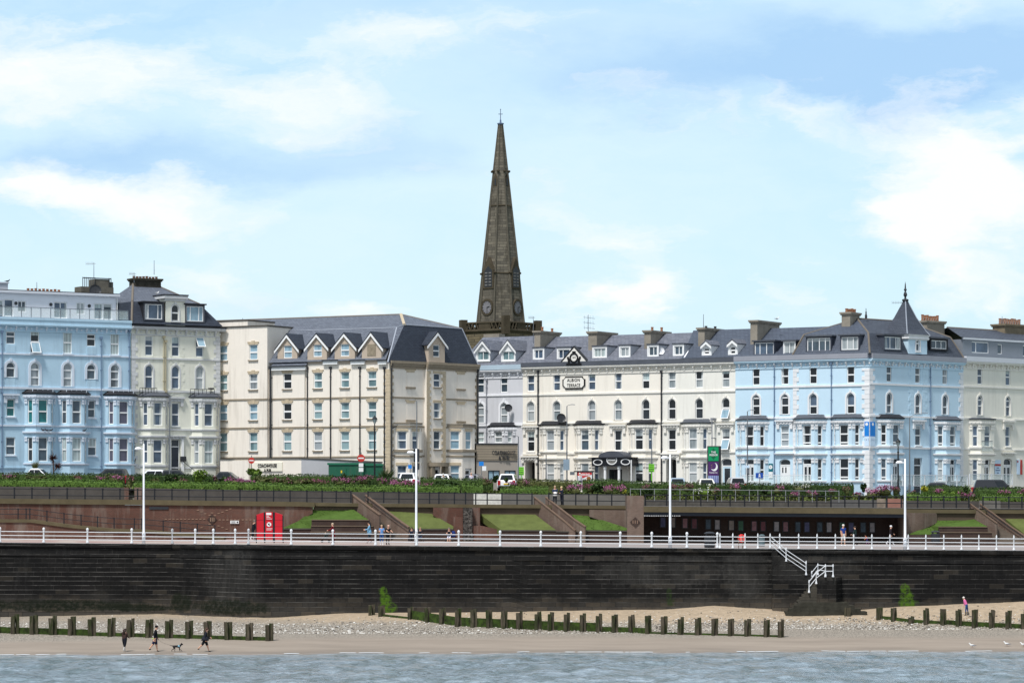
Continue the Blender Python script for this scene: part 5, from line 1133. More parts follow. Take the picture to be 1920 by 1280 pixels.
# gables (lucarnes) with louvres, and clock faces, on the faces that look out to sea
WHF = plain('clock_white', C(124, 122, 126), .5, .3, .25, 2.0)
for k in range(8):
 a = ROT + math.pi / 8 + 2 * math.pi * k / 8; n = Vector((math.cos(a), math.sin(a), 0)); t = Vector((-n.y, n.x, 0))
 if n.y > .45: continue
 big = (k % 2 == 0)
 if big:
  r = R8(76) ; base = Vector((cx, YC, 0)) + n * (r - .35)
  q = lambda s_, z, e: tuple(base + t * s_ + n * e + Vector((0, 0, z)))
  z0, z1, zg = zs(543), zs(508), zs(484)
  mb = MB(); L = [(-.85, z0), (.85, z0), (.85, z1), (0, zg), (-.85, z1)]; mb.loft([[q(s_, z, -1.6) for s_, z in L], [q(s_, z, .28) for s_, z in L]]); lu = mb.build('spire_gable', STD, root)
  mb = MB()
  for sx in (-.3, .3):
   for j in range(5):
    z = z0 + .35 + j * .38; mb.loft([[q(sx - .2, z, .3), q(sx + .2, z, .3), q(sx + .2, z + .16, .3), q(sx - .2, z + .16, .3)], [q(sx - .2, z + .02, .34), q(sx + .2, z + .02, .34), q(sx + .2, z + .18, .34), q(sx - .2, z + .18, .34)]])
  mb.build('louvre', plain('louvre_grey', C(118, 116, 114), .8, .2, .2, 3), lu); mb = MB(); L = [(-.6, z0 + .2), (.6, z0 + .2), (.6, z1 - .1), (0, z1 + .5), (-.6, z1 - .1)]; mb.loft([[q(s_, z, .282) for s_, z in L], [q(s_, z, .292) for s_, z in L]]); mb.build('louvre_opening', METAL_D, lu)
  rc = R8(80.5); base = Vector((cx, YC, 0)) + n * (rc * 1.0 - .05); zc = zs(578)
  mb = MB(); cr = lambda rad, e: [q(rad * math.cos(u), zc + rad * 1.12 * math.sin(u), e) for u in [2 * math.pi * j / 28 for j in range(28)]]
  mb.loft([cr(.95, -.4), cr(.95, .14), cr(.72, .14), cr(.72, .05)], True, False, False); ck = mb.build('clock_frame', STD, root)
  mb = MB(); mb.poly(cr(.73, .1)); mb.build('clock_face', WHF, ck); mb = MB()
  for j in range(12):
   u = math.pi / 6 * j; mb.tube(q(.6 * math.cos(u), zc + .66 * math.sin(u), .12), q(.75 * math.cos(u), zc + .84 * math.sin(u), .12), .035, .035, 4)
  mb.tube(q(0, zc, .13), q(.05, zc - .75, .13), .04, .03, 4); mb.tube(q(0, zc, .13), q(.42, zc + .1, .13), .05, .04, 4); mb.build('clock_hands', BLK, ck)
 z0, z1 = zs(352), zs(327); rb = R8(33); base = Vector((cx, YC, 0)) + n * (rb * .8 - .02)
 q = lambda s_, z, e: tuple(base + t * s_ + n * e + Vector((0, 0, z)))
 if not big: continue
 mb = MB(); L = [(-.3, z0), (.3, z0), (.3, z1 - .7), (0, z1), (-.3, z1 - .7)]; mb.loft([[q(s_, z, -.9) for s_, z in L], [q(s_, z, .2) for s_, z in L]]); lu = mb.build('spire_gable', STD, root)
 mb = MB(); mb.loft([[q(s_, z, .202) for s_, z in ((-.14, z0 + .2), (.14, z0 + .2), (.14, z1 - .75), (0, z1 - .5), (-.14, z1 - .75))], [q(s_, z, .212) for s_, z in ((-.14, z0 + .2), (.14, z0 + .2), (.14, z1 - .75), (0, z1 - .5), (-.14, z1 - .75))]]); mb.build('louvre_opening', METAL_D, lu)
# square tower turned towards us, with pierced parapet and corner piers
tc = [Vector((cx + 4.75 * math.cos(R(q)), YC + 4.75 * math.sin(R(q)), 0)) for q in (-172, -82, 8, 98)]; zt, zb_ = zs(622), zs(640) - 16
mb = MB(); mb.loft([[(p.x, p.y, z) for p in tc] for z in (zb_, zt)]); mb.build('tower', bricky('tower_stone', C(122, 110, 86), C(98, 90, 74), C(66, 60, 52), .9, .34, .03, .95, .4, .6, C(62, 56, 48), (1, .5)), root)
mb = MB(); ex = lambda s_, z: [(cx + (p.x - cx) * s_, YC + (p.y - YC) * s_, z) for p in tc]
mb.loft([ex(1.0, zt - .3), ex(1.06, zt - .05), ex(1.06, zt + .12), ex(1.0, zt + .2)]); mb.loft([ex(.96, zs(609)), ex(1.02, zs(608)), ex(1.02, zs(606)), ex(.96, zs(605))], True, True, True); mb.build('parapet_moulding', STD, root)
mb = MB()
for i in range(4):
 a, c = tc[i], tc[(i + 1) % 4]; d = (c - a); n_ = 11
 for k in range(n_):
  f0, f1 = k / n_, (k + 1) / n_; m0 = a + d * (f0 + .012); m1 = a + d * (f1 - .012); nn = Vector((d.y, -d.x, 0)).normalized() * .18
  if k in (4, 5, 6): mb.loft([[tuple(a + d * f0 + Vector((0, 0, zt))), tuple(a + d * f1 + Vector((0, 0, zt))), tuple(a + d * f1 - nn + Vector((0, 0, zt))), tuple(a + d * f0 - nn + Vector((0, 0, zt)))], [tuple(a + d * f0 + Vector((0, 0, zs(608)))), tuple(a + d * f1 + Vector((0, 0, zs(608)))), tuple(a + d * f1 - nn + Vector((0, 0, zs(608)))), tuple(a + d * f0 - nn + Vector((0, 0, zs(608))))]])
  else: mb.tube(tuple(a + d * f0 + Vector((0, 0, zt))), tuple(a + d * (f0 + .05) + Vector((0, 0, zs(608)))), .11, .11, 5); mb.tube(tuple(a + d * (f0 + .09) + Vector((0, 0, zt))), tuple(a + d * (f0 + .05) + Vector((0, 0, zs(611)))), .09, .09, 5)
mb.build('pierced_parapet', STD, root)
for i, p in enumerate(tc):
 pt_ = (600.5, 595.5, 600.5, 600)[i]; s_ = .6
 mb = MB(); mb.loft([[(p.x + s_ * math.cos(q + .4), p.y + s_ * math.sin(q + .4), z) for q in [math.pi / 4 + math.pi / 2 * k for k in range(4)]] for z in (zt - .5, zs(pt_))])
 mb.build('corner_pier', STD, root)
# ================================================================== the setting: sea, beach, promenade, terraces, road
def Yw(x): return .55 * math.sin(x * .33 + .7 * math.sin(x * .11)) + .25 * math.sin(x * .9) + lerp(x, [(-220, 233), (-39, 234.6), (0, 238.8), (39, 241.4), (60, 242.5)])
def toeY(px):
 x = X(px, 250); return min(toe0(px), Yw(x) + 14.5)
def toey(px): return lerp(px, [(0, 1178), (270, 1185), (640, 1187), (1200, 1186), (1480, 1178), (1920, 1180)])
def toe0(px): x = X(px, 250); return (CZ + .04 * Yw(x)) / ((toey(px) - HZ) / F + .04)
WALL = [(-220, 274, 1014.5), (323, 272.5, 1019.5), (470, 263.8, 1020.5), (500, 263.4, 1021), (900, 263, 1023.7), (1400, 262.6, 1028), (2140, 262, 1033)]
def wallY(px): return lerp(px, [(a, c) for a, c, d in WALL])
def wallZ(px): return Zat(lerp(px, [(a, d) for a, c, d in WALL]), wallY(px))
def baseZ(px):
 y = lerp(px, [(0, 1156), (300, 1150), (340, 1152), (470, 1157), (500, 1158), (640, 1149), (900, 1147), (1240, 1143), (1340, 1136), (1400, 1140), (1480, 1144), (1620, 1143), (1700, 1137), (1920, 1129)])
 return Zat(y, wallY(px) - .9)
def pxof(x, Y): return 960 + x * F / Y
def ground(x, Y):
 px = pxof(x, Y); yt = toeY(px); zt = Zat(toey(px), yt)
 if Y <= yt: return zt * (Y - Yw(x)) / (yt - Yw(x)) * (1 if Y > Yw(x) - 1 else 1.4)
 yw = wallY(px) - .9; t = min(1.1, (Y - yt) / (yw - yt)); s = t * (1 + .35 * (1 - t)); zb = baseZ(px)
 return zt + (zb - zt) * s
from mathutils import noise as mn
# ---- sea
mb = MB(); sx, sy = [-68 + .4 * i for i in range(341)], [150 + .3 * j for j in range(318)]
def wave(x, y):
 a = mn.noise((x * .4, y * .17, 1.3)) * .2 + mn.noise((x * .9 + y * .1, y * .4, 4.1)) * .12 + mn.noise((x * 2.0, y * .9, 7.7)) * .05
 k = min(1, max(.15, (Yw(x) - y) / 10)); return a * k - .02
idx = [[mb.pt((x, y, wave(x, y))) for x in sx] for y in sy]
for j in range(len(sy) - 1):
 for i in range(len(sx) - 1): mb.f.append((idx[j][i], idx[j][i + 1], idx[j + 1][i + 1], idx[j + 1][i]))
mb.poly([(-4000, -6000, -.5), (4000, -6000, -.5), (4000, 243, -.5), (-4000, 243, -.5)])
m, b, bs = newmat('sea_water', .12, .5)
p = objco(b); n1 = b.noise(b.mapping(p, (1.1, .36, 1)), 1.0, 6, .65).outputs[0]; n2 = b.noise(b.mapping(p, (3.2, 1.1, 1)), 1.0, 4, .6).outputs[0]; n3 = b.noise(b.mapping(p, (.07, .22, 1)), 1.0, 3, .5).outputs[0]
ln = b.noise(b.mapping(p, (.6, .2, 1)), 1.0, 6, .7).outputs[0]
c = b.mix(b.ramp(n3, [(.35, 0), (.65, 1)]), C(128, 143, 151), C(152, 167, 177)); c = b.mix(b.m('MULTIPLY', b.ramp(ln, [(.47, 0), (.6, 1)]), .7), c, C(84, 102, 102))  # sky reflection and dark wave troughs painted into the water colour
b.nt.links.new(c, bs.inputs['Base Color'])
bp = b.n('ShaderNodeBump', i_Strength=.9, i_Distance=.35); b.nt.links.new(b.m('ADD', b.m('MULTIPLY', n1, .7), b.m('MULTIPLY', n2, .35)), bp.inputs['Height']); b.nt.links.new(bp.outputs[0], bs.inputs['Normal'])
bs.inputs['IOR'].default_value = 1.33
mb.build('sea', m, None, True, kind='structure')
# ---- beach
mb = MB(); cols = [-66 + .45 * i for i in range(294)]; rows = 36; idx = []
for x in cols:
 L = []
 for j in range(rows + 1):
  px = pxof(x, 252); yt = toeY(px); yw = wallY(px) + .4
  Y = (226 + (yt - 226) * j / 16) if j <= 16 else yt + (yw - yt) * (j - 16) / (rows - 16)
  z = ground(x, Y) + (mn.noise((x * .3, Y * .8, 0)) * .05 + mn.noise((x * 1.1, Y * 1.7, 3)) * .03) * (1 if j > 16 else .35)
  L.append(mb.pt((x, Y, z)))
 idx.append(L)
for a, c in zip(idx, idx[1:]):
 for k in range(rows): mb.f.append((a[k], c[k], c[k + 1], a[k + 1]))
m, b, bs = newmat('beach_sand', .8, .25)
p = objco(b); s = b.n('ShaderNodeSeparateXYZ', i_0=p)
n1 = b.noise(b.mapping(p, (.12, .6, 1)), 1.0, 5, .6).outputs[0]; n2 = b.noise(p, 9, 3, .7).outputs[0]; n3 = b.noise(p, 2.2, 4, .6).outputs[0]
sand = b.mix(b.ramp(n1, [(.3, 0), (.7, 1)]), C(132, 121, 109), C(149, 137, 124)); dry = b.mix(b.ramp(n3, [(.35, 0), (.65, 1)]), C(150, 134, 113), C(170, 152, 129))
grit = b.mix(b.ramp(n2, [(.42, 0), (.58, 1)]), C(92, 86, 78), C(164, 155, 142))  # grit tone, darkened to include shadow between the stones
h = b.m('ADD', s.outputs[2], b.m('MULTIPLY', b.m('SUBTRACT', n1, .5), .25))
c = b.mix(b.ramp(b.m('SUBTRACT', h, .55), [(.05, 0), (.25, 1)]), sand, grit); c = b.mix(b.ramp(b.m('MULTIPLY', b.m('ADD', h, b.m('MULTIPLY', b.m('SUBTRACT', n3, .5), .6)), .3), [(.43, 0), (.55, 1)]), c, dry)
wet = b.ramp(h, [(.06, 1), (.2, 0)]); c = b.mix(b.m('MULTIPLY', wet, .45), c, C(112, 100, 88))
b.nt.links.new(c, bs.inputs['Base Color']); b.nt.links.new(b.m('SUBTRACT', .85, b.m('MULTIPLY', wet, .35)), bs.inputs['Roughness'])
bp = b.n('ShaderNodeBump', i_Strength=.4, i_Distance=.05); b.nt.links.new(n2, bp.inputs['Height']); b.nt.links.new(bp.outputs[0], bs.inputs['Normal'])
mb.build('beach', m, None, True, kind='structure')
# foam along the water's edge
mb = MB(); rnd = random.Random(3); x = -50
while x < 50:
 L = rnd.uniform(.3, 1.3); yy = Yw(x) - .1 + mn.noise((x * .25, 2, 0)) * .9
 if mn.noise((x * .3, 9, 0)) > .0:
  pts0, pts1 = [], []; n = max(3, int(L / .25))
  for k in range(n + 1):
   xx = x + L * k / n; y0 = Yw(xx) + mn.noise((xx * .3, 5, 0)) * .8; wd = (.06 + .42 * abs(mn.noise((xx * .9, 1, 0)))) * math.sin(math.pi * (k + .3) / (n + .6)); pts0.append((xx, y0 - wd, .035)); pts1.append((xx, y0 + wd, .06))
  for k in range(n): mb.poly([pts0[k], pts0[k + 1], pts1[k + 1], pts1[k]]);
 x += L * rnd.uniform(.8, 1.5)
for k in range(420):
 x = rnd.uniform(-48, 48); y = Yw(x) - rnd.uniform(.3, 5) ; L, wd = rnd.uniform(.15, .9), rnd.uniform(.02, .07); z = .06 + wave(x, y)
 mb.poly([(x - L, y, z), (x, y - wd, z), (x + L, y, z), (x, y + wd, z)])
mb.build('sea_foam', plain('foam', C(205, 211, 214), .6, .3, .1, 3), None, kind='stuff')
# ---- shingle
mb = MB(); rnd = random.Random(11); t = (1 + 5 ** .5) / 2
ico = [Vector(v).normalized() for v in ((-1, t, 0), (1, t, 0), (-1, -t, 0), (1, -t, 0), (0, -1, t), (0, 1, t), (0, -1, -t), (0, 1, -t), (t, 0, -1), (t, 0, 1), (-t, 0, -1), (-t, 0, 1))]
icf = [(0, 11, 5), (0, 5, 1), (0, 1, 7), (0, 7, 10), (0, 10, 11), (1, 5, 9), (5, 11, 4), (11, 10, 2), (10, 7, 6), (7, 1, 8), (3, 9, 4), (3, 4, 2), (3, 2, 6), (3, 6, 8), (3, 8, 9), (4, 9, 5), (2, 4, 11), (6, 2, 10), (8, 6, 7), (9, 8, 1)]
def stone(x, y, z, r):
 a = rnd.uniform(0, 6.28); ca, sa = math.cos(a), math.sin(a); sx, sy, sz = r * rnd.uniform(.8, 1.5), r * rnd.uniform(.7, 1.1), r * rnd.uniform(.45, .8); n0 = len(mb.v)
 for v in ico:
  k = rnd.uniform(.85, 1.12); u, w = v.x * sx * k, v.y * sy * k; mb.v.append((x + u * ca - w * sa, y + u * sa + w * ca, z + v.z * sz * k))
 mb.f += [tuple(i + n0 for i in q) for q in icf]
N = 0
while N < 9500:
 px = rnd.uniform(-20, 1940); tt = rnd.random() ** 2.1
 dens = lerp(px, [(0, .35), (150, .6), (260, 1), (640, 1), (760, .9), (1160, .6), (1300, .9), (1450, 1), (1560, 1), (1700, .9), (1940, .8)])
 if rnd.random() > dens * (1.0 if tt < .55 else .35): continue
 yt, yw = toeY(px), wallY(px) - .9; Y = yt - .25 + (yw - yt) * tt * .95; x = X(px, Y); r = rnd.uniform(.028, .07) if rnd.random() < .88 else rnd.uniform(.07, .12)
 if tt > .6: r *= .7
 stone(x, Y, ground(x, Y) + r * .25, r); N += 1
m, b, bs = newmat('shingle_stone', .8, .2); g_ = b.n('ShaderNodeNewGeometry')
b.nt.links.new(b.ramp(g_.outputs['Random Per Island'], [(0, C(96, 90, 84)), (.35, C(140, 132, 122)), (.6, C(180, 174, 164)), (1, C(222, 219, 212))]), bs.inputs['Base Color'])
mb.build('shingle', m, None, kind='stuff')
# ---- sea wall
RH = .385
m, b, bs = newmat('sea_wall_stone', .8, .15)
p = objco(b); s = b.n('ShaderNodeSeparateXYZ', i_0=p)
u = b.m('ADD', s.outputs[0], b.m('MULTIPLY', s.outputs[1], -.6)); v = b.n('ShaderNodeCombineXYZ', i_0=u, i_1=s.outputs[2]).outputs[0]
bt = b.n('ShaderNodeTexBrick'); b.nt.links.new(v, bt.inputs[0]); bt.inputs['Scale'].default_value = 1; bt.inputs['Brick Width'].default_value = 1.25; bt.inputs['Row Height'].default_value = RH; bt.inputs['Mortar Size'].default_value = .014; bt.inputs['Mortar Smooth'].default_value = .3; bt.inputs['Bias'].default_value = 0
for nm, cc in (('Color1', C(20, 19, 18)), ('Color2', C(35, 33, 31)), ('Mortar', C(92, 90, 86))): bt.inputs[nm].default_value = (*cc, 1)
n1 = b.noise(p, .3, 6, .65).outputs[0]; n2 = b.noise(b.mapping(p, (1.2, 1.2, .22)), 1.0, 6, .7).outputs[0]; n3 = b.noise(p, 3.0, 5, .7).outputs[0]
mort_keep = b.ramp(b.noise(p, .9, 4, .6).outputs[0], [(.42, .15), (.62, 1)])
c = b.mix(b.m('MULTIPLY', b.m('SUBTRACT', 1, mort_keep), bt.outputs[1]), bt.outputs[0], C(22, 22, 23))
c = b.mix(b.ramp(n1, [(.4, 0), (.7, .7)]), c, C(14, 14, 16))
c = b.mix(b.m('MULTIPLY', b.ramp(n2, [(.55, 0), (.76, 1)]), .3), c, C(78, 77, 75))
fz = b.m('FRACT', b.m('DIVIDE', b.m('ADD', s.outputs[2], 40 * RH), RH)); lw = b.m('MULTIPLY', b.ramp(b.m('ABSOLUTE', b.m('SUBTRACT', fz, .965)), [(.02, 1), (.075, 0)]), b.ramp(b.noise(b.mapping(p, (.35, .35, 1.2)), 1.0, 6, .7).outputs[0], [(.47, 0), (.6, 1)])); c = b.mix(b.m('MULTIPLY', lw, .8), c, C(122, 119, 114))
row_ = b.m('FLOOR', b.m('DIVIDE', s.outputs[2], RH)); col_ = b.m('FLOOR', b.m('ADD', b.m('DIVIDE', u, 1.25), b.m('MULTIPLY', row_, .37)))
wn = b.n('ShaderNodeTexWhiteNoise', noise_dimensions='2D'); b.nt.links.new(b.n('ShaderNodeCombineXYZ', i_0=row_, i_1=col_).outputs[0], wn.inputs['Vector'])
c = b.mix(b.m('MULTIPLY', b.ramp(wn.outputs[0], [(.9, 0), (1, 1)]), .3), c, C(96, 88, 76)); c = b.mix(b.m('MULTIPLY', b.ramp(wn.outputs[0], [(0, 1), (.3, 0)]), .6), c, C(13, 13, 13))
low = b.ramp(b.m('ADD', s.outputs[2], b.m('MULTIPLY', b.m('SUBTRACT', n1, .5), 1.6)), [(.0, 0), (1, 1)])
bt2 = b.n('ShaderNodeTexBrick'); b.nt.links.new(v, bt2.inputs[0]); bt2.inputs['Scale'].default_value = 1; bt2.inputs['Brick Width'].default_value = 1.25; bt2.inputs['Row Height'].default_value = RH; bt2.inputs['Mortar Size'].default_value = .016; bt2.inputs['Bias'].default_value = -.1
for nm, cc in (('Color1', C(92, 88, 82)), ('Color2', C(122, 110, 94)), ('Mortar', C(44, 41, 38))): bt2.inputs[nm].default_value = (*cc, 1)
footx = b.ramp(b.m('MULTIPLY', b.m('ADD', s.outputs[0], 50), .01), [(.0, .6), (.3, .55), (.42, .3), (.6, .8), (1, .9)])
lowm = b.m('SUBTRACT', 1.0, b.ramp(b.m('MULTIPLY', b.m('ADD', s.outputs[2], b.m('MULTIPLY', b.m('SUBTRACT', n1, .5), 2.2)), .2), [(.46, 0), (.72, 1)]))
c = b.mix(b.m('MULTIPLY', lowm, footx), c, bt2.outputs[0])
c = b.mix(.3, c, (.004, .004, .004))
def patch(cx_, cz_, rx, rz, soft=1.0):
 dx = b.m('DIVIDE', b.m('SUBTRACT', s.outputs[0], cx_), rx); dz = b.m('DIVIDE', b.m('SUBTRACT', s.outputs[2], cz_), rz)
 d = b.m('ADD', b.m('MULTIPLY', dx, dx), b.m('MULTIPLY', dz, dz)); d = b.m('ADD', d, b.m('ADD', b.m('MULTIPLY', b.m('SUBTRACT', n3, .5), 1.8), b.m('MULTIPLY', b.m('SUBTRACT', n2, .5), 2.2)))
 return b.ramp(d, [(.55, 1), (1.15, 0)])
for px, py, rx, rz, k in ((430, 1085, 2.8, 3.2, .22), (1395, 1075, 2.0, 2.8, .25), (1240, 1070, 6, 1.5, .25), (1520, 1060, 4, 1.6, .2)):
 pm = b.m('MULTIPLY', patch(X(px, 264), Zat(py, 264), rx, rz), b.ramp(n2, [(.35, .2), (.65, 1)])); c = b.mix(b.m('MULTIPLY', pm, k), c, C(96, 94, 90))
for px, py, rx, rz in ((718, 1108, .4, .45), (722, 1122, .55, .5), (727, 1138, .85, .5), (1694, 1102, .45, .45), (1697, 1116, .7, .5), (1700, 1130, .95, .5), (1254, 1112, .25, .5), (1257, 1126, .4, .4)):
 c = b.mix(b.m('MULTIPLY', b.m('MULTIPLY', patch(X(px, 263), Zat(py, 263), rx, rz), b.ramp(n3, [(.4, 0), (.56, 1)])), .95 if px != 1254 and px != 1257 else .7), c, C(70, 100, 22) if px not in (1254, 1257) else C(38, 54, 22))
for px, py, rx, rz in ((100, 1138, 9, .55), (430, 1136, 3.8, .7), (335, 1130, 1.2, .9), (250, 1142, 4, .3)):
 c = b.mix(b.m('MULTIPLY', patch(X(px, 268), Zat(py, 268), rx, rz), b.ramp(n3, [(.3, .3), (.55, 1)])), c, C(22, 27, 17))
b.nt.links.new(c, bs.inputs['Base Color'])
bp = b.n('ShaderNodeBump', i_Strength=.8, i_Distance=.06); bp.invert = True; b.nt.links.new(b.m('SUBTRACT', bt.outputs[1], b.m('MULTIPLY', n3, .8)), bp.inputs['Height']); b.nt.links.new(bp.outputs[0], bs.inputs['Normal'])
SWM = m
rt = thing('sea_wall', (0, 263, 2), 'high black coursed stone sea wall between the beach and the promenade', 'wall')
mb = MB(); st = []; px = -220; rnd = random.Random(5)
nodes = [Vector((X(a, c), c)) for a, c, d in WALL]
along = []
for (a, c, d), (a2, c2, d2) in zip(WALL, WALL[1:]):
 n = max(1, int((Vector((X(a2, c2), c2)) - Vector((X(a, c), c))).length / 1.25))
 for k in range(n): along.append((a + (a2 - a) * k / n))
along.append(WALL[-1][0])
def wnorm(px): return Vector((.5, -.86)) if 323 < px < 470 and False else (Vector((-.0, -1)) if px < 323 or px > 500 else Vector((-.75, -.66)).normalized())
ncourse = 20; loops = []
for q, px in enumerate(along):
 zt_, Y = wallZ(px), wallY(px); x = X(px, Y); nn = Vector((0, -1)) if not 323 <= px <= 500 else Vector((-.35, -.94)); P_ = lambda w, z: (x + nn.x * w, Y + nn.y * w, z)
 prof = [(-1.2, zt_ - .02), (.14, zt_), (.2, zt_ - .05), (.2, zt_ - .34), (.06, zt_ - .36)]
 prof += [(.05, zt_ - .55), (.08, zt_ - .8), (.16, zt_ - 1.08), (.2, zt_ - 1.12)]
 ztop = math.floor((zt_ - 1.14) / RH) * RH; prof.append((.14, zt_ - 1.16)); prof.append((.14, ztop))
 w = .14
 for k in range(12):
  z0 = ztop - RH * k; w += .045 if k < 8 else .09
  j = rnd.uniform(-.008, .012); prof += [(w + j, z0 - .0), (w + .012 + j, z0 - .05), (w + .012 + j, z0 - RH + .012)]
 prof.append((w + .05, -1.0)); loops.append([P_(*r_) for r_ in prof])
mb.loft(loops, False); mb.build('wall', SWM, rt)
# ---- promenade paving
mb = MB(); pb = [(-220, 289, 1008.5), (500, 287.5, 1010.5), (640, 285.5, 1012), (1060, 285.5, 1016), (1900, 285, 1021), (2140, 285, 1021.5)]
L0, L1 = [], []
for px in range(-220, 2141, 25):
 Y = wallY(px); L0.append((X(px, Y), Y - .0, wallZ(px) + .004)); Yb = lerp(px, [(a, c) for a, c, d in pb]); L1.append((X(px, Yb), Yb + 4, Zat(lerp(px, [(a, d) for a, c, d in pb]), Yb) + .02))
def promz(px, Y):
 Y0 = wallY(px); Yb = lerp(px, [(a, c) for a, c, d in pb]); z1 = Zat(lerp(px, [(a, d) for a, c, d in pb]), Yb); return wallZ(px) + (z1 - wallZ(px)) * (Y - Y0) / (Yb - Y0) + .004
mb.loft([L0, L1], False)
m, b, bs = newmat('promenade_paving', .85, .2); p = objco(b)
bt = b.n('ShaderNodeTexBrick'); b.nt.links.new(b.mapping(p, (.22, .12, 0), (0, 0, 0), (0, 0, .5)), bt.inputs[0]); bt.inputs['Scale'].default_value = 1; bt.inputs['Mortar Size'].default_value = .0; bt.inputs['Bias'].default_value = .1
for nm, cc in (('Color1', C(158, 126, 120)), ('Color2', C(176, 164, 154)), ('Mortar', C(160, 140, 134))): bt.inputs[nm].default_value = (*cc, 1)
sx_ = b.n('ShaderNodeSeparateXYZ', i_0=p).outputs[0]
c = b.mix(b.ramp(b.m('MULTIPLY', b.m('ADD', sx_, 45), .011), [(.25, 0), (.6, .75)]), bt.outputs[0], C(146, 141, 138)); c = b.mix(b.m('MULTIPLY', b.noise(p, .8, 5, .6).outputs[0], .35), c, C(112, 105, 102))
b.nt.links.new(c, bs.inputs['Base Color']); mb.build('promenade', m, None, kind='structure')
# ---- stepped walls, banks and upper walk
BRICK = bricky('red_brown_brick', C(108, 68, 56), C(86, 58, 50), C(112, 96, 86), .24, .08, .012, .9, .3, .75, C(132, 120, 110))
BRICKB = bricky('buff_brown_brick', C(122, 100, 88), C(102, 84, 74), C(128, 116, 106), .24, .08, .012, .9, .3, .85, C(136, 124, 112))
BRICKD = bricky('dark_purple_brick', C(74, 56, 50), C(62, 48, 44), C(80, 70, 64), .24, .08, .012, .9, .3, .4, C(84, 76, 70))
CONC = plain('mossy_coping', C(112, 102, 80), .9, .1, .25, 1.0, .5, streakcol=(.08, .07, .05)); CONG = plain('shuttered_concrete', C(98, 93, 88), .9, .1, .22, 1.2, .5, streakcol=(.05, .047, .043))
def strip(mb, Y, top, bot, thick=.4, Yb=None):
 """upright wall face: top and bottom outlines given along the wall, with real thickness"""
 xs = sorted({a for a, _ in top} | {a for a, _ in bot if top[0][0] <= a <= top[-1][0]}); L = []
 for a in xs:
  y_ = Y(a) if callable(Y) else Y; zt_, zb_ = Zat(lerp(a, top), y_), Zat(lerp(a, bot), y_); x = X(a, y_)
  L.append([(x, y_, zb_), (x, y_, zt_), (x, y_ + thick, zt_), (x, y_ + thick, zb_)])
 mb.loft(L); return mb
def railing(name, label, pts, Y, h, post, rails, mat, group, post_r=.04, rail_r=.025, cat='railing', knob=0, every=None, closed_ends=True):
 """pts: photo columns of its posts; Y and foot level are functions of the column; rails: heights"""
 p0 = pts[0]; rt = thing(name, (X(p0, Y(p0)), Y(p0), post(p0)), label, cat, group)
 proto = None
 for a in pts:
  x, y, z = X(a, Y(a)), Y(a), post(a)
  if proto is None:
   mb = MB()
   if knob == 2: mb.lathe([(.13, 0), (.14, .1), (.1, .2), (.075, .3), (.07, h * .78), (.095, h * .83), (.07, h * .87), (.1, h * .92), (.115, h * .98), (.1, h * 1.05), (.04, h * 1.1), (0, h * 1.11)], (x, y, z), 12)
   elif knob == 1: mb.lathe([(.12, 0), (.12, .08), (.08, .14), (.05, .3), (.05, h * .84), (.08, h * .88), (.05, h * .93), (.065, h), (.035, h * 1.06), (.015, h * 1.12), (0, h * 1.13)], (x, y, z), 10)
   else: mb.box(x - post_r, x + post_r, y - post_r, y + post_r, z, z + h); mb.box(x - post_r * 1.3, x + post_r * 1.3, y - post_r * 1.3, y + post_r * 1.3, z + h, z + h + .05)
   proto = mb.build('post', mat, rt, smooth=knob > 0); po = (x, y, z)
  else:
   c = proto.copy(); sc.collection.objects.link(c); c.parent = rt; c.location = (x - po[0], y - po[1], z - po[2])
 for hr in rails:
  mb = MB(); mb.path([(X(a, Y(a)), Y(a), post(a) + hr) for a in pts], rail_r, 6); mb.build('rail', mat, rt)
 return rt
WHITEP = plain('white_rail_paint', C(222, 224, 226), .45, .3, .05); BLACKR = plain('black_rail_paint', C(30, 32, 36), .5, .3, .1)
WY = lambda px: wallY(px) + .22
posts1 = [-246, -164, -80, 0, 82, 164, 247, 323]; posts2 = [323, 366, 400, 441, 466]; posts3 = [466, 546, 624, 704, 781, 860, 937.7, 1014, 1089, 1163, 1222, 1288, 1345]
posts4 = [1350, 1374, 1397, 1421, 1444, 1462, 1497.5, 1532, 1566.3, 1600.6, 1634.8, 1668.7, 1702.8, 1736, 1769.7, 1802.8, 1835.4, 1868.4, 1901, 1934, 1967, 2000, 2033, 2066, 2099, 2132]
for pts, kn, lb in ((posts1, 2, 'white railing with fat ball-topped posts along the left end of the promenade'), (posts2[1:-1], 2, 'short white railing with close-set posts left of the red boards'), (posts3, 2, 'long white railing with ball-topped posts along the middle of the promenade'), (posts4, 1, 'white railing with slim spike-topped posts along the right of the promenade')):
 if kn == 2 and pts[0] == 366: pts = posts2
 railing('promenade_railing', lb, pts, WY, 1.22 if kn == 2 else 1.15, lambda px: wallZ(px) - .01, (.32, .63, .97), WHITEP, 'white promenade railings', knob=kn, rail_r=.033)
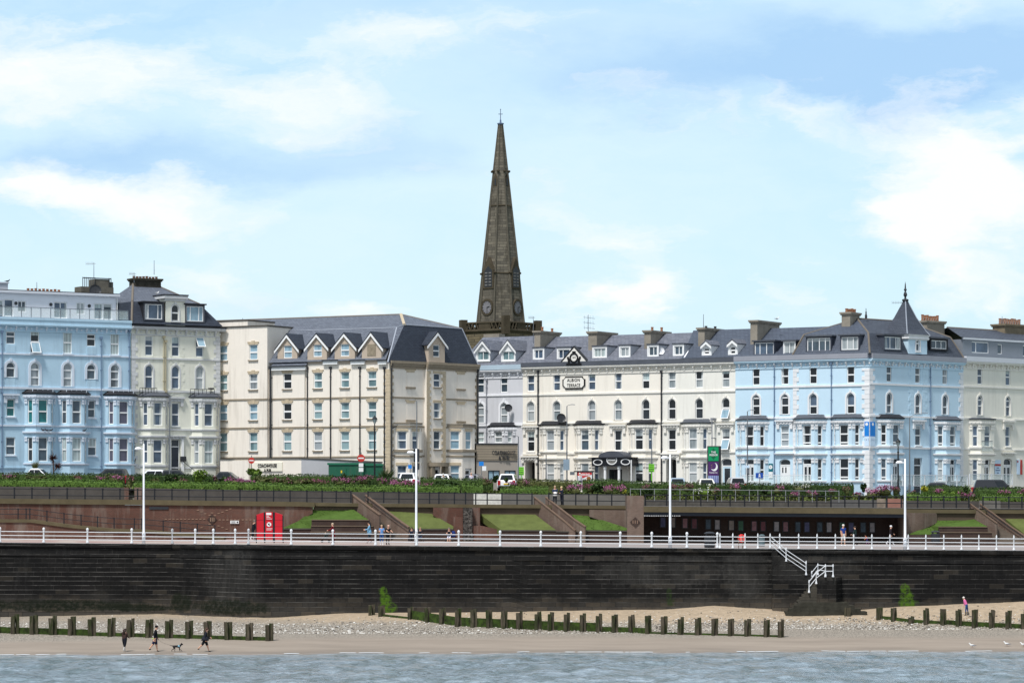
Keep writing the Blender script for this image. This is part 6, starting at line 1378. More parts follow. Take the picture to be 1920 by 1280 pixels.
# left brick wall with coping
rt = thing('brick_retaining_wall', (X(300, 288), 288, Zat(1010, 288)), 'long red brown brick wall with pale brick patterns and a mossy coping, at the left', 'wall')
mb = MB(); mb = strip(mb, 288, [(-220, 942), (560, 949), (586, 950)], [(-220, 1012), (526, 1012), (531, 993), (586, 962)], .5); mb.build('brick_face', BRICK, rt)
mb = MB(); strip(mb, 287.85, [(-220, 933.7), (0, 934.3), (250, 936.3), (560, 940.5), (590, 941.5)], [(-220, 941.5), (560, 949), (590, 950)], .8); mb.build('coping', CONC, rt)
PALEB = plain('pale_brick', C(160, 132, 112), .85, .1, .15, 2)
mb = MB(); pat = [(311 + 7.2 * k, 972.8) for k in range(11)] + [(412 + 7.2 * k, 974) for k in range(10)] + [(371, 956), (378, 959), (385, 962.5), (393, 965.5), (398, 961), (403, 966), (410, 962), (417, 959.5), (425, 956.3), (432, 953.3), (378, 988.5), (393, 982), (398, 987), (410, 985.3), (417, 988.5), (425, 991.5)]
for a, y_ in pat: x, z = X(a, 287.98), Zat(y_, 287.98); mb.box(x - .1, x + .1, 287.96, 288.02, z - .028, z + .028)
mb.build('brick_pattern', PALEB, rt, kind=None)
mb = MB(); x, z = X(398, 288), Zat(973.5, 288); mb.slab([(x - .45, z), (x, z - .45), (x + .45, z), (x, z + .45)], 287.95, 288.02); dm = mb.build('diamond_panel', BRICKD, rt); mb = MB()
for dx in (-.16, 0, .16): mb.box(x + dx - .03, x + dx + .03, 287.93, 287.96, z - .18, z + .18)
mb.build('diamond_bars', PALEB, dm)
mb = MB(); x0, x1 = X(280, 288), X(316, 288); mb.box(x0, x1, 287.93, 287.99, Zat(954.5, 288), Zat(949.5, 288)); mb.build('wall_plaque', METAL_D, rt)
mb = MB(); x0, x1 = X(432, 288), X(448, 288); z0, z1 = Zat(981, 288), Zat(975.5, 288); mb.box(x0, x1, 287.9, 287.96, z0, z1); sg = mb.build('direction_sign', WHITE, rt); mb = MB(); mb.box(x1 - .2, x1 - .06, 287.88, 287.9, z0 + .07, z1 - .07)
mb.box(x0 + .08, x1 - .3, 287.885, 287.9, z0 + .06, z0 + .1); mb.box(x0 + .08, x1 - .3, 287.885, 287.9, z1 - .1, z1 - .06); mb.build('sign_marks', METAL_D, sg)
# ramp in front of it
rt = thing('access_ramp', (X(150, 286), 286, Zat(1010, 286)), 'sloping brick ramp wall with a black handrail running down to the right', 'ramp')
rtop = [(-220, 972.5), (56, 973), (130, 983), (210, 990.5), (266, 992), (420, 1006)]
mb = MB(); strip(mb, 286.2, [(a, y_ + 6) for a, y_ in rtop], [(-220, 1013), (420, 1013)], 1.6); mb.build('brick_face', BRICK, rt)
mb = MB(); strip(mb, 286.1, rtop, [(a, y_ + 6) for a, y_ in rtop], 1.75); mb.build('coping', CONC, rt)
railing('ramp_handrail', 'black handrail stepping down the sloping brick ramp', [-154, -87, -20, 34, 49, 56, 88, 120, 152, 183, 214, 252, 266, 306, 338, 370, 403], lambda a: 286.3, .95, lambda a: Zat(lerp(a, rtop), 286.3), (.93, .45), BLACKR, None, .045, .03)
# concrete planter wall behind the upper walk
PW = [(-220, 911), (0, 911.5), (232, 913.5), (265, 914.5), (600, 921), (888, 925), (1000, 926.5), (1200, 928)]
def pwY(a): return 296.0
for pa, pc, mat, lb in ((-220, 233, CONG, 'grey board-marked concrete planter wall at the left, below the long hedge'), (266, 888, CONG, 'grey board-marked concrete planter wall right of the brick gate piers'), (888, 940, plain('flaking_white_wall', C(222, 219, 212), .9, .1, .3, 2.5, .5, streakcol=(.12, .11, .1)), 'flaking white painted stretch of planter wall'), (940, 1176, plain('pale_board_wall', C(124, 120, 114), .9, .1, .2, 1.5, .4), 'paler concrete planter wall left of the brick pier')):
 tp = [(a, lerp(a, PW)) for a in (pa, (pa + pc) / 2, pc)]
 mb = MB(); strip(mb, 296, tp, [(pa, 948), (pc, 948)], .4); zt_ = Zat(tp[1][1], 296)
 for k in range(3): pass
 o = mb.build('planter_wall', mat, None); tag(o, lb, 'wall')
for a, c in ((233, 241), (252, 266)):
 mb = MB(); strip(mb, 295.7, [(a, 913), (c, 913.3)], [(a, 940), (c, 940)], .6); tag(mb.build('gate_pier', BRICK, None), 'narrow red brick pier left of the gap in the planter wall' if a == 233 else 'wider red brick pier right of the gap in the planter wall', 'pier')
mb = MB()
for k in range(6): x0, x1 = X(240.5, 297), X(253, 297); mb.box(x0, x1, 296 + k * .5, 300, Zat(940 - k * 5, 296) - .2, Zat(938 - k * 5, 296))
tag(mb.build('garden_steps', plain('pale_step_stone', C(150, 146, 132), .9, .1, .3, 3), None), 'pale overgrown steps between two brick piers', 'steps')
# upper walk surface
mb = MB(); L0, L1 = [], []; walk = [(-220, 934), (560, 941), (900, 945.3), (1207, 948), (1695, 951.5), (2140, 954)]
def walkz(a, Y=289): return Zat(lerp(a, walk), 288.5)
for a in range(-220, 2141, 50): L0.append((X(a, 288.2), 288.2, walkz(a) - .03)); L1.append((X(a, 296.2), 296.2, walkz(a) - .0))
mb.loft([L0, L1], False); mb.build('upper_walk', plain('tarmac_walk', C(110, 106, 102), .9, .1, .15, 1), None, kind='structure')
mb = MB(); L0, L1, L2 = [], [], []
for a in range(-220, 2141, 50):
 yt_ = lerp(a, PW[:-1] + [(1180, 930), (1207, 939), (1560, 941), (1640, 938), (2140, 943)]); L0.append((X(a, 296.3), 296.3, Zat(yt_, 296.3) - .1)); L1.append((X(a, 304), 304, street_z(X(a, 304)) - .25)); L2.append((X(a, 305.5), 305.5, street_z(X(a, 304)) - .05))
mb.loft([L0, L1, L2], False); mb.build('flower_bed', plain('garden_soil', C(70, 62, 46), .95, .1, .4, 2), None, kind='structure')
mb = MB(); mb.loft([[(X(a, Y), Y, street_z(X(a, Y)) - .046) for a in (-120, 960, 2050)] for Y in (305.3, 345)], False); mb.build('road', plain('asphalt', C(84, 84, 86), .9, .2, .15, 1), None, kind='structure')
mb = MB(); mb.poly([(-2500, 300, 9), (2500, 300, 9), (2500, 5000, 9), (-2500, 5000, 9)]); mb.build('land', plain('far_land', C(86, 96, 66), .9, .1, .3, .02), None, kind='structure')
# concrete and brick edge of the upper walk, middle
rt = thing('walk_retaining_wall', (X(900, 288.3), 288.3, Zat(1000, 288)), 'weathered retaining wall of the upper walk above the grass banks', 'wall')
cop = [(588, 941.6), (700, 943.3), (800, 944), (900, 945.3), (1000, 945.7), (1207, 948)]
mb = MB(); strip(mb, 288, cop, [(a, y_ + 6.5) for a, y_ in cop], .9); mb.build('coping', CONC, rt)
mb = MB(); strip(mb, 288.25, [(a, y_ + 6.5) for a, y_ in cop], [(588, 985), (1207, 996)], .5); mb.build('concrete_face', plain('brown_concrete', C(106, 92, 80), .9, .1, .2, 1, .5), rt)
mb = MB(); strip(mb, 287.6, [(812, 951), (868, 952)], [(812, 966), (822, 972), (852, 990), (868, 1000)], .6); strip(mb, 287.4, [(868, 952), (886, 952)], [(868, 1000), (886, 1000)], .5) if False else None
strip(mb, 287.6, [(886, 952), (900, 952.2)], [(886, 1002), (900, 1002)], .6); strip(mb, 285.8, [(850, 969), (868, 969)], [(850, 1013), (868, 1013)], 2.0); strip(mb, 285.8, [(886, 985), (900, 985), (940, 993)], [(886, 1013), (940, 1013)], 2.2); strip(mb, 287.2, [(885, 951), (900, 951)], [(885, 1000), (900, 1000)], .6)
mb.build('brick_face', BRICK, rt)
mb = MB(); strip(mb, 287.5, [(1105, 955), (1177, 956)], [(1105, 968), (1177, 992)], .6); mb.build('stained_brick_face', BRICKB, rt)
rl = thing('carved_relief', (X(876, 285.5), 285.5, Zat(998, 285.5)), 'carved grey stone relief panel set in the brick wall', 'sculpture')
m, b, bs = newmat('carved_stone', .85, .2); p = objco(b); nz = b.noise(p, 1.6, 3, .6, 2.5).outputs[0]; b.nt.links.new(b.mix(b.ramp(nz, [(.4, 0), (.6, 1)]), C(58, 55, 52), C(98, 92, 86)), bs.inputs['Base Color']); bp = b.n('ShaderNodeBump', i_Strength=1, i_Distance=.25); b.nt.links.new(nz, bp.inputs['Height']); b.nt.links.new(bp.outputs[0], bs.inputs['Normal'])
mb = MB(); x0, x1, z0, z1 = X(868.5, 285.6), X(885.5, 285.6), Zat(1014, 285.6), Zat(952, 285.6); n_, k_ = 9, 26
idx = [[mb.pt((x0 + (x1 - x0) * i / n_, 285.6 - .12 * max(0, mn.noise((i * .45, j * .4, 6)) + .3), z0 + (z1 - z0) * j / k_)) for i in range(n_ + 1)] for j in range(k_ + 1)]
for j in range(k_):
 for i in range(n_): mb.f.append((idx[j][i], idx[j][i + 1], idx[j + 1][i + 1], idx[j + 1][i]))
mb.box(x0, x1, 285.62, 287.3, z0, z1); mb.build('panel', m, rl)
# grass banks
GRASSM = plain('mown_grass', C(74, 96, 42), .9, .1, .3, 1.5); GD = plain('dry_mown_grass', C(92, 100, 56), .9, .1, .3, 1.2)
def bank(pts, mat, name='grass_bank'):
 """pts: (photo column, row, depth); thick turf slab"""
 V = [tuple(at(a, y_, Y)) for a, y_, Y in pts]; mb = MB(); mb.loft([[(x, y, z - .6) for x, y, z in V], V]); o = mb.build(name, mat, None, kind='structure'); return V
banks = [([(530, 989.5, 285.2), (583, 989.5, 285.2), (588, 974.5, 285.4), (692, 974.5, 285.4), (662, 954, 288.3), (588, 954, 288.3), (560, 976, 287.8)], GRASSM), ([(728, 957, 288.3), (766, 990, 285.2), (850, 990, 285.2), (850, 986, 286.5), (824, 973, 288), (808, 962, 288.3)], GD),
         ([(899, 963, 288.3), (940, 992.5, 285.2), (1042, 993, 285.2), (1003, 963.5, 288.3)], GD), ([(1072, 964, 288.3), (1098, 992.5, 285.2), (1188, 993.5, 285.2), (1112, 968.5, 288.2), (1100, 966, 288.3)], GRASSM),
         ([(1703, 1001, 285.2), (1757, 1001, 285.2), (1760, 986.5, 285.4), (1852, 987, 285.4), (1826, 972.5, 288.3), (1756, 973, 288.3), (1745, 985, 287.8)], GRASSM), ([(1884, 971, 288.3), (1925, 1004, 285.2), (2140, 1005, 285.2), (2140, 972, 288.3)], GD)]
tuft = MB(); rnd = random.Random(9)
for pts, mat in banks:
 V = bank(pts, mat)
 if mat is GD: continue
 xs = [v[0] for v in V]
 c = Vector((sum(v[0] for v in V) / len(V), sum(v[1] for v in V) / len(V), sum(v[2] for v in V) / len(V)))
 for k in range(len(V)):
  a, d = Vector(V[k]), Vector(V[(k + 1) % len(V)]); ar = ((a - c).cross(d - c)).length / 2
  for q in range(int(ar * 12)):
   r1, r2 = math.sqrt(rnd.random()), rnd.random(); p_ = c * (1 - r1) + a * (r1 * (1 - r2)) + d * (r1 * r2); h = rnd.uniform(.03, .07); w_ = rnd.uniform(.03, .07); th = rnd.uniform(-.9, .9)
   ex = Vector((math.cos(th), math.sin(th), 0)) * w_; up = Vector((rnd.uniform(-.05, .05), rnd.uniform(-.08, .02), h)); tuft.poly([p_ - ex, p_ + ex, p_ + up])
tuft.build('grass_tufts', leafy('grass_blade', C(70, 90, 38), C(92, 108, 54)), None, kind='stuff')
# low walls and tiers at the back of the promenade
rt = thing('low_seat_wall', (X(900, 285), 285, Zat(1012, 285)), 'low dark brick wall along the foot of the grass banks', 'wall')
for tp, bt_ in (([(528, 990), (584, 990)], 1011), ([(764, 991), (850, 991)], 1014), ([(938, 993), (1042, 993.5)], 1016), ([(1042, 995), (1090, 996)], 1016.5), ([(1098, 993.5), (1207, 994.5)], 1017)):
 mb = MB(); strip(mb, 285, [(a, y_ + 2) for a, y_ in tp], [(tp[0][0], bt_), (tp[-1][0], bt_ + .5)], .35); mb.build('brick_face', BRICKD, rt)
 mb = MB(); strip(mb, 284.93, tp, [(a, y_ + 2) for a, y_ in tp], .5); mb.build('coping', plain('dark_coping', C(84, 80, 74), .8, .2, .2), rt)
def tiers(pl, pr, y0, y1, lb):
 rt = thing('seating_tiers', (X((pl + pr) / 2, 284.5), 284.5, Zat(y1, 284.5)), lb, 'steps', 'seating tiers below the grass banks'); n = 3
 for k in range(n):
  ya = y0 + (y1 - y0) * k / n; mb = MB(); Y = 285.2 - k * .75; strip(mb, Y, [(pl - k * 1, ya), (pr + k * 8, ya + .4)], [(pl - k * 1, y1 + 3), (pr + k * 8, y1 + 3)], 1.2); mb.build('tier', BRICKD, rt)
  mb = MB(); strip(mb, Y - .06, [(pl - k * 1, ya - 1.6), (pr + k * 8, ya - 1.2)], [(pl - k * 1, ya), (pr + k * 8, ya + .4)], .9); mb.build('tier_edge', plain('tier_slab', C(112, 98, 84), .9, .1, .2), rt)
tiers(584, 692, 975, 1009, 'three dark brick seating tiers below the left grass bank'); tiers(1760, 1852, 988, 1019, 'three dark brick seating tiers below the right grass bank, beside a bin')
# stairs with raking parapets
def stairs(L, Rr, lb, rail=True, cheek=None):
 """L and Rr: raking parapet crests as (column, row, depth) from the top down"""
 rt = thing('promenade_stairs', tuple(at(L[-1][0], 1012, L[-1][2])), lb, 'stairs', 'brick stairs between upper walk and promenade')
 for P_ in (L, Rr):
  mb = MB(); lo = []
  for a, y_, Y in P_: v = at(a, y_, Y); lo.append([(v.x, v.y - .18, 7.2), (v.x, v.y - .18, v.z - .1), (v.x + .1, v.y + .18, v.z - .1), (v.x + .1, v.y + .18, 7.2)])
  mb.loft(lo); mb.build('parapet_wall', BRICKB, rt); mb = MB(); lo = []
  for a, y_, Y in P_: v = at(a, y_, Y); lo.append([(v.x - .03, v.y - .24, v.z - .1), (v.x - .03, v.y - .24, v.z), (v.x + .13, v.y + .24, v.z), (v.x + .13, v.y + .24, v.z - .1)])
  mb.loft(lo); mb.build('parapet_coping', plain('brown_coping_brick', C(120, 100, 86), .9, .1, .2, 2), rt)
 mb = MB(); a, d = at(*L[0]), at(*L[-1]); a2, d2 = at(*Rr[0]), at(*Rr[-1]); n = 14
 for k in range(n):
  f0, f1 = k / n, (k + 1.15) / n; z = a.z - .95 + (8.0 - (a.z - .95)) * (k + 1) / n
  q = [a.lerp(d, f0), a2.lerp(d2, f0), a2.lerp(d2, f1), a.lerp(d, f1)]; mb.loft([[(v.x, v.y, z - .6) for v in q], [(v.x, v.y, z) for v in q]])
 mb.build('steps', plain('step_concrete', C(110, 100, 90), .9, .1, .2, 2), rt)
 if rail:
  mb = MB(); mb.path([tuple(at(a, y_ + 4, Y) + Vector((-.1, -.32, 0))) for a, y_, Y in Rr], .03); mb.build('handrail', BLACKR, rt)
stairs([(660, 926, 289), (711, 963.5, 285.6), (711.5, 964, 284.6)], [(685, 926.5, 289), (742, 970, 285.6), (766, 987, 284.4)], 'brick stairs left of centre with a dark handrail, beside the tiers')
stairs([(1001, 930.5, 289), (1057, 975, 285.6), (1078, 993, 284.6)], [(1022.5, 930.5, 289), (1077, 973, 285.6), (1097, 986, 284.4)], 'brick stairs at the centre below two standing walkers', False)
stairs([(1817.5, 942.5, 289), (1868, 979, 285.6), (1869, 980, 284.6)], [(1837, 943, 289), (1895, 986, 285.6), (1922, 1004, 284.2)], 'brick stairs with handrail at the right edge of the view')
mb = MB(); strip(mb, 284.4, [(724.5, 976), (733, 976)], [(724.5, 1013), (733, 1013)], .4); strip(mb, 284.6, [(711, 964), (720, 972)], [(711, 990), (720, 990)], .3) if False else None
tag(mb.build('stair_pier', BRICKB, None), 'short brown brick pier at the foot of the left stairs', 'pier')
# seafront shelter under the walk
rt = thing('promenade_shelter', (X(1450, 284.5), 284.5, Zat(1018, 284.5)), 'long dark open-fronted brick shelter under the upper walk with framed posters', 'shelter')
SH = [(1207, 949), (1695, 953)]
mb = MB(); strip(mb, 284.4, SH, [(a, y_ + 10.5) for a, y_ in SH], 5); mb.build('roof_slab', CONC, rt)
mb = MB(); strip(mb, 284.7, [(a, y_ + 10.6) for a, y_ in SH], [(a, y_ + 17) for a, y_ in SH], .12);
mb.build('fascia_board', plain('blue_black_fascia', C(48, 54, 64), .6, .3, .15), rt)
mb = MB(); x = X(1208, 284.5)
while x < X(1275, 284.5): z = Zat(966.5, 284.5) ; mb.lathe([(.0, -.06), (.05, -.03), (.05, .03), (0, .06)], (x, 284.6, z), 6); x += .16
mb.build('scalloped_edge', WHITE, rt)
mb = MB(); strip(mb, 289.2, [(1207, 950), (1695, 954)], [(1207, 1019), (1695, 1023)], .4); mb.build('back_wall', BRICKD, rt)
mb = MB(); strip(mb, 284.5, [(1176, 928.5), (1207, 929)], [(1176, 1017), (1207, 1017.5)], 5); mb.build('end_pier', BRICKB, rt); dmx, dmz = X(1191, 284.4), Zat(978, 284.4)
mb = MB(); mb.slab([(dmx - .45, dmz), (dmx, dmz - .45), (dmx + .45, dmz), (dmx, dmz + .45)], 284.42, 284.5); dm = mb.build('diamond_panel', BRICKD, rt); mb = MB()
for dx in (-.2, 0, .2): mb.box(dmx + dx - .025, dmx + dx + .025, 284.4, 284.43, dmz - .15, dmz + .15)
mb.build('diamond_bars', PALEB, dm)
mb = MB(); v = MB(); strip(mb, 284.6, [(1695, 953.5), (1700, 953.6)], [(1695, 1022), (1700, 1022)], 5); mb.build('end_wall', BRICKB, rt)
PF = plain('poster_frame_black', C(26, 24, 28), .4, .4, .1); rnd = random.Random(21)
pc = [C(164, 120, 126), C(100, 102, 140), C(168, 156, 148), C(126, 76, 84), C(86, 104, 118), C(184, 178, 180), C(74, 120, 94)]
for i, (a, kk) in enumerate(((1243, 1), (1261.5, 2), (1284.5, 0), (1302, 3), (1328, 4), (1345, 5), (1371.5, 2), (1389, 6), (1414, 0), (1431, 3), (1456, 5), (1473, 0), (1496, 4), (1513, 1), (1537, 4), (1554.5, 5), (1579, 6), (1596, 1), (1618.5, 4), (1635.5, 5))):
 py = lerp(a, [(1243, 978), (1400, 985), (1513, 987), (1640, 988)]); x, z = X(a, 289.1), Zat(py + .5, 289.1)
 ob = thing('poster_frame', (x, 289.18, z - .5), 'black framed poster on the shelter back wall', 'poster', 'framed posters in the shelter'); mb = MB(); mb.box(x - .28, x + .28, 289.08, 289.18, z - .5, z + .5); mb.build('frame', PF, ob)
 mb = MB(); mb.box(x - .2, x + .2, 289.06, 289.09, z - .42, z + .42); m = plain('poster_print_%d' % kk, pc[kk], .5, .3, .5, 3.0); mb.build('print', m, ob)
# right-hand retaining wall past the shelter
rt = thing('curved_brick_wall', (X(1740, 286), 286, Zat(1000, 286)), 'stained brick retaining wall with concrete coping right of the shelter', 'wall')
cp_ = [(1700, 954), (1830, 955), (2140, 957)]
mb = MB(); strip(mb, 288, cp_, [(a, y_ + 7) for a, y_ in cp_], .8); mb.build('coping', CONC, rt); mb = MB(); strip(mb, 288.2, [(1755, 961.5), (2140, 964)], [(1755, 990), (2140, 990)], .5); mb.build('concrete_face', plain('brown_concrete', C(106, 92, 80), .9, .1, .2, 1, .5), rt)
mb = MB(); strip(mb, lambda a: lerp(a, [(1700, 285.6), (1735, 286.8), (1757, 288.1)]), [(1700, 961), (1730, 961.3), (1757, 961.5)], [(1700, 1003), (1730, 992), (1757, 980)], .5); mb.build('brick_face', BRICKB, rt)
mb = MB(); strip(mb, 285, [(1700, 1002), (1757, 1002)], [(1700, 1020), (1757, 1020)], .4); mb.build('low_wall', BRICKD, rt)
# walls behind the walk at the right
for pa, pc_, y0, y1, mat, nm, lb, Y in ((1207, 1560, 936, 938.5, plain('rough_bed_wall', C(104, 100, 94), .95, .1, .35, 2, .4), 'bed_wall', 'low rough stone bed wall behind the long metal handrail', 296), (1560, 1700, 936, 938, plain('board_wall', C(98, 96, 94), .9, .1, .2, 1.5), 'bed_wall', 'dark planked bed wall left of the painted pier', 296),
  (1645, 1660, 934, 934.5, plain('painted_mural_panel', C(140, 126, 112), .8, .2, .5, 2.2), 'mural_panel', 'small weathered mural panel beside the pink pier', 294.5), (1664, 1692, 934, 934.5, plain('pink_rendered_pier', C(150, 108, 96), .9, .1, .2, 1.5), 'rendered_pier', 'pinkish rendered pier behind the black railing', 294.5), (1697, 1840, 938, 939, CONG, 'bed_wall', 'dark concrete bed wall under shrubs right of the tall lamp', 296), (1837, 1876, 938, 938.6, plain('pale_board_wall', C(124, 120, 114), .9, .1, .2, 1.5, .4), 'bed_wall', 'pale concrete wall end at the top of the right stairs', 295), (1876, 1990, 940, 941, CONG, 'bed_wall', 'dark concrete bed wall at the far right', 296)):
 mb = MB(); strip(mb, Y, [(pa, y0), (pc_, y1)], [(pa, 958), (pc_, 958)], .5); tag(mb.build(nm, mat, None), lb, 'wall')
# black railings along the upper walk
wz = lambda a: walkz(a); RY = lambda a: 288.5
secs = [([-188, -155, -121, -87, -54, -20, 27, 60, 93, 126, 159.5, 192.5, 225, 258, 290, 322.5, 354, 386, 418, 450, 481.5, 513, 544, 575.5, 604, 630.5, 658], 'black railing along the left half of the upper walk'), ([690, 719.5, 748, 777, 805.5, 823, 852, 873, 892, 913.5, 941, 969.5, 997.5], 'black railing between the left and centre stairs'),
  ([1029, 1056, 1079.5, 1104, 1119.5, 1147, 1174], 'short black railing right of the centre stairs'), ([1210, 1250, 1286, 1314, 1341.5, 1369, 1396, 1423.5, 1450.5, 1478, 1505, 1531.5, 1558, 1584, 1610.5, 1637, 1663, 1690, 1720.5, 1746, 1769.5, 1793, 1816.5], 'long black railing above the shelter'), ([1843, 1867.5, 1891.5, 1916, 1941, 1966, 1991, 2016, 2041, 2066, 2091], 'black railing at the right end of the upper walk')]
for pts, lb in secs: railing('walk_railing', lb, pts, RY, 1.05, wz, (1.0, .42), BLACKR, 'black railings of the upper walk', .06, .042)
GALV = plain('galvanised_rail', C(140, 142, 144), .5, .4, .1)
railing('garden_handrail', 'long galvanised handrail in front of the flower bed above the shelter', [1182, 1201, 1227, 1253, 1275, 1300, 1327, 1353, 1379, 1405, 1421, 1446.5, 1473, 1498, 1523, 1548, 1573], lambda a: 295.2, 1.1, lambda a: Zat(lerp(a, [(1182, 938), (1573, 942)]), 295.2), (1.08,), GALV, None, .025, .025)
# ================================================================== things on the beach
def gy(px, py):                                   # where the beach shows at that row
 lo, hi = 228.0, wallY(px) - 1.0
 for _ in range(40):
  m_ = (lo + hi) / 2; y = HZ + (CZ - ground(X(px, m_), m_)) * F / m_
  if y > py: lo = m_
  else: hi = m_
 Y = (lo + hi) / 2; return Vector((X(px, Y), Y, ground(X(px, Y), Y)))
m, b, bs = newmat('weedy_timber', .9, .15); p = objco(b); n1 = b.noise(b.mapping(p, (2.5, 2.5, .8)), 1.0, 5, .65).outputs[0]; n2 = b.noise(b.mapping(p, (9, 9, .7)), 1.0, 4, .6).outputs[0]
c = b.mix(b.ramp(n2, [(.3, 0), (.7, 1)]), C(56, 50, 43), C(102, 93, 80)); c = b.mix(b.ramp(n1, [(.4, 0), (.62, .85)]), c, C(40, 52, 22)); b.nt.links.new(c, bs.inputs['Base Color'])
bp = b.n('ShaderNodeBump', i_Strength=.8, i_Distance=.05); b.nt.links.new(n2, bp.inputs['Height']); b.nt.links.new(bp.outputs[0], bs.inputs['Normal']); TIMB = m
m, b, bs = newmat('green_weed_timber', .9, .15); p = objco(b); n1 = b.noise(b.mapping(p, (3, 3, 3)), 1.0, 5, .65).outputs[0]; b.nt.links.new(b.mix(b.ramp(n1, [(.35, 0), (.65, 1)]), C(38, 44, 26), C(64, 84, 34)), bs.inputs['Base Color']); WEED = m
rnd = random.Random(31)
def groyne(lb, posts, wd, plank, short=()):
 """posts: (column, crest row, foot row)"""
 f0 = gy(posts[0][0], posts[0][2]); rt = thing('timber_groyne', tuple(f0), lb, 'groyne', 'timber groynes on the beach'); feet = []
 for a, yt, yb in posts:
  q = gy(a, yb); h = (yb - yt) * q.y / F; feet.append((q, h)); w1 = wd * rnd.uniform(.46, .56); k = rnd.uniform(-.03, .03); mb = MB()
  for x0, x1, y0, y1, z1 in ((-wd / 2, -wd / 2 + w1, -.2, .1, h * rnd.uniform(.86, 1.0)), (-wd / 2 + w1 - .02 - k, wd / 2, .02, .34, h)):
   j = lambda: rnd.uniform(-.05, .05)
   mb.loft([[(q.x + x0 + j(), q.y + y0, q.z - .6), (q.x + x1 + j(), q.y + y0, q.z - .6), (q.x + x1, q.y + y1, q.z - .6), (q.x + x0, q.y + y1, q.z - .6)], [(q.x + x0 + j(), q.y + y0, q.z + z1 * .5), (q.x + x1 + j(), q.y + y0, q.z + z1 * .5), (q.x + x1, q.y + y1, q.z + z1 * .5), (q.x + x0, q.y + y1, q.z + z1 * .5)], [(q.x + x0 + j(), q.y + y0, q.z + z1 + j()), (q.x + x1 + j(), q.y + y0, q.z + z1 + j()), (q.x + x1, q.y + y1, q.z + z1), (q.x + x0, q.y + y1, q.z + z1)]])
  mb.build('post', TIMB, rt)
 for (p, h), (q, h2) in zip(feet, feet[1:]):
  i = feet.index((p, h)); pl = plank(posts[i][0])
  if pl <= 0: continue
  mb = MB(); o = .12; mb.loft([[(p.x, p.y + o, p.z - .3), (p.x, p.y + o, p.z + pl), (p.x, p.y + o + .12, p.z + pl), (p.x, p.y + o + .12, p.z - .3)], [(q.x, q.y + o, q.z - .3), (q.x, q.y + o, q.z + pl), (q.x, q.y + o + .12, q.z + pl), (q.x, q.y + o + .12, q.z - .3)]]); mb.build('plank', WEED, rt)
 return rt
G1 = [28, 63.5, 99, 134.5, 172, 209, 244.5, 280, 317, 354.5, 389.5, 428, 467, 505]
groyne('left timber groyne of fourteen evenly spaced posts behind the walkers', [(-8, 1150, 1186)] + [(a, 1151 + (a - 28) * .0356, 1187.5 + (a - 28) * .028) for a in G1], .58, lambda a: .5 if a < 150 else .3)
G2 = [770, 802, 830, 859, 888, 917, 945.5, 974, 1009, 1033, 1063, 1093, 1123, 1152.6, 1184, 1215.5, 1245, 1276.7, 1309, 1340, 1371, 1401.6, 1438, 1464.5]
G2p = [(a, lerp(a, [(770, 1137), (860, 1140), (1009, 1146.5), (1184, 1152), (1215, 1153), (1340, 1159), (1464, 1162)]), lerp(a, [(770, 1161), (860, 1174), (974, 1179), (1060, 1183), (1184, 1186), (1215, 1187.5), (1464, 1194)])) for a in G2]
groyne('long middle timber groyne with green planking running down from the sea wall', [(697, 1133, 1153), (715, 1135, 1155)] + G2p, .52, lambda a: .0 if a < 700 else .2 if a < 760 else .75 if a < 1100 else .45 if a < 1190 else .16)
groyne('right timber groyne whose first bays have lost their middle post', [(1648.7, 1138, 1161), (1676, 1138.5, 1163.5), (1709, 1155, 1168), (1737, 1140, 1169.5), (1768.6, 1141, 1171.5), (1797.5, 1142, 1173.5), (1828, 1142, 1175.5), (1860, 1143, 1177), (1891, 1144, 1178.5), (1920, 1145, 1180)], .5, lambda a: .32 if a < 1740 else .45)
for a, yt, yb in ((1589, 1137, 1154.5),):
 q = gy(a, yb); h = (yb - yt) * q.y / F; mb = MB()
 for dx in (-.18, 0, .18): mb.box(q.x + dx - .08, q.x + dx + .08, q.y - .1, q.y + .1, q.z - .4, q.z + h * rnd.uniform(.85, 1))
 tag(mb.build('post_stump', TIMB, None), 'lone weedy timber stump near the foot of the sea wall steps', 'post')
# stone landing and stairs on the sea wall with white handrails
rt = thing('sea_wall_steps', tuple(gy(1510, 1143)), 'dark weedy stone steps and landing against the sea wall, with white handrails', 'steps')
zT = wallZ(1460); Y0 = wallY(1460) - .1
mb = MB(); n = 14; xa, xb = X(1446, 262.5), X(1510, 262.5); zL = Zat(1082, 262)
for k in range(n):
 x0 = xa + (xb - xa) * k / n; x1 = xa + (xb - xa) * (k + 1) / n; z = zT - (zT - zL) * (k + 1) / n; mb.box(x0, x1, Y0 - 1.35, Y0 + .3, -.5, z)
mb.build('flight', SWM, rt)
mb = MB(); xl, xr, Yf = X(1531, 260.5), X(1566, 260.5), Y0 - 2.6; zLd = Zat(1082, 260.5)
mb.prism([(xb, Y0), (xb, Y0 - 1.35), (xl, Yf), (xr, Yf), (xr + .8, Y0)], -.5, zLd); mb.build('landing', SWM, rt)
n = 12; zb_ = gy(1500, 1143).z
mb = MB()
for k in range(n):
 z = zLd - (zLd - zb_) * (k + 1) / n; x1 = xl - k * .2; mb.box(x1 - .2, xl + .0, Yf + .012 * k, Y0, z - (zLd - zb_) / n - (.6 if k == n - 1 else 0), z)
 zz = zLd - (zLd - zb_) * (k + 1) / n
mb.build('lower_flight', plain('worn_step_stone', C(88, 84, 76), .9, .1, .35, 2, .5), rt); mb = MB()
for k in range(4): mb.box(xl - 1.6 - .35 * k, xr + 1.0 + .5 * k, Yf - .15 * k - .1, Y0, -.6, zb_ + .75 - .25 * k)
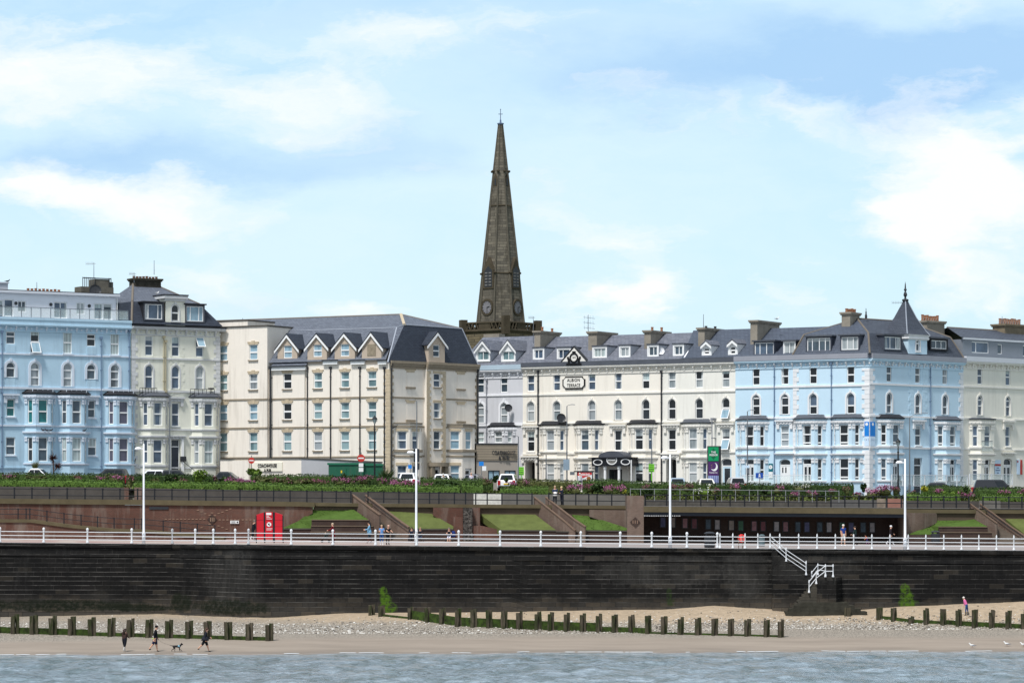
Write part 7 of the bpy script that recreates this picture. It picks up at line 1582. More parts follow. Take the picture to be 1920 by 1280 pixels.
mb.build('stepped_base', plain('base_step_stone', C(70, 68, 60), .9, .1, .5, 2, .4), rt)
def stairrail(lb, posts, rails, h, mat=WHITEP, kn=True):
 q0 = at(*posts[0]); r_ = thing('stair_handrail', tuple(q0), lb, 'handrail', 'white handrails of the sea wall steps')
 for a in posts:
  q = at(*a); mb = MB(); mb.lathe([(.1, 0), (.1, .08), (.07, .14), (.045, .3), (.045, h * .84), (.07, h * .88), (.045, h * .93), (.055, h), (.015, h * 1.1), (0, h * 1.11)], tuple(q), 8); mb.build('post', mat, r_, True)
 for hr in rails: mb = MB(); mb.path([tuple(at(*a) + Vector((0, 0, h * hr))) for a in posts], .035, 6); mb.build('rail', mat, r_)
 return r_
stairrail('white handrail slanting down the upper flight of the sea wall steps', [(1444, 1027, 261.4), (1474, 1053, 261.4), (1511.5, 1078, 261.4)], (.3, .6, .9), 1.1)
stairrail('white handrail on the landing and lower flight, its lowest post rusty', [(1562, 1081.5, 259.8), (1547.5, 1081.5, 259.8), (1530.5, 1094.5, 259.8), (1517, 1111, 259.8)], (.5, .95), .98)
stairrail('short white handrail at the back of the landing', [(1548, 1080, 261.5), (1533.5, 1078, 261.5), (1522, 1092, 261.5)], (.5, .95), .9)
# ================================================================== vegetation
GM = {'f': leafy('front_hedge_leaf', C(48, 70, 26), C(98, 126, 54)), 'h': leafy('hedge_leaf', C(36, 52, 22), C(76, 98, 46)), 'd': leafy('dark_leaf', C(30, 46, 20), C(60, 82, 38)), 'o': leafy('olive_leaf', C(56, 62, 32), C(96, 100, 56)), 'l': leafy('fresh_leaf', C(60, 84, 24), C(108, 132, 48)), 'g': leafy('silver_leaf', C(120, 138, 104), C(176, 190, 150)),
      'p': leafy('pink_blossom', C(146, 68, 112), C(194, 120, 162)), 'q': leafy('dusky_blossom', C(122, 60, 84), C(172, 104, 130)), 'w': leafy('white_blossom', C(200, 200, 190), C(236, 236, 228)), 'r': leafy('purple_leaf', C(46, 26, 26), C(84, 52, 46)), 'y': leafy('yellow_leaf', C(120, 124, 34), C(176, 172, 60))}
rv = random.Random(77)
def leaf(mb, p, s, flat=.0):
 a, e = rv.uniform(0, 6.283), rv.uniform(-.9, 1.2); d = Vector((math.cos(a) * math.cos(e), math.sin(a) * math.cos(e), math.sin(e))); o = d.orthogonal().normalized(); o = (o * math.cos(a * 3) + d.cross(o) * math.sin(a * 3)) * s * .5
 mb.poly([p - d * s * .6, p + o, p + d * s * .6, p - o])
def hedge(p0, p1, Y, tops, h, dp, mat, lb, size=.1, dens=95, name='hedge', shag=.12):
 """clipped hedge from column p0 to p1; tops = crest rows along it"""
 x0, x1 = X(p0, Y), X(p1, Y); L = x1 - x0; mb = MB(); n = max(2, int(L / .5)); core = []
 def zt_(x): return Zat(lerp(pxof(x, Y), tops), Y) + mn.noise((x * .5, Y, 0)) * .12
 for k in range(n + 1):
  x = x0 + L * k / n; z = zt_(x); e = .07; core.append([(x, Y - dp / 2 + e, z - h - .3), (x, Y - dp / 2 + e, z - e - .1), (x, Y - dp / 4, z - e), (x, Y + dp / 4, z - e), (x, Y + dp / 2 - e, z - e - .1), (x, Y + dp / 2 - e, z - h - .3)])
 mb.loft(core)
 for k in range(int(L * (h * 1.2 + dp * .8) * dens)):
  x = rv.uniform(x0, x1); z1 = zt_(x); r = rv.random(); bulge = mn.noise((x * .9, 3, z1)) * .1
  if r < h / (h + dp * .8): z = z1 - rv.random() ** 1.3 * h; y = Y - dp / 2 + max(0, .25 - (z1 - z)) * .6 - bulge + rv.gauss(0, .05)
  else: y = Y + rv.uniform(-dp / 2, dp / 2); z = z1 + rv.gauss(0, .05) + (shag * rv.random() ** 3)
  leaf(mb, Vector((x, y, z)), size * rv.uniform(.6, 1.3))
 return tag(mb.build(name, GM[mat], None), lb, 'hedge')
def bush(px, yt, yb, wpx, Y, mat, lb, name='shrub', cat='shrub', size=.17, n=None, flower=None, fn=0, grp=None, spiky=False):
 zb_, zt_ = Zat(yb, Y), Zat(yt, Y); h = zt_ - zb_; r = wpx * Y / F / 2; c = Vector((X(px, Y), Y, zb_)); rt = thing(name, tuple(c), lb, cat, grp); mb = MB(); n = n or int(60 + r * h * 420)
 lumps = [(rv.uniform(-.6, .6) * r, rv.uniform(-.3, .3) * min(r, 1), rv.uniform(.45, .75) * h, rv.uniform(.35, .55)) for _ in range(max(3, int(r * 5)))]
 (None if spiky else mb.ball((c.x, c.y, c.z + h * .35), r * .5, min(r, 1.0) * .4, h * .33, 8, 5))
 for k in range(n):
  lx, ly, lz, lr = rv.choice(lumps); d = Vector((rv.gauss(0, 1), rv.gauss(0, 1), rv.gauss(0, 1))).normalized() * rv.uniform(.6, 1.0); q = Vector((c.x + lx + d.x * lr * min(r, .9), c.y + ly + d.y * lr * .9, c.z + max(.02, lz + d.z * lr * h * .7)))
  if q.z > zt_ + .06: q.z = zt_ - rv.random() * .2
  if spiky:
   e = q + Vector((rv.uniform(-.5, .5), rv.uniform(-.3, .3), rv.uniform(.2, .6))) * .8; b0 = Vector((c.x + lx * .4, c.y, c.z)); s_ = (e - b0).cross(Vector((0, 1, 0))).normalized() * .035; mb.poly([b0 - s_, b0 + s_, e])
  else: leaf(mb, q, size * rv.uniform(.6, 1.3))
 mb.build('foliage', GM[mat], rt)
 if flower:
  fm = MB()
  for k in range(fn):
   lx, ly, lz, lr = rv.choice(lumps); d = Vector((rv.gauss(0, 1), rv.gauss(-.6, 1), abs(rv.gauss(.6, .8)))).normalized() * rv.uniform(.85, 1.1); q = Vector((c.x + lx + d.x * lr * min(r, .9), c.y + ly + d.y * lr * .9, min(c.z + max(.15, lz + d.z * lr * h * .75), zt_ + .1)))
   for j in range(3): leaf(fm, q + Vector((rv.gauss(0, .05), rv.gauss(0, .05), rv.gauss(0, .06))), .075 * rv.uniform(.6, 1.2))
  fm.build('blossom', GM[flower], rt)
 return rt
hedge(-200, 232, 297.3, [(-200, 897), (-25, 898.5), (150, 900), (232, 903)], .95, 1.3, 'f', 'long clipped green hedge on the planter wall, left of the brick piers'); hedge(252, 862, 297.3, [(252, 903.5), (450, 906), (600, 909.5), (862, 912.5)], .85, 1.3, 'f', 'very long clipped green hedge above the grey planter wall')
hedge(866, 905, 297.4, [(866, 908), (905, 911)], .8, 1.2, 'f', 'short dark hedge end above the white painted wall'); hedge(938, 1028, 297.4, [(938, 914.5), (1028, 912)], .7, 1.4, 'f', 'dark green hedge behind the two people at the railing')
hedge(-200, 233, 303, [(-200, 886), (-25, 887), (120, 888.5), (233, 890)], 1.0, 1.2, 'h', 'upper green hedge in front of the pale blue hotel'); hedge(238, 400, 303, [(238, 890), (400, 891)], 1.0, 1.2, 'd', 'dark upper hedge before the cream corner house'); hedge(470, 625, 304, [(470, 892), (560, 890), (625, 892)], 1.0, 1.2, 'h', 'upper hedge before the low cream extension')
hedge(625, 770, 304, [(625, 894), (700, 893), (770, 899)], 1.0, 1.2, 'd', 'uneven dark hedge around the black lantern'); hedge(788, 925, 304, [(788, 896.5), (850, 897), (925, 900)], 1.0, 1.3, 'h', 'upper hedge beside the white cars'); hedge(955, 1080, 304, [(955, 901), (1010, 900), (1080, 902)], 1.0, 1.3, 'o', 'olive green hedge below the arched porch')
hedge(1092, 1330, 304, [(1092, 900), (1130, 900), (1200, 904), (1330, 907)], 1.0, 1.3, 'h', 'upper hedge before the black entrance canopy'); hedge(1332, 1600, 304, [(1332, 907), (1500, 907.5), (1600, 908)], 1.1, 1.2, 'd', 'long dark clipped hedge before the blue corner hotel'); hedge(1728, 1818, 303.6, [(1728, 911), (1818, 913)], 1.1, 1.6, 'h', 'hedge before the glass balustrade of the corner hotel'); hedge(1828, 2120, 303.6, [(1828, 917), (1960, 913)], .9, 1.4, 'h', 'hedge below the black van at the right edge'); hedge(1840, 2120, 297.6, [(1840, 927), (1960, 928)], .8, 1.4, 'f', 'low green hedge on the wall at the right edge'); hedge(1700, 1800, 297.6, [(1700, 926), (1800, 928)], .8, 1.4, 'f', 'dark low hedge right of the tall white lamp')
for a, yt, yb, w_, Y, mt, lb in ((648, 887, 905, 17, 301.5, 'd', 'round dark clipped bush left of its twin, before the green substation'), (664, 886.5, 905, 20, 301, 'd', 'larger round dark clipped bush right of its twin'), (928.5, 890, 906, 14, 302, 'd', 'round bush left of the parked white car'), (949.5, 894, 906, 10, 301.5, 'd', 'small round bush in front of the parked white car'), (1619, 904.5, 924, 14, 301, 'd', 'round dark bush below the corner quoins'), (1811, 912, 924, 13, 301.5, 'd', 'round bush left of the black van'), (478, 877, 894, 30, 305.5, 'l', 'yellow green bush below the no entry sign at the low extension'), (372, 881, 906, 34, 300.5, 'l', 'feathery fresh green bush below the cream corner house door'), (320, 888, 908, 34, 300, 'd', 'dark bush left of the feathery green one'), (68, 891, 902, 52, 300.5, 'o', 'pale olive shrub behind the long left hedge'), (292, 896, 906, 30, 299.5, 'o', 'small olive shrub right of the left white lamp'), (425, 892, 908, 50, 301.5, 'd', 'broad dark shrub behind the bright pink flowers'), (490, 892, 908, 40, 301.5, 'o', 'twiggy olive shrub right of the bright pink flowers'), (1500, 908, 922, 40, 300.5, 'o', 'pale flowering olive bush before the corner hotel'), (1545, 925, 934, 50, 298, 'd', 'low dark shrub behind the handrail'), (1668, 922, 938, 50, 299, 'd', 'dark shrub before the pink flowers at the corner hotel'), (1785, 921, 938, 40, 299, 'l', 'yellow green bush behind the black railing right of the tall lamp'), (1735, 909, 922, 24, 302, 'y', 'yellow flowering bush below the hotel terrace'), (1168, 918, 930, 14, 298, 'y', 'small yellow bush beside the brick pier'), (1318, 914, 930, 44, 299.5, 'l', 'green shrub with white flowers behind the handrail'), (1445, 912, 930, 40, 300.5, 'd', 'dark shrub behind the handrail below the pub totem'), (1215, 914, 930, 40, 299.5, 'd', 'dark shrub behind the left end of the handrail'), (840, 902, 915, 70, 300.5, 'd', 'wide low dark shrub below the rendered inn bay'), (550, 897, 909, 100, 301, 'o', 'wide low olive shrub with dusky flowers'), (1130, 908, 926, 60, 299.5, 'd', 'dark leafy shrub among pink flowers at the centre'), (892, 915, 927, 14, 298, 'l', 'small light green weed clump above the white wall')):
 bush(a, yt, yb, w_, Y, mt, lb, flower='w' if 'white flowers' in lb or 'pale flowering' in lb else 'q' if 'dusky' in lb else None, fn=60 if 'flower' in lb else 0)
bush(722, 879, 900, 46, 304.5, 'd', 'dark spiky bush right of the black lantern', spiky=True, n=150); bush(64, 866, 882, 22, 311, 'o', 'pale spiky palm plant before the pale blue hotel', 'yucca_plant', 'plant', spiky=True, n=90); bush(1083, 899, 916, 26, 301, 'g', 'silvery grey foliage plant above the pink flowers at the centre', 'silver_shrub')
rt = thing('cordyline_palm', (X(101, 310.5), 310.5, Zat(893, 310.5)), 'dark purple cordyline palm with two heads before the pale blue hotel', 'palm'); mb = MB(); xx = X(101, 310.5); zz = Zat(893, 310.5); mb.tube((xx, 310.5, zz), (xx - .1, 310.5, zz + 1.7), .07, .06, 6); mb.tube((xx, 310.5, zz + .5), (xx + .35, 310.5, zz + .9), .05, .05, 6); mb.build('trunk', plain('palm_bark', C(84, 70, 58), .9, .1, .3, 4), rt); mb = MB()
for cx_, cz_, r_ in ((xx - .1, zz + 1.75, .75), (xx + .4, zz + .95, .62)):
 for k in range(70):
  d = Vector((rv.gauss(0, 1), rv.gauss(0, 1), rv.gauss(.25, .8))).normalized() * r_ * rv.uniform(.7, 1.1); b0 = Vector((cx_, 310.5, cz_)); s_ = d.cross(Vector((.1, 1, .2))).normalized() * .035; mb.poly([b0 - s_, b0 + s_, b0 + d])
mb.build('crown', GM['r'], rt)
pink = [(14, 889, 902, 32, 'p', 1), (145, 889.5, 905, 26, 'q', 1), (190, 891, 905, 34, 'p', 1), (215, 889, 905, 36, 'p', 2), (243, 893, 914, 22, 'q', 1), (335, 897, 908, 44, 'q', 1), (405, 892, 905, 16, 'q', 1), (440, 895, 910, 40, 'p', 3), (466, 900, 911, 34, 'p', 3), (510, 895, 907, 26, 'q', 1), (575, 897, 908, 50, 'q', 1), (605, 899, 909, 40, 'q', 2), (638, 896, 910, 46, 'p', 2), (660, 897, 911, 22, 'p', 1), (682, 891, 909, 34, 'p', 3), (716, 896, 912, 26, 'p', 2), (748, 900, 914, 46, 'p', 3), (775, 902, 915, 40, 'p', 2), (800, 905, 916, 34, 'p', 2), (911, 899, 910, 24, 'q', 1), (962, 902, 914, 24, 'p', 2), (990, 901, 914, 20, 'p', 2), (962, 915, 927, 50, 'q', 1), (1080, 908, 928, 36, 'p', 3), (1108, 905, 924, 30, 'q', 3), (1142, 908, 928, 34, 'p', 3), (1168, 911, 928, 24, 'p', 3), (1211, 909, 922, 24, 'q', 2), (1262, 908, 922, 28, 'q', 2), (1288, 907, 922, 30, 'q', 2), (1340, 910, 930, 22, 'q', 1), (1382, 907, 928, 28, 'p', 3), (1458, 910, 926, 28, 'p', 2), (1488, 920, 934, 24, 'p', 2), (1520, 919, 934, 26, 'p', 2), (1561, 915, 928, 16, 'p', 2), (1588, 912, 928, 20, 'q', 1), (1608, 921, 936, 26, 'p', 2), (1635, 915, 936, 40, 'p', 4), (1660, 909, 930, 44, 'p', 4), (1680, 912, 928, 20, 'q', 2), (1708, 919, 934, 18, 'q', 1), (1760, 917, 930, 20, 'p', 3), (1804, 920, 938, 20, 'p', 2), (1818, 922, 938, 18, 'p', 3), (1884, 920, 930, 28, 'p', 2), (1916, 916, 934, 16, 'p', 3), (1745, 900 + 18, 932, 18, 'l', 0)]
place = ['below the pale blue hotel', 'below the cream corner house', 'below the low extension', 'below the rendered inn', 'below the cream hotel', 'below the ivory house', 'below the blue corner hotel', 'at the right end']
seen = {}
for a, yt, yb, w_, fl, am in pink:
 if am == 0: continue
 where = place[0 if a < 240 else 1 if a < 410 else 2 if a < 560 else 3 if a < 900 else 4 if a < 1245 else 5 if a < 1380 else 6 if a < 1720 else 7]
 lb = ('bright pink valerian clump ' if fl == 'p' else 'dusky pink valerian clump ') + where
 bush(a, yt, yb, w_, 297.9 if yb > 925 else 300.2 if yb > 908 else 301.5, 'o', lb, 'valerian_clump', 'flowers', .13, int(60 + w_ * 3), fl, int(w_ * am), 'pink valerian clumps in the flower bed')
mb = MB(); rnd = random.Random(4)
for k in range(15000):
 a = rnd.uniform(-200, 2120); Y = rnd.uniform(296.6, 305); x = X(a, Y); z0 = Zat(lerp(a, PW[:-1] + [(1180, 930), (1207, 939), (1560, 941), (1640, 938), (1990, 943)]), 296.3) - .1; t_ = (Y - 296.3) / 7.7; z = z0 + (street_z(x) - .25 - z0) * min(1, t_) + rnd.uniform(0, .28); rv.seed(k); leaf(mb, Vector((x, Y, z)), rnd.uniform(.14, .3))
mb.build('ground_cover', leafy('ground_cover_leaf', C(40, 52, 20), C(92, 104, 44)), None, kind='stuff')
# ================================================================== lamps and signs
LAMPW = plain('white_lamp_paint', C(238, 240, 244), .4, .4, .04)
for a, yt, yb, yh, lb in ((269.5, 832, 1018.5, 842, 'tall white lamp post left of the red boards'), (780.5, 841, 1023, 849, 'tall white lamp post before the rendered inn'), (1256.5, 852, 1027, 859, 'tall white lamp post at the left end of the shelter'), (1697, 860, 1029, 868, 'tall white lamp post at the right end of the shelter')):
 Y = wallY(a) + .45; z0, z1 = wallZ(a), Zat(yt, Y); x = X(a, Y); rt = thing('promenade_lamp', (x, Y, z0), lb, 'lamp post', 'tall white promenade lamps')
 mb = MB(); mb.lathe([(.15, 0), (.15, .9), (.1, 1.0), (.09, (z1 - z0) * .5), (.065, z1 - z0), (.0, z1 - z0 + .02)], (x, Y, z0), 12); mb.build('column', LAMPW, rt, True)
 zh = Zat(yh, Y); mb = MB(); mb.tube((x, Y, zh + .02), (x - .2, Y, zh + .05), .035, .03, 8); mb.build('arm', LAMPW, rt)
 mb = MB(); mb.loft([[(x - .48 + .31 * q * math.cos(t_), Y + .2 * q * math.sin(t_), zh + dz) for t_ in [2 * math.pi * k / 16 for k in range(16)]] for q, dz in ((.75, -.04), (1, .0), (.92, .09), (.6, .17), (.2, .2))]); mb.build('lamp_head', LAMPW, rt, True)
for a, yt, lb in ((702.5, 778, 'black heritage lantern post between the road sign and the spiky bush'), (1684, 821, 'black heritage lantern post before the blue corner hotel')):
 Y = 304.8; x = X(a, Y); z0, z1 = street_z(x) - .3, Zat(yt, Y); H = z1 - z0; rt = thing('lantern_post', (x, Y, z0), lb, 'lamp post', 'black heritage lanterns')
 mb = MB(); mb.lathe([(.2, 0), (.2, .3), (.15, .5), (.13, 1.2), (.1, 1.3), (.085, 1.6), (.07, H - 1.4), (.14, H - 1.35), (.06, H - 1.28), (.05, H - .8)], (x, Y, z0), 10); mb.build('column', BLACKR, rt)
 mb = MB(); z = z0 + H - .8; mb.lathe([(.08, 0), (.2, .42)], (x, Y, z), 6); mb.build('lantern_glass', GLASS['g'], rt)
 mb = MB(); mb.lathe([(.27, .42), (.27, .46), (.18, .58), (.1, .64), (.05, .7), (.05, .74), (.0, .84)], (x, Y, z), 8)
 for k in range(6): t_ = 2 * math.pi * k / 6; mb.tube((x + .085 * math.cos(t_), Y + .085 * math.sin(t_), z), (x + .205 * math.cos(t_), Y + .205 * math.sin(t_), z + .42), .012, .012, 4)
 mb.build('lantern_cap', BLACKR, rt)
SLP = plain('grey_lamp_paint', C(110, 114, 118), .5, .4, .1)
for a, yt, dx, Y, lb in ((318, 744, 1.35, 306, 'grey street light with a long right arm before the cream corner house'), (972, 818, -.45, 309, 'slim grey street light beside the link block'), (1024, 852, 0, 309, 'short dark pole before the first bay of the cream hotel'), (1063, 761, .35, 308, 'tall grey street light with plates before the cream hotel'), (1222, 811, -.7, 309, 'grey street light with a left arm beside the green board'), (1401.5, 771, .3, 308, 'grey street light before the first blue bay'), (1705.5, 782, 1.3, 306.5, 'pale street light with a right arm before the turret'), (781.5, 752, -.3, 309.5, 'dark grey mast with a box directly behind the white lamp post')):
 x = X(a, Y); z0, z1 = street_z(x), Zat(yt, Y); rt = thing('street_light', (x, Y, z0), lb, 'lamp post', 'grey street lights'); mb = MB(); mb.lathe([(.1, 0), (.1, 1.1), (.07, 1.15), (.045, z1 - z0), (0, z1 - z0)], (x, Y, z0), 8); mb.build('column', SLP, rt)
 if dx: mb = MB(); e = .12 if abs(dx) < 1 else .4; mb.path([(x, Y, z1 - .02), (x + dx * .3, Y, z1 + e * .6), (x + dx, Y, z1 + e)], .025, 6); mb.build('arm', SLP, rt); mb = MB(); sg_ = 1 if dx > 0 else -1; mb.loft([[(x + dx + sg_ * u_, Y + v_ * .1, z1 + e + w_) for u_, v_, w_ in ((0, -1, 0), (.45, -.7, -.02), (.45, .7, -.02), (0, 1, 0))], [(x + dx + sg_ * u_, Y + v_ * .07, z1 + e + w_) for u_, v_, w_ in ((0, -1, .07), (.4, -.7, .05), (.4, .7, .05), (0, 1, .07))]]); mb.build('lamp_head', SLP, rt)
 if a == 1063: mb = MB(); mb.box(x - .35, x + .25, Y - .15, Y - .11, Zat(881, Y), Zat(861, Y)); mb.build('plate', plain('blue_grey_plate', C(140, 158, 172), .5, .3, .2, 3), rt); mb = MB(); mb.box(x + .3, x + .75, Y - .2, Y + .1, Zat(890, Y), Zat(884, Y)); mb.build('meter_box', SLP, rt)
 if a == 781.5: mb = MB(); mb.box(x - .3, x + .25, Y - .2, Y + .2, Zat(866, Y), Zat(841, Y)); mb.box(x - .2, x + .25, Y - .2, Y + .2, Zat(880, Y), Zat(868, Y)); mb.build('equipment_box', METAL_D, rt)
 if a == 1401.5: mb = MB(); mb.box(x - .35, x + .18, Y - .14, Y - .1, Zat(877, Y), Zat(872, Y)); mb.build('arrow_sign', BAN2, rt); mb = MB(); mb.box(x - .1, x + .2, Y - .12, Y - .09, Zat(888, Y), Zat(879, Y)); mb.build('plate', SLP, rt)
RED = plain('sign_red', C(196, 58, 48), .5, .3, .06)
def disc(mb, x, y, z, r, d=.03, n=20): mb.tube((x, y, z), (x, y - d, z), r, r, n)
for a, yc, r, Y, lb in ((471.5, 863, .3, 308, 'small red no entry sign beside the pub name panel'), (677, 858.5, .37, 305.5, 'larger red no entry sign with two white plates before the substation')):
 x, z = X(a, Y), Zat(yc, Y); rt = thing('no_entry_sign', (x, Y, street_z(x)), lb, 'road sign', 'red no entry signs'); mb = MB(); mb.tube((x, Y + .05, street_z(x)), (x, Y + .05, z + r + .2), .04, .04, 8); mb.build('pole', SLP, rt)
 mb = MB(); disc(mb, x, Y, z, r); s_ = mb.build('disc', RED, rt); mb = MB(); mb.box(x - r * .72, x + r * .72, Y - .036, Y - .03, z - r * .17, z + r * .17); mb.build('white_bar', WHITE, s_)
 if a > 600:
  for y0, y1 in ((875, 868), (884, 876.5)): mb = MB(); mb.box(x - .22, x + .22, Y - .02, Y, Zat(y0, Y), Zat(y1, Y)); mb.build('plate', WHITE, rt)
LIME = plain('lime_board', C(122, 204, 52), .5, .3, .08)
for a, yt, yb, wd, Y, lb, txt in ((977.5, 875, 890.5, .5, 309, 'lime green notice board on a pole beside the link block', 4), (1221.5, 869.5, 884.5, .55, 308.5, 'lime green notice board on a pole before the third hotel bay', 4)):
 x = X(a, Y); z0, z1 = Zat(yb, Y), Zat(yt, Y); rt = thing('notice_board', (x, Y, street_z(x)), lb, 'sign', 'lime green notice boards'); mb = MB(); mb.box(x - .04, x + .04, Y + .02, Y + .08, street_z(x), z1); mb.build('pole', LIME, rt); mb = MB(); mb.box(x - wd / 2, x + wd / 2, Y - .03, Y + .02, z0, z1); s_ = mb.build('board', LIME, rt)
 mb = MB(); h = (z1 - z0) / 4.4
 for k in range(4):
  xx = x - wd * .42; z = z1 - h * (k + .75)
  for q in range(4): w_ = rv.uniform(.04, .13); mb.box(xx, min(xx + w_, x + wd * .42), Y - .036, Y - .03, z - h * (.16 if k < 2 else .3), z + h * .15); xx += w_ + .025
 mb.build('text_rows', METAL_D, s_)
# pub totem
Y = 307.2; x0, x1 = X(1328, Y), X(1347.5, Y); rt = thing('pub_totem', ((x0 + x1) / 2, Y, street_z(15)), 'tall roadside totem sign, green above, purple with a moon below', 'sign')
zt_, zg, zp_, zs_, zb_ = Zat(836.5, Y), Zat(864.5, Y), Zat(891, Y), Zat(910, Y), street_z(20)
fr = Fr((x0, Y), (1, .12)); Lw = x1 - x0; mb = MB(fr); mb.box(-.03, Lw + .26, -.45, -.005, zb_, zt_ + .04); mb.build('frame', METAL_D, rt)
for z0, z1, mt, nm in ((zg + .04, zt_ - .06, plain('totem_green', C(0, 150, 92), .4, .4, .04), 'green_panel'), (zp_, zg - .03, plain('totem_purple', C(78, 42, 98), .4, .4, .04), 'purple_panel'), (zs_, zp_ - .01, plain('totem_stripes', C(150, 160, 200), .4, .4, .2, 3), 'striped_panel')):
 mb = MB(fr); mb.box(0, Lw, -.004, .03, z0, z1); pn = mb.build(nm, mt, rt); u_ = Lw / 2; zc = (z0 + z1) / 2
 if nm[0] == 'g':
  mb = MB(fr); mb.slab([(u_ - .42, zc), (u_, zc - .58), (u_ + .42, zc), (u_, zc + .58)], .03, .036); mb.build('diamond', plain('deep_green', C(0, 104, 66), .4, .4, .04), pn); lettering('THE', .26, WHITE, pn, fr(u_, .04, zc + .17), (fr.d.x, fr.d.y, 0), .004, .9, bold=.008); lettering('FREEDOM', .25, WHITE, pn, fr(u_, .04, zc - .1), (fr.d.x, fr.d.y, 0), .004, .66, bold=.008)
 elif nm[0] == 'p':
  mb = MB(fr); zc += .16; out = [(u_ + .08 + .34 * math.cos(t_), zc + .4 * math.sin(t_)) for t_ in [math.radians(100 - 240 * k / 16) for k in range(17)]]; inn = [(u_ - .04 + .3 * math.cos(t_), zc + .1 + .34 * math.sin(t_)) for t_ in [math.radians(-128 + 190 * k / 16) for k in range(17)]]
  for k in range(16): mb.poly([fr_ for fr_ in ((out[k][0], .034, out[k][1]), (out[k + 1][0], .034, out[k + 1][1]), (inn[15 - k][0], .034, inn[15 - k][1]), (inn[16 - k][0], .034, inn[16 - k][1]))])
  mb.build('moon', WHITE, pn); mb = MB(fr)
  for du, dz, r_ in ((-.2, .18, .05), (-.16, -.02, .05), (-.07, .24, .03)): mb.slab([(u_ + du + r_ * (1 if k % 2 == 0 else .45) * math.sin(math.pi * k / 5), zc + dz + r_ * (1 if k % 2 == 0 else .45) * math.cos(math.pi * k / 5)) for k in range(10)], .031, .036)
  mb.build('stars', GM['y'], pn); lettering('Premier Inn', .17, WHITE, pn, fr(u_, .036, z0 + .28), (fr.d.x, fr.d.y, 0), .004, .86, bold=.004)
 else:
  mb = MB(fr)
  for k in range(5): mb.box(Lw * (k + .3) / 5, Lw * (k + .6) / 5, .03, .034, z0, z1)
  mb.build('stripes', plain('stripe_slate', C(96, 104, 150), .5, .3, .05), pn)
# red advertising board
Y = 308.5; x0, x1 = X(1082.5, Y), X(1110.5, Y); z0, z1 = Zat(906, Y), Zat(884.5, Y); rt = thing('advert_board', ((x0 + x1) / 2, Y, street_z(7)), 'red and white advertising board in a dark frame before the cream hotel', 'sign'); mb = MB(); mb.box(x0 - .35, x1 + .2, Y - .05, Y + .1, z1, z1 + .12); mb.box(x0 - .05, x0 + .03, Y - .03, Y + .08, street_z(7), z1); mb.box(x1 - .03, x1 + .07, Y - .03, Y + .08, street_z(7), z1); mb.build('frame', METAL_D, rt)
mb = MB(); mb.box(x0 + .03, x1 - .03, Y, Y + .05, z0, z1); pn = mb.build('board', WHITE, rt); mb = MB(); mb.slab([(x0 + .03, z0 + .35), (x1 - .05, z1 - .25), (x1 - .05, z1 - .02), (x0 + .03, z1 - .02)], Y - .008, Y); mb.build('red_field', plain('advert_red', C(206, 36, 40), .45, .3, .06), pn); lettering('WEEKEND', .3, WHITE, pn, ((x0 + x1) / 2 + .02, Y - .012, z1 - .26), (1, 0, 0), .004, .66, bold=.01); mb = MB(); mb.ball((x1 - .35, Y - .01, z1 - .62), .22, .02, .2); mb.ball((x0 + .8, Y - .01, z0 + .25), .3, .02, .12); mb.build('food_picture', plain('food_brown', C(158, 104, 60), .6, .2, .5, 6), pn)
for a, y0, y1, w_, mt, Y, lb in ((903, 873, 865, .26, BAN, 309.5, 'blue parking sign on a post beside the rendered inn'), (769, 878, 871, .2, BAN, 309.5, 'small blue sign left of the white lamp post'), (1424.5, 896, 886, .4, plain('footpath_blue', C(40, 84, 170), .5, .3, .05), 309, 'blue walkers sign before the first blue bay')):
 x = X(a, Y); rt = thing('blue_sign', (x, Y, street_z(x)), lb, 'sign', 'blue street signs'); mb = MB(); mb.tube((x, Y + .05, street_z(x)), (x, Y + .05, Zat(y1, Y) + .1), .03, .03, 6); mb.build('pole', SLP, rt); mb = MB(); mb.box(x - w_, x + w_ * .8, Y - .02, Y + .01, Zat(y0, Y), Zat(y1, Y)); mb.build('panel', mt, rt)
 if a == 903: mb = MB(); mb.box(x + .05, x + .45, Y - .03, Y - .0, Zat(882, Y), Zat(873.5, Y)); mb.build('plate', WHITE, rt)
 if a > 1400: mb = MB(); mb.ball((x - .03, Y - .03, Zat(888.5, Y)), .07, .015, .07, 8, 5); mb.slab([(x - .12, Zat(895, Y)), (x - .03, Zat(893, Y)), (x + .07, Zat(895, Y)), (x + .06, Zat(890, Y)), (x - .1, Zat(890, Y))], Y - .03, Y - .02); mb.build('walker_mark', WHITE, rt)
# green substation
FG = Fr.px(616, 311.2, 690, 309.6); rt = thing('substation_box', FG(0, 0, street_z(-15)), 'dark green substation box with doors, before the inn', 'utility box'); GRN = plain('substation_green', C(34, 92, 70), .5, .3, .1, 1.0, 0, .2); ub = FG.u(681); z1 = FG.z(650, 871); mb = MB(FG); mb.box(0, ub, -2.4, 0, street_z(-15) - .2, z1); mb.build('body', GRN, rt); mb = MB(FG); mb.box(-.1, ub + .1, -2.5, .1, z1 + .002, z1 + .2); mb.build('roof', plain('substation_roof', C(40, 108, 82), .5, .3, .1), rt)
for k in range(2): mb = MB(FG); mb.box(ub * (.24 + .3 * k), ub * (.52 + .3 * k), .0, .04, street_z(-15), z1 - .35); dd = mb.build('door', GRN, rt); mb = MB(FG); mb.box(ub * (.27 + .3 * k), ub * (.3 + .3 * k), .04, .08, z1 - 1.3, z1 - 1.1); mb.build('handle', METAL_D, dd)
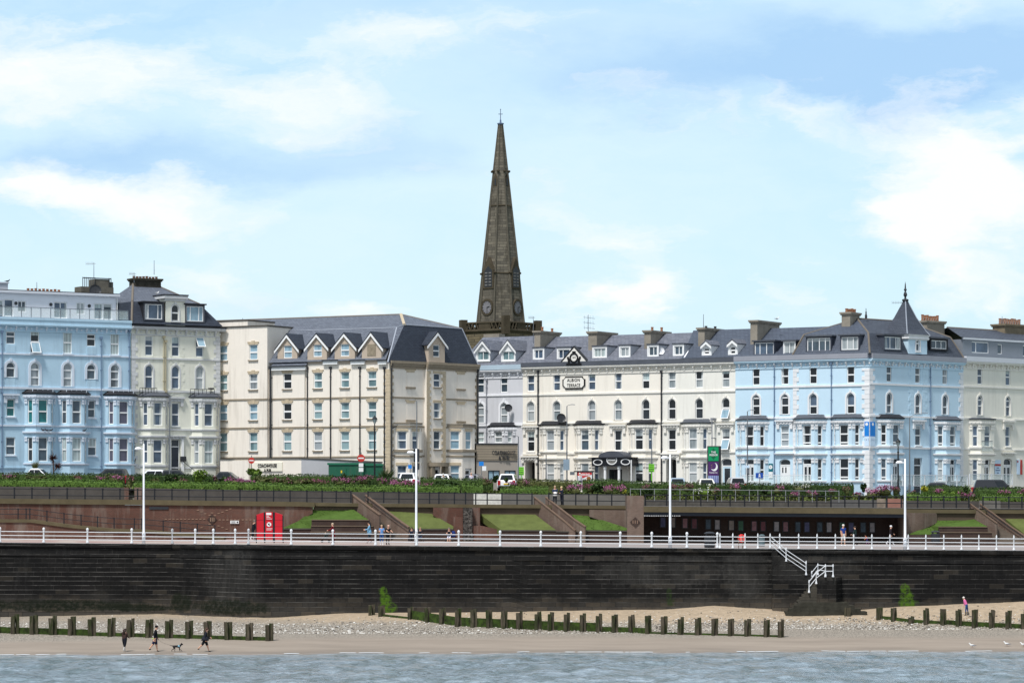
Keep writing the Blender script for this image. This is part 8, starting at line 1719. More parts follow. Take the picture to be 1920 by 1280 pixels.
mb = MB(FG); mb.box(ub * .36, ub * .4, .04, .05, z1 - .8, z1 - .55); mb.build('warning_sign', plain('warning_yellow', C(220, 190, 40), .5, .3, .05), rt); mb = MB(); p0 = FG(ub, 0, 0); mb.box(p0[0] + .05, X(718, 310.5), p0[1] + .3, p0[1] + 2.4, street_z(-15) - .2, z1 - .1); mb.build('side_body', GRN, rt); mb = MB(); mb.box(p0[0] + .12, X(718.5, 310.5), p0[1] + .2, p0[1] + 2.5, z1 - .098, z1 + .1); mb.build('side_roof', plain('substation_roof', C(40, 108, 82), .5, .3, .1), rt)
# hotel terrace balustrades
def balustrade(fr, pl, pr, w, z0, h, lb, steps):
 ua, ub = fr.u(pl, w), fr.u(pr, w); rt = thing('glass_balustrade', fr(ua, w, z0), lb, 'railing', 'white framed glass balustrades'); mb = MB(fr); n = max(1, round((ub - ua) / 1.8))
 for k in range(n + 1): u_ = ua + (ub - ua) * k / n; mb.box(u_ - .045, u_ + .045, w - .045, w + .045, z0, z0 + h)
 mb.box(ua, ub, w - .04, w + .04, z0 + h, z0 + h + .06); mb.box(ua, ub, w - .03, w + .03, z0 + .03, z0 + .08); g_ = mb.build('frame', WHITEP, rt); mb = MB(fr); mb.box(ua + .05, ub - .05, w - .006, w + .006, z0 + .1, z0 + h - .03); mb.build('glass', BGLASS, rt); return rt
zF = Zat(907, 308); balustrade(FB, 1672, 1814, 2.6, zF - .2, 1.1, 'white framed glass balustrade round the turret terrace', 0); balustrade(FA, 1392, 1520, 2.4, zF + .0, .9, 'thin white glass balustrade before the two left blue bays', 0); balustrade(FB, 1818, 1898, 2.6, zF + .0, 1.05, 'glass balustrade before the greyish cream house', 0)
def chair(fr, px, w, z0, lb, fold=False):
 u_ = fr.u(px, w); rt = thing('terrace_chair', fr(u_, w, z0), lb, 'chair', 'chairs on the hotel terrace'); WK = plain('dark_wicker', C(62, 64, 66), .7, .2, .2, 6)
 mb = MB(fr); mb.box(u_ - .25, u_ + .25, w - .25, w + .25, z0 + .4, z0 + .46); mb.build('seat', WK, rt); mb = MB(fr); s_ = .25 if fold else .05; mb.loft([[(u_ - .25 + (.2 if fold else 0), w - .25, z0 + .46), (u_ + .25, w - .25, z0 + .46), (u_ + .25, w - .2, z0 + .46), (u_ - .25 + (.2 if fold else 0), w - .2, z0 + .46)], [(u_ - .25 + s_ * 2.2, w - .3, z0 + 1.0), (u_ + .25 + s_, w - .3, z0 + 1.0), (u_ + .25 + s_, w - .26, z0 + 1.0), (u_ - .25 + s_ * 2.2, w - .26, z0 + 1.0)]]); mb.build('backrest', WK, rt)
 for du in (-.22, .22):
  for dw in (-.22, .22): mb = MB(fr); mb.tube((u_ + du, w + dw, z0), (u_ + du, w + dw, z0 + .4), .02, .02, 6); mb.build('leg', WK, rt)
for px, fl, lb in ((1689, False, 'dark wicker chair behind the left end of the terrace glass'), (1717, False, 'dark wicker chair before the hotel doorway'), (1783, False, 'dark chair before the right french window'), (1804, True, 'reclining dark folding chair at the right end of the terrace')): chair(FB, px, 1.7, zF - .15, lb, fl)
# ================================================================== promenade things
rt = thing('red_display_boards', (X(505, 265.5), 265.5, promz(505, 265.5)), 'three joined red display boards with a round white sign, behind the white railing', 'display'); KR_ = plain('display_red', C(196, 30, 44), .45, .3, .05); Yk = 266.2; zk = promz(505, Yk)
kx = lambda a: X(a, Yk); kz = lambda y_: Zat(y_, Yk)
for i, (pl, pr, yl, yr) in enumerate(((481, 494.5, 964.5, 960), (497.5, 511.5, 959.5, 959.5), (515.5, 529.5, 960, 964.5))):
 mb = MB(); mb.slab([(kx(pl), kz(1010.5)), (kx(pr), kz(1010.5)), (kx(pr), kz(yr)), (kx(pl), kz(yl))], Yk - .05, Yk + .35); pn = mb.build('board', KR_, rt)
 mb = MB(); mb.box(kx(pl), kx(pr), Yk - .056, Yk - .05, kz(974.6), kz(974)); mb.box(kx(pl), kx(pr), Yk - .056, Yk - .05, kz(986.7) if i == 2 else kz(998), kz(986.2) if i == 2 else kz(997.5)); mb.build('board_joint', plain('joint_dark_red', C(120, 20, 30), .5, .3, .05), pn)
 if i == 1:
  mb = MB(); mb.box(kx(499.3), kx(508.8), Yk - .06, Yk - .05, kz(965), kz(960.7)); mb.build('white_label', WHITE, pn); mb = MB(); disc(mb, kx(504.5), Yk - .05, kz(982.6), .19, .02); d_ = mb.build('round_sign', WHITE, pn); mb = MB(); xx, zz_ = kx(504.5), kz(982.6); mb.tube((xx - .1, Yk - .08, zz_ + .1), (xx + .1, Yk - .08, zz_ - .12), .02, .02, 5); mb.ball((xx - .03, Yk - .08, zz_ + .01), .07, .02, .05, 8, 5); mb.tube((xx, Yk - .08, zz_), (xx + .08, Yk - .08, zz_ + .1), .018, .018, 5); mb.build('round_sign_symbol', BLK, pn)
  mb = MB()
  for y_, w_ in ((967.2, .22), (969, .32), (971.8, .46), (990, .5), (992.3, .42)): mb.box(kx(499.6), kx(499.6) + w_, Yk - .056, Yk - .05, kz(y_ + .8), kz(y_));
  mb.build('text_rows', WHITE, pn)
for i, (pl, pr) in enumerate(((479.5, 481), (494.8, 497.3), (511.8, 515.2), (529.7, 531))):
 mb = MB(); mb.box(kx(pl), kx(pr), Yk - .08, Yk + .4, kz(1013), kz(966 if i in (0, 3) else 960)); mb.build('upright', BLACKR, rt); mb = MB(); mb.tube(((kx(pl) + kx(pr)) / 2 - .02, Yk + .1, kz(1013) - .08), ((kx(pl) + kx(pr)) / 2 + .05, Yk + .1, kz(1013) - .08), .12, .12, 12); mb.build('castor', BLK, rt)
def bin_(px, yt, yb, wpx, Y, mat, lb, cap=True):
 x = X(px, Y); z0, z1 = Zat(yb, Y), Zat(yt, Y); w_ = wpx * Y / F / 2; rt = thing('litter_bin', (x, Y, z0), lb, 'bin', 'bins on the promenade'); mb = MB(); mb.lathe([(w_ * .95, 0), (w_, .05), (w_, (z1 - z0) * .72), (w_ * .9, (z1 - z0) * .75)], (x, Y, z0), 16); mb.build('body', mat, rt); mb = MB()
 for k in range(4): t_ = math.pi / 4 + math.pi / 2 * k; mb.tube((x + w_ * .85 * math.cos(t_), Y + w_ * .85 * math.sin(t_), z0 + (z1 - z0) * .7), (x + w_ * .85 * math.cos(t_), Y + w_ * .85 * math.sin(t_), z0 + (z1 - z0) * .88), .04, .04, 6)
 mb.build('lid_posts', mat, rt); mb = MB(); mb.lathe([(w_ * 1.02, (z1 - z0) * .86), (w_ * 1.04, (z1 - z0) * .9), (w_ * .6, (z1 - z0) * .98), (0, (z1 - z0))], (x, Y, z0), 16); mb.build('lid', mat, rt)
bin_(1330.5, 996, 1026, 20, 264.5, METAL_D, 'large dark bin left of the slim railing posts'); bin_(1428.5, 1001, 1023.5, 11, 265.5, plain('bin_grey', C(92, 108, 112), .5, .3, .1), 'grey bin near the top of the sea wall steps'); bin_(1754, 994, 1018, 17, 280, METAL_D, 'dark square topped bin beside the right seating tiers')
rt = thing('lifebuoy_stand', (X(1390, 263.6), 263.6, wallZ(1390)), 'red lifebuoy housing on two brown posts at the railing', 'lifebuoy'); mb = MB(); x, Y, z = X(1390.5, 263.5), 263.5, Zat(1009, 263.5)
RB = plain('lifebuoy_red', C(226, 42, 40), .45, .3, .05); mb.loft([[(x + .32 * math.cos(t_) * q, Y + dy, z + .36 * math.sin(t_) * q) for t_ in [2 * math.pi * k / 18 for k in range(18)]] for q, dy in ((.8, -.14), (1, -.08), (1, .05), (.85, .1))]); mb.build('housing', RB, rt); mb = MB(); mb.loft([[(x + .15 * math.cos(t_), Y + dy, z + .17 * math.sin(t_)) for t_ in [2 * math.pi * k / 14 for k in range(14)]] for dy in (-.15, -.142)]); mb.build('housing_centre', plain('pale_red', C(240, 120, 110), .5, .3, .05), rt)
for dx in (-.26, .06): mb = MB(); mb.box(x + dx - .03, x + dx + .03, Y - .17, Y - .12, wallZ(1390), z + .3); mb.build('post', plain('brown_post', C(112, 92, 78), .7, .2, .2), rt)
# ================================================================== vehicles
TYRE = plain('tyre_rubber', C(24, 24, 25), .8, .2, .1); RIM = plain('alloy_rim', C(150, 152, 156), .35, .5, .1, 1.2, .6); CARGLASS = glassy('car_glass', C(26, 32, 36)); TAIL = plain('tail_lamp_red', C(176, 26, 30), .25, .5, .05); HEAD = plain('head_lamp', C(214, 218, 222), .15, .6, .05); TRIMB = plain('car_trim_black', C(24, 25, 27), .5, .3, .05)
def paint(name, col):
 m = plain(name, col, .28, .5, .04); bs = m.node_tree.nodes['Principled BSDF']; bs.inputs['Coat Weight'].default_value = .6; bs.inputs['Coat Roughness'].default_value = .06; return m
def car(lb, px, Y, yaw, col, L=4.2, Wd=1.8, H=1.5, kind='hatch', roofcol=None, ztop=None, plate='w'):
 """car built facing +x about its own centre, then turned and stood on the road"""
 rt = thing('parked_car' if kind != 'van' else 'parked_van', (0, 0, 0), lb, 'car' if kind != 'van' else 'van', 'cars parked along the road'); m = paint('paint_%d_%d_%d' % col, C(*col)); mr = paint('paint_%d_%d_%d' % roofcol, C(*roofcol)) if roofcol else m
 h = L / 2; belt = H * (.6 if kind != 'van' else .56); hood = belt * .93; tall = kind in ('suv', 'van', 'estate')
 prof = [(-h + .05, .32), (-h, .55), (-h + .04, belt * .9), (-h + (.22 if kind != 'van' else .1), belt), (h - 1.15 if kind != 'van' else h - .95, belt), (h - .35, hood * .93), (h - .06, hood * .72), (h, .5), (h - .05, .3)]
 def sec(y, inset): cx = 0; return [(x * (1 - inset * .03), y, z if z < .4 else z - inset * .05) for x, z in prof]
 mb = MB(); w = Wd / 2; mb.loft([sec(-w, 1.0), sec(-w + .06, .3), sec(-w + .2, 0), sec(w - .2, 0), sec(w - .06, .3), sec(w, 1.0)]); body = mb.build('body', m, rt)
 xb0, xb1 = -h + (.16 if tall else .3), h - (1.1 if kind != 'van' else .85); xr0, xr1 = -h + (.42 if tall else .75), h - (1.85 if kind != 'van' else 1.55)
 yb, yr = w - .08, w - .28
 C4 = lambda k, z0=belt - .02, z1=H: None
 B = [(xb0, -yb, belt - .03), (xb1, -yb, belt - .03), (xb1, yb, belt - .03), (xb0, yb, belt - .03)]; T_ = [(xr0, -yr, H - .06), (xr1, -yr, H - .06), (xr1, yr, H - .06), (xr0, yr, H - .06)]
 mb = MB(); mb.loft([B, T_, [((xr0 + .12), -yr + .12, H), (xr1 - .15, -yr + .12, H), (xr1 - .15, yr - .12, H), (xr0 + .12, yr - .12, H)]]); mb.build('cabin', mr, rt)
 def pane(name, a, b_, c_, d_, i0, i1, j0=.12, j1=.86, off=.012):
  a, b_, c_, d_ = map(Vector, (a, b_, c_, d_)); q = lambda u_, v_: (a.lerp(b_, u_)).lerp(d_.lerp(c_, u_), v_); n_ = (b_ - a).cross(d_ - a).normalized() * off
  L_ = [q(i0, j0), q(i1, j0), q(i1, j1), q(i0, j1)]; mb = MB(); mb.loft([[tuple(v) for v in L_], [tuple(v + n_) for v in L_]]); return mb.build(name, CARGLASS, rt)
 pane('windscreen', B[1], B[2], T_[2], T_[1], .05, .95, .06, .94); pane('rear_window', B[3], B[0], T_[0], T_[3], .1, .9, .18, .9)
 for a, b_, c_, d_, fl in ((B[0], B[1], T_[1], T_[0], 0), (B[2], B[3], T_[3], T_[2], 1)):
  cuts = ((.08, .42), (.45, .9)) if not fl else ((.1, .55), (.58, .92))
  if kind == 'van': cuts = ((.66, .93),) if not fl else ((.07, .34),)
  for i0, i1 in cuts: pane('side_window', a, b_, c_, d_, i0, i1)
 for sx in (-h + .85, h - .85):
  for sy in (-1, 1):
   mb = MB(); mb.tube((sx, sy * (w - .2), .32), (sx, sy * (w + .01), .32), .32, .32, 18); wh = mb.build('wheel', TYRE, rt); mb = MB(); mb.tube((sx, sy * (w + .0), .32), (sx, sy * (w + .025), .32), .2, .2, 14); mb.build('rim', RIM, wh)
 for sy in (-1, 1):
  zt_ = belt * .78; mb = MB(); mb.box(-h - .02, -h + .16, sy * (w - .2) - .13, sy * (w - .2) + .17 * sy + .0 if False else sy * (w - .2) + .13, zt_ - (.1 if not tall else .2), zt_ + (.12 if not tall else .24)); mb.build('tail_lamp', TAIL, rt)
  mb = MB(); mb.box(h - .2, h - .02, sy * (w - .28) - .18, sy * (w - .28) + .18, hood * .72, hood * .86); mb.build('headlight', HEAD, rt)
  mb = MB(); mb.box(xb1 - .35, xb1 - .2, sy * (w + .1) - .1, sy * (w + .1) + .1, belt, belt + .16); mb.build('wing_mirror', TRIMB, rt)
  mb = MB(); mb.box(-.3, -.12, sy * (w + .005) - .015, sy * (w + .005) + .015, belt - .17, belt - .13); mb.build('door_handle', TRIMB, rt)
 mb = MB(); mb.box(-h - .03, -h + .05, -.27, .27, belt * .62, belt * .62 + .12); mb.build('number_plate', plain('plate_yellow', C(226, 186, 40), .4, .3, .03), rt)
 mb = MB(); mb.box(-h - .015, -h + .3, -w + .12, w - .12, .28, .5); mb.build('rear_bumper', TRIMB if tall else m, rt); mb = MB(); mb.box(-h + .9, h - .9, -w - .01, -w + .04, .25, .36); mb.build('side_sill', TRIMB, rt)
 x = X(px, Y); rt.location = (x, Y, street_z(x) - .04); rt.rotation_euler.z = yaw; rt.scale = (1, 1, 1); return rt
for lb, px, Y, yaw, col, L, H, kind, rc in (
 ('white hatchback seen side on, before the pale blue hotel', 79, 307.5, R(-8), (236, 238, 240), 3.5, 1.66, 'hatch', None), ('dark roofed red car seen side on, before the last bay of the blue hotel', 204, 308, R(172), (132, 28, 44), 4.1, 1.72, 'suv', (40, 40, 46)),
 ('white roofed car with reddish body behind the left white lamp', 279, 308, R(176), (150, 60, 58), 3.8, 1.66, 'estate', (232, 234, 236)), ('teal estate car below the cream house door', 338, 307.5, R(-4), (54, 96, 110), 4.0, 1.66, 'estate', (34, 38, 44)),
 ('black car before the low cream extension', 433, 308, R(-10), (34, 36, 40), 3.6, 1.58, 'hatch', None), ('white hatchback seen from behind beside the tall white lamp', 769, 306.2, R(82), (238, 239, 240), 4.1, 1.66, 'suv', None),
 ('white car half hidden by a hedge before the inn doorway', 833, 307.5, R(80), (232, 233, 235), 4.1, 1.58, 'hatch', None), ('dark grey car beside the blue parking sign', 890, 307.5, R(76), (58, 62, 72), 4.2, 1.62, 'hatch', None),
 ('white four wheel drive car before the taupe link block', 954, 304.9, R(84), (236, 236, 236), 4.4, 1.66, 'suv', None), ('pale blue grey car right of the third lamp post', 1268, 307, R(92), (150, 166, 180), 4.2, 1.5, 'hatch', None),
 ('cream white car behind the dark hedge below the ivory bay', 1321, 307, R(95), (226, 224, 214), 4.1, 1.46, 'hatch', None), ('silver four wheel drive car beside the pub totem', 1379, 306.8, R(93), (190, 192, 196), 4.6, 1.62, 'suv', None),
 ('black saloon car below the turret terrace', 1767, 306.6, R(-5), (40, 42, 46), 4.0, 1.38, 'hatch', None), ('black van seen side on at the right edge', 1866, 306.4, R(-4), (28, 30, 35), 4.5, 1.72, 'van', None)):
 car(lb, px, Y, yaw, col, L, 1.82, H, kind, rc)
# ================================================================== people and animals
SKIN = plain('skin', C(206, 160, 134), .6, .3, .08, 4)
def hairm(n, c): return plain('hair_' + n, C(*c), .6, .3, .2, 12)
CL = {}
def cloth(c):
 if c not in CL: CL[c] = plain('cloth_%d_%d_%d' % c, C(*c), .85, .15, .15, 5)
 return CL[c]
def skin_mesh(V, E, Rd, sub=1, root=0):
 me = bpy.data.meshes.new('body'); me.from_pydata([tuple(v) for v in V], E, []); ob = bpy.data.objects.new('body_skeleton', me); sc.collection.objects.link(ob)
 ob.modifiers.new('skin', 'SKIN'); sl = me.skin_vertices[0].data
 for i, r in enumerate(Rd): sl[i].radius = (r, r) if not isinstance(r, tuple) else r; sl[i].use_root = (i == root)
 if sub: sm = ob.modifiers.new('smooth', 'SUBSURF'); sm.levels = sub; sm.render_levels = sub
 dg = bpy.context.evaluated_depsgraph_get(); out = bpy.data.meshes.new_from_object(ob.evaluated_get(dg)); bpy.data.objects.remove(ob); bpy.data.meshes.remove(me); return out
def rotp(v, a): return Vector((v[0] * math.cos(a) + v[2] * math.sin(a), v[1], -v[0] * math.sin(a) + v[2] * math.cos(a)))
def person(lb, px, Y, z, yaw, shirt, legs, shoes=(30, 30, 32), hair=('dark', (40, 30, 26)), h=1.7, ll=(0, 0), rl=(0, 0), la=(0, .2), ra=(0, .2), lean=0, bare_legs=False, bare_arms=False, long_hair=False, sit=False, fat=1.0, coat=0, group=None, head=0, hat=None):
 """figure facing +x; leg = (hip swing, knee bend), arm = (shoulder swing, elbow bend), radians, forward positive"""
 k = h / 1.7; V, E, Rd, mt, sho = [], [], [], [], []
 def add(p, r, par, m): V.append(Vector(p) * k); Rd.append(r * k); mt.append(m); (E.append((par, len(V) - 1)) if par is not None else None); return len(V) - 1
 pz = .92; up = lambda x, y, z_: tuple(rotp((x, y, z_ - pz), lean) + Vector((0, 0, pz)))
 pel = add((0, 0, pz), .135 * fat, None, 1 if not coat else 0); wa = add(up(.01, 0, 1.08), .13 * fat, pel, 0); ch = add(up(.01, 0, 1.3), .155 * fat, wa, 0); nk = add(up(0, 0, 1.47), .062, ch, 2)
 hb = add(up(.02 + head * .05, 0, 1.545), .078, nk, 2); hd = add(up(.035 + head * .1, 0, 1.62), .098, hb, 2); ht = add(up(.03 + head * .1, 0, 1.69), .062, hd, 3)
 nose = add(up(.14 + head * .1, 0, 1.605), .016, hd, 2)
 for sy, lg, am in ((-1, rl, ra), (1, ll, la)):
  hip = add((0, sy * .09, pz - .06), .1 * fat, pel, 1); kn = Vector((0, sy * .1, pz - .06)) + Vector((math.sin(lg[0]), 0, -math.cos(lg[0]))) * .42; a2 = lg[0] - lg[1]; an = kn + Vector((math.sin(a2), 0, -math.cos(a2))) * .4
  ik = add(kn, .066 * fat, hip, 1 if not bare_legs else 1); mid = kn.lerp(an, .35); im = add(mid, .058, ik, 2 if bare_legs else 1); ia = add(an, .04, im, 4 if not bare_legs else 2); heel = an + Vector((-.03, 0, -.05)); toe = an + Vector((.15 * math.cos(a2 * .6), 0, -.055 + (.1 * math.sin(-a2 * .6) if a2 < 0 else 0))); iv = add((an + Vector((.02, 0, -.045))), .045, ia, 4); add(toe, .036, iv, 4)
  sh = up(0, sy * .19, 1.39); ish = add(sh, .06 * fat, ch, 0); sho.append(ish); s0 = am[0] - lean; el = Vector(sh) + Vector((math.sin(s0), sy * .12, -math.cos(s0))) * .29; ie = add(el, .045, ish, 2 if bare_arms else 0); s1 = s0 + am[1]; wr = el + Vector((math.sin(s1), -sy * .1 * am[1], -math.cos(s1))) * .25; iw = add(wr, .032, ie, 2 if bare_arms else 0); d = (wr - el).normalized(); pm = wr + d * .06; ip = add(pm, .03, iw, 2)
  sd_ = Vector((0, 1, 0)) if abs(d.y) < .8 else Vector((1, 0, 0)); cr = d.cross(sd_).normalized()
  for q, ln in ((-.03, .07), (-.01, .085), (.01, .08), (.03, .065)):
   f1 = pm + d * ln * .6 + cr * q; i1 = add(f1, .009, ip, 2); add(f1 + d * ln * .3 - sd_ * .02 * sy, .008, i1, 2)
  add(wr + d * .03 + cr * .05, .01, iw, 2)
 me = skin_mesh(V, E, Rd)
 mats = [cloth(shirt), cloth(legs), SKIN, hairm(*hair), cloth(shoes)]
 for m_ in mats: me.materials.append(m_)
 shs = [V[i] for i in sho]
 segs = [(V[a], V[b_], mt[b_]) for a, b_ in E]
 for q in me.polygons:
  c = q.center; best = (1e9, 0); q.use_smooth = True
  for a, b_, m_ in segs:
   ab = b_ - a; t_ = max(0, min(1, (c - a).dot(ab) / max(1e-9, ab.length_squared))); dd = (c - a - ab * t_).length
   if m_ == 2 and t_ < .7 and a == V[ch]: m_ = 0
   if m_ == 2 and t_ < .5 and a in shs: m_ = 0
   if dd < best[0]: best = (dd, m_)
  q.material_index = best[1]
 zmin = min(v.co.z for v in me.vertices) if not sit else 0
 rt = bpy.data.objects.new('person', me); sc.collection.objects.link(rt); tag(rt, lb, 'person', group)
 x = X(px, Y); rt.location = (x, Y, z - zmin); rt.rotation_euler.z = yaw
 hc = Vector(up(.01 + head * .1, 0, 1.64)) * k; mb = MB(); mb.ball((hc.x, hc.y, hc.z + .025 * k), .112 * k, .105 * k, .1 * k, 10, 7)
 if long_hair: mb.loft([[(hc.x - .08 * k + dx, dy * w_, hc.z - dz) for dx, dy in ((-.06, -.1), (.05, -.1), (.05, .1), (-.06, .1))] for w_, dz in ((.9, -.03), (1.1, .1), (1.15, .22), (.5, .38))])
 me2 = mb.mesh('hair'); me2.materials.append(hairm(*hair) if not hat else cloth(hat)); ho = bpy.data.objects.new('hair' if not hat else 'cap', me2); sc.collection.objects.link(ho); ho.parent = rt
 for q in me2.polygons: q.use_smooth = True
 if coat:                                   # jacket or skirt hem below the waist
  mb = MB(); z1, z0 = 1.12 * k, (pz - coat) * k; ring = lambda r, z_: [(r * .9 * math.cos(t_), r * math.sin(t_), z_) for t_ in [2 * math.pi * j / 14 for j in range(14)]]
  mb.loft([ring(.15 * fat * k, z1), ring(.2 * fat * k, pz * k), ring(.225 * fat * k, z0)]); me3 = mb.mesh('hem'); me3.materials.append(mats[0]); co = bpy.data.objects.new('coat_hem', me3); sc.collection.objects.link(co); co.parent = rt
  for q in me3.polygons: q.use_smooth = True
 return rt
def onbeach(px, py): q = gy(px, py); return q.y, q.z
def child(mb, name, mat, rt):
 me = mb.mesh(name); me.materials.append(mat); o = bpy.data.objects.new(name, me); sc.collection.objects.link(o); o.parent = rt; return o
gw = 'walkers on the sand'
Y, z = onbeach(233, 1221); person('person in brown jacket and black leggings on the sand, leftmost of three walkers', 233.5, Y, z, R(62), (62, 46, 42), (26, 28, 36), (190, 186, 180), ('brown', (52, 36, 30)), 1.68, (.3, .1), (-.25, .25), (.15, .3), (.3, 1.0), .06, long_hair=True, fat=1.38)
Y, z = onbeach(291, 1221); man = person('person in a black hoodie, cap and navy shorts walking the dog on the sand', 291, Y, z, R(8), (24, 24, 30), (28, 34, 66), (24, 24, 26), ('black', (24, 22, 22)), 1.9, (.2, .05), (-.38, .3), (.1, .5), (-.25, .35), .1, bare_legs=True, fat=1.35, hat=(22, 22, 26))
mb = MB(); mb.tube((-.17, -.14, 1.16), (-.13, -.13, 1.02), .05, .045, 8); child(mb, 'waist_bag', plain('white_pouch', C(226, 214, 206), .7, .2, .1), man); mb = MB(); mb.ball((-.18, -.14, .96), .07, .05, .05, 8, 5); child(mb, 'bag_toy', plain('lime_toy', C(170, 214, 90), .5, .3, .05), man)
Y, z = onbeach(384, 1221.5); person('person in dark hooded coat and shorts striding on the sand, right of the dog', 384.5, Y, z, R(4), (34, 36, 44), (26, 28, 32), (22, 22, 24), ('auburn', (78, 54, 42)), 1.78, (.38, .1), (-.55, .3), (.3, 1.1), (-.1, .6), .16, bare_legs=True, fat=1.42, coat=.1, long_hair=True)
# dog
Yd, zd = onbeach(332, 1221); V, E, Rd = [], [], []
def da(p, r, par): V.append(Vector(p)); Rd.append(r); (E.append((par, len(V) - 1)) if par is not None else None); return len(V) - 1
c0 = da((.22, 0, .40), .1, None); c1 = da((.02, 0, .40), .085, c0); c2 = da((-.2, 0, .40), .078, c1); n1_ = da((.32, 0, .5), .06, c0); h0 = da((.39, 0, .57), .062, n1_); mz = da((.5, 0, .54), .034, h0)
for sy in (-1, 1): da((.36, sy * .05, .66), .018, h0)
t1 = da((-.33, 0, .44), .022, c2); t2 = da((-.52, 0, .47), .013, t1)
for sy, fx, bx in ((-1, .16, -.08), (1, -.02, .12)):
 s_ = da((.22, sy * .07, .32), .045, c0); e_ = da((.2 + fx * .3, sy * .07, .2), .028, s_); w_ = da((.24 + fx, sy * .07, .1), .02, e_); da((.28 + fx, sy * .07, .03), .022, w_)
 s_ = da((-.2, sy * .07, .32), .055, c2); e_ = da((-.16 + bx * .3, sy * .07, .22), .036, s_); w_ = da((-.28 + bx, sy * .07, .13), .02, e_); da((-.25 + bx, sy * .07, .025), .022, w_)
me = skin_mesh(V, E, Rd); me.materials.append(plain('black_dog_fur', C(20, 20, 22), .7, .25, .2, 10))
for q in me.polygons: q.use_smooth = True
dog = bpy.data.objects.new('dog', me); sc.collection.objects.link(dog); tag(dog, 'small black dog in a pale blue harness trotting on a lead on the sand', 'dog'); dog.location = (X(331, Yd), Yd, zd); dog.rotation_euler.z = R(-5); dog.scale = (1.0, 1.0, 1.0)
mb = MB(); mb.loft([[(x_, .104 * r_ * math.cos(t_), .40 + .106 * r_ * math.sin(t_)) for t_ in [2 * math.pi * j / 12 for j in range(12)]] for x_, r_ in ((.12, .96), (.17, 1.03), (.25, 1.03), (.27, .95))]); child(mb, 'harness', plain('harness_blue', C(120, 160, 176), .6, .2, .1), dog)
Yl, zl_ = onbeach(291, 1221); q0, q1 = Vector((X(294.5, Yl), Yl - .1, zl_ + .95)), Vector((X(336, Yd), Yd, zd + .5)); mb = MB(); mb.path([tuple(q0.lerp(q1, t_ / 10) - Vector((0, 0, .18 * math.sin(math.pi * t_ / 10)))) for t_ in range(11)], .008, 5); tag(mb.build('dog_lead', plain('lead_grey_cord', C(90, 84, 78), .8, .2, .1), None), 'thin grey lead between the capped person and the black dog', 'lead')
Y, z = onbeach(1812.5, 1153); person('person in a pink jacket and blue jeans stooping near the right groyne', 1812.5, Y, z, R(150), (226, 116, 170), (46, 76, 128), (60, 58, 60), ('white', (226, 222, 214)), 1.5, (.12, .1), (-.12, .1), (.25, .3), (.25, .3), .42)
def prom(px, py):                                  # depth on the promenade where its paving shows at that row
 lo, hi = wallY(px) + .3, 285.0
 for _ in range(30):
  m_ = (lo + hi) / 2; y = HZ + (CZ - promz(px, m_)) * F / m_
  if y > py: lo = m_
  else: hi = m_
 return (lo + hi) / 2
def pp(lb, px, py, yaw, *a, **kw): Y = prom(px, py); return person(lb, px, Y, promz(px, Y), yaw, *a, **kw)
pp('person in black with white shoes bending beside the red boards', 474, 1012.5, R(30), (24, 27, 34), (24, 26, 32), (226, 220, 224), ('grey', (110, 100, 96)), 1.72, (.2, .1), (-.25, .2), (.4, .7), (.3, .6), .22, fat=1.15)
a_ = pp('person in a long dark red coat behind a pushchair', 624.5, 1017, R(172), (118, 20, 36), (112, 22, 36), (90, 20, 30), ('pale', (196, 176, 150)), 1.62, (.1, .1), (-.1, .1), (.7, .6), (.7, .6), .05, coat=.5)
Y = prom(612, 1016.5); xx, zz_ = X(610.5, Y), promz(611, Y); rt = thing('pushchair', (xx, Y, zz_), 'small dark pushchair with a seated toddler in green, in front of the red coat', 'pushchair'); mb = MB(); mb.loft([[(xx - .28, Y - .2, zz_ + .38), (xx + .12, Y - .2, zz_ + .38), (xx + .12, Y + .2, zz_ + .38), (xx - .28, Y + .2, zz_ + .38)], [(xx - .22, Y - .2, zz_ + .46), (xx + .16, Y - .2, zz_ + .46), (xx + .16, Y + .2, zz_ + .46), (xx - .22, Y + .2, zz_ + .46)]]); mb.box(xx + .1, xx + .17, Y - .2, Y + .2, zz_ + .46, zz_ + .88); mb.build('seat', cloth((34, 52, 50)), rt)
mb = MB()
for sy in (-.2, .2): mb.path([(xx - .3, Y + sy, zz_ + .1), (xx + .05, Y + sy, zz_ + .42), (xx + .45, Y + sy, zz_ + 1.0)], .018, 6); mb.tube((xx + .3, Y + sy, zz_ + .1), (xx - .1, Y + sy, zz_ + .45), .016, .016, 6)
mb.tube((xx + .45, Y - .2, zz_ + 1.0), (xx + .45, Y + .2, zz_ + 1.0), .02, .02, 6); mb.build('frame', METAL_D, rt)
for dx in (-.3, .3):
 for sy in (-.22, .22): mb = MB(); mb.tube((xx + dx, Y + sy - .02, zz_ + .1), (xx + dx, Y + sy + .02, zz_ + .1), .1, .1, 12); mb.build('wheel', TYRE, rt)
person('toddler in dark green sitting in the pushchair', 610.5, Y, zz_ - .02, R(180), (38, 66, 62), (120, 128, 130), (40, 40, 44), ('pale', (220, 206, 186)), .86, (1.4, 1.3), (1.4, 1.3), (.4, .4), (.4, .4), 0, sit=True)
pp('person in a pale blue top and dark skirt walking left of the paved strip', 692.5, 1017.5, R(190), (112, 160, 190), (44, 56, 66), (110, 70, 64), ('black', (36, 28, 26)), 1.74, (.2, .1), (-.2, .1), (.5, .8), (.4, 1.1), .0, long_hair=True, coat=.25)
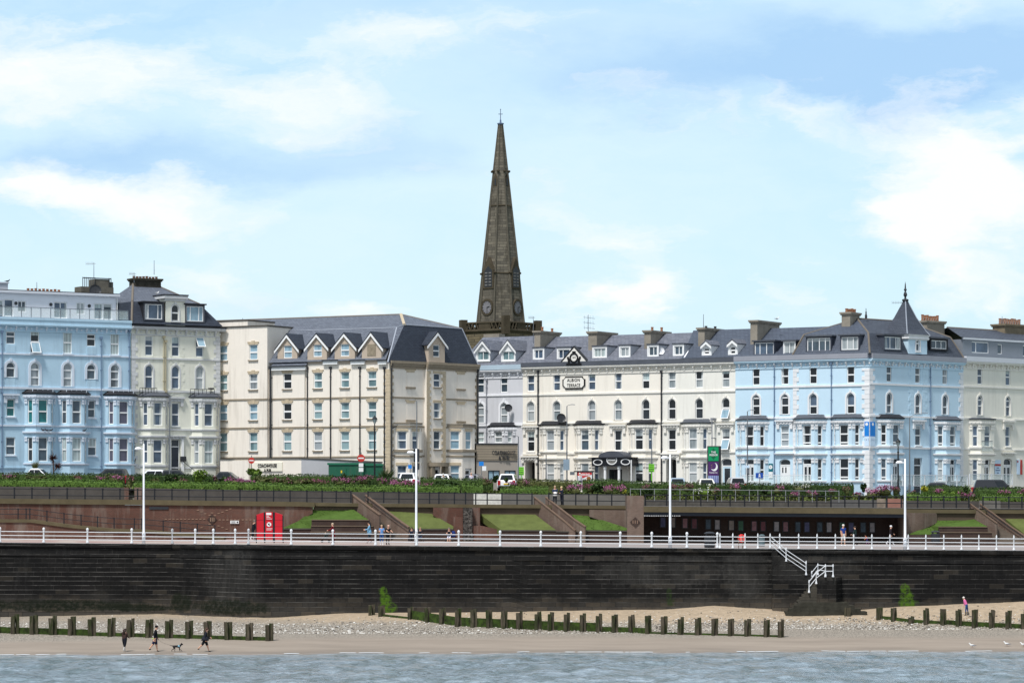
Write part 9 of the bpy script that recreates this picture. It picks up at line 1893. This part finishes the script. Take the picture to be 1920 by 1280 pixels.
pp('person in a blue top and jeans standing at the railing, left of the pair', 715.5, 1021.5, R(-80), (98, 142, 196), (50, 86, 140), (224, 224, 226), ('fair', (176, 150, 120)), 1.62, (.05, .05), (-.05, .05), (.4, 1.3), (.4, 1.3), .0, bare_arms=True, fat=1.05); pp('bald person in black leaning on the railing, right of the pair', 727, 1021, R(-60), (26, 26, 32), (26, 28, 36), (24, 24, 26), ('bald', (210, 170, 150)), 1.6, (.05, .05), (-.05, .05), (.9, .6), (.9, .7), .18, bare_arms=True, fat=1.2)
for lb, px, zoff, sh, lg, hr, kw in (('dark clothed person seated against the low wall, left of the white lamp', 772, 0, (34, 40, 56), (40, 46, 60), ('dark', (40, 34, 30)), {}), ('dark clothed person seated right of the white lamp', 788, 0, (32, 32, 38), (58, 64, 84), ('sand', (150, 118, 96)), {}), ('person in a black top and white shorts seated with bare legs against the low wall', 842, 0, (28, 28, 36), (206, 210, 226), ('grey', (172, 160, 146)), dict(bare_legs=True, bare_arms=True))):
 Y = 283.6; zz_ = promz(px, Y); person(lb, px, Y, zz_ - .42, R(-92), sh, lg, (40, 38, 40), hr, 1.62, (1.45, 1.45), (1.45, 1.3), (.6, 1.2), (.6, 1.2), .05, sit=True, fat=1.1, **kw)
 s_ = thing('bench', (X(px, 284), 284, promz(px, 284)), 'plain dark bench below the person %s' % ('left of the white lamp' if px == 772 else 'right of the white lamp' if px == 788 else 'in white shorts'), 'bench', 'benches along the low wall'); x_ = X(px, 284); z_ = promz(px, 284); mb = MB(); mb.box(x_ - (.55 if px > 800 else .38), x_ + (.55 if px > 800 else .38), 283.5, 284.1, z_ + .34, z_ + .4); mb.build('seat', plain('bench_timber', C(84, 60, 48), .8, .2, .2, 3), s_)
 for dx in (-.3, .3): mb = MB(); mb.box(x_ + dx - .04, x_ + dx + .04, 283.6, 284.0, z_ - .02, z_ + .34); mb.build('leg', METAL_D, s_)
mb = MB(); x_, z_ = X(850, 283.7), promz(850, 283.7); mb.lathe([(.16, 0), (.2, .08), (.2, .4), (.14, .52), (.05, .55)], (x_, 283.7, z_ + .4), 10); tag(mb.build('rucksack', cloth((32, 52, 110)), None), 'blue rucksack on the bench beside the person in white shorts', 'bag')
pp('person with white hair in a blue shirt and white shorts walking before the shelter', 1581, 1022.5, R(-70), (36, 62, 130), (232, 230, 226), (226, 226, 226), ('white', (228, 224, 218)), 1.78, (.15, .05), (-.12, .1), (-.05, .25), (.05, .25), .0, bare_legs=True, bare_arms=True, fat=1.2)
pp('dim dark green clothed person walking right of the blue shirt', 1604, 1021.5, R(160), (40, 58, 56), (32, 34, 42), (24, 24, 26), ('brown', (70, 50, 42)), 1.6, (.15, .1), (-.15, .1), (.4, .6), (.3, .6), .05)
pp('small child in orange and blue low beside the shelter', 1626, 1019.5, R(180), (206, 80, 40), (60, 60, 120), (150, 90, 140), ('dark', (40, 30, 26)), .85, (.3, .3), (-.3, .3), (.6, .6), (.6, .6), .5)
pp('person in a white cap and dark clothes with white shoes near the tall lamp', 1669.5, 1021.5, R(5), (44, 36, 40), (26, 28, 36), (224, 224, 226), ('dark', (40, 30, 26)), 1.72, (.4, .05), (-.4, .2), (.3, .8), (-.2, .6), .05, hat=(228, 228, 228))
for lb, px, sh, lg, hr, yaw, hh in (('person in navy with a white bag standing at the upper railing, left of the pair', 1040.5, (52, 62, 84), (30, 36, 50), ('fair', (190, 160, 130)), R(-85), 1.72), ('blond person in dark clothes standing at the upper railing, right of the pair', 1053, (34, 38, 52), (30, 34, 48), ('blond', (222, 200, 150)), R(-140), 1.66)):
 Y = 291; q = person(lb, px, Y, walkz(px) - .02, yaw, sh, lg, (28, 28, 30), hr, hh, (.06, .05), (-.06, .05), (.35, 1.2), (.35, 1.2), 0, fat=1.05)
 if px < 1045: mb = MB(); mb.lathe([(.1, .78), (.2, .86), (.21, 1.08), (.12, 1.18), (0, 1.2)], (.16, 0, 0), 10); child(mb, 'white_bag', plain('white_bag', C(232, 230, 224), .7, .2, .05), q)
for lb, px, hr, sh in (('white haired person in a pale top behind the hedge, before the half hidden white car', 831, ('white', (226, 220, 214)), (226, 226, 228)), ('bald person in a pale lilac shirt behind the hedge beside the dark car', 883.5, ('bald', (206, 160, 140)), (206, 200, 214)), ('white haired person behind the silvery plant before the red advert board', 1087, ('white', (228, 224, 222)), (200, 200, 206))):
 Y = 305.2; person(lb, px, Y, street_z(X(px, Y)) - (.12 if px < 850 else .0 if px < 900 else -.1), R(90), sh, (60, 66, 80), (30, 30, 32), hr, 1.62, (.1, .05), (-.1, .05), (.1, .3), (.1, .3), .05, fat=1.15)
def bird(lb, px, py, Y, z=None, s=1.0, kind='gull', yaw=0, grp=None):
 x = X(px, Y); z = Zat(py, Y) if z is None else z; rt = thing('seagull' if kind == 'gull' else 'pigeon', (0, 0, 0), lb, 'bird', grp); mw = plain('gull_white', C(236, 236, 234), .7, .2, .05) if kind == 'gull' else plain('pigeon_grey', C(52, 54, 62), .7, .2, .2, 6); V_ = [Vector(q) * s for q in ((0, 0, .2), (.12, 0, .23), (-.15, 0, .2), (-.3, 0, .19), (.2, 0, .34), (.22, 0, .39), (.3, 0, .385))]
 me = skin_mesh(V_, [(0, 1), (0, 2), (2, 3), (1, 4), (4, 5), (5, 6)], [r * s for r in (.085, .08, .06, .015, .045, .05, .012)]); me.materials.append(mw)
 for q in me.polygons: q.use_smooth = True
 o = bpy.data.objects.new('body', me); sc.collection.objects.link(o); o.parent = rt
 mb = MB()
 for sy in (-1, 1): mb.loft([[(-.36 * s, sy * .05 * s, .2 * s), (-.1 * s, sy * .09 * s, .25 * s), (.08 * s, sy * .09 * s, .24 * s)], [(-.36 * s, sy * .055 * s, .18 * s), (-.1 * s, sy * .095 * s, .17 * s), (.08 * s, sy * .095 * s, .19 * s)]])
 o = child(mb, 'wings', plain('wing_grey', C(110, 114, 122), .7, .2, .1) if kind == 'gull' else mw, rt); mb = MB()
 for sy in (-.03, .03): mb.tube((0, sy * s, 0), (0, sy * s, .14 * s), .008 * s, .008 * s, 5)
 child(mb, 'legs', plain('bird_leg', C(180, 130, 110), .6), rt); rt.location = (x, Y, z); rt.rotation_euler.z = yaw; return rt
for px, py, yaw, lb in ((1823, 1214, R(184), 'seagull standing on the wet sand, leftmost of the three at the right'), (1888, 1211, R(182), 'seagull standing on the sand, middle of the three at the right'), (1919, 1212.5, R(185), 'seagull cut by the right edge of the view')):
 Y, z = onbeach(px, py); bird(lb, px, py, Y, z, .95, 'gull', yaw, 'seagulls on the sand')
for px, py, w, fr, lb in ((81, 805.5, 1.0, FL, 'dark pigeon on the ledge of the first blue bay, left of three'), (88, 806, 1.0, FL, 'dark pigeon on the ledge of the first blue bay, middle of three'), (95.5, 806, 1.0, FL, 'dark pigeon on the ledge of the first blue bay, right of three'), (158, 806.5, .9, FL, 'dark pigeon on the ledge of the second blue bay')):
 q = fr(fr.u(px, w), w, fr.z(px, py + 3.5, w)); bird(lb, px, py, q[1], q[2], .85, 'pigeon', R(0 if px > 90 else 170), 'pigeons on the blue bays')
for px, py, Y, lb in ((14, 530.5, 313, 'dark bird on the left roof corner of the stair head'), (1457, 600.5, 320, 'gull on the broad chimney of the blue corner hotel'), (294, 553, 316.5, 'white gull on the slate roof of the cream corner house')):
 bird(lb, px, py, Y, Zat(py, Y), .9, 'pigeon' if px < 100 else 'gull', R(20), 'birds on the roofs')
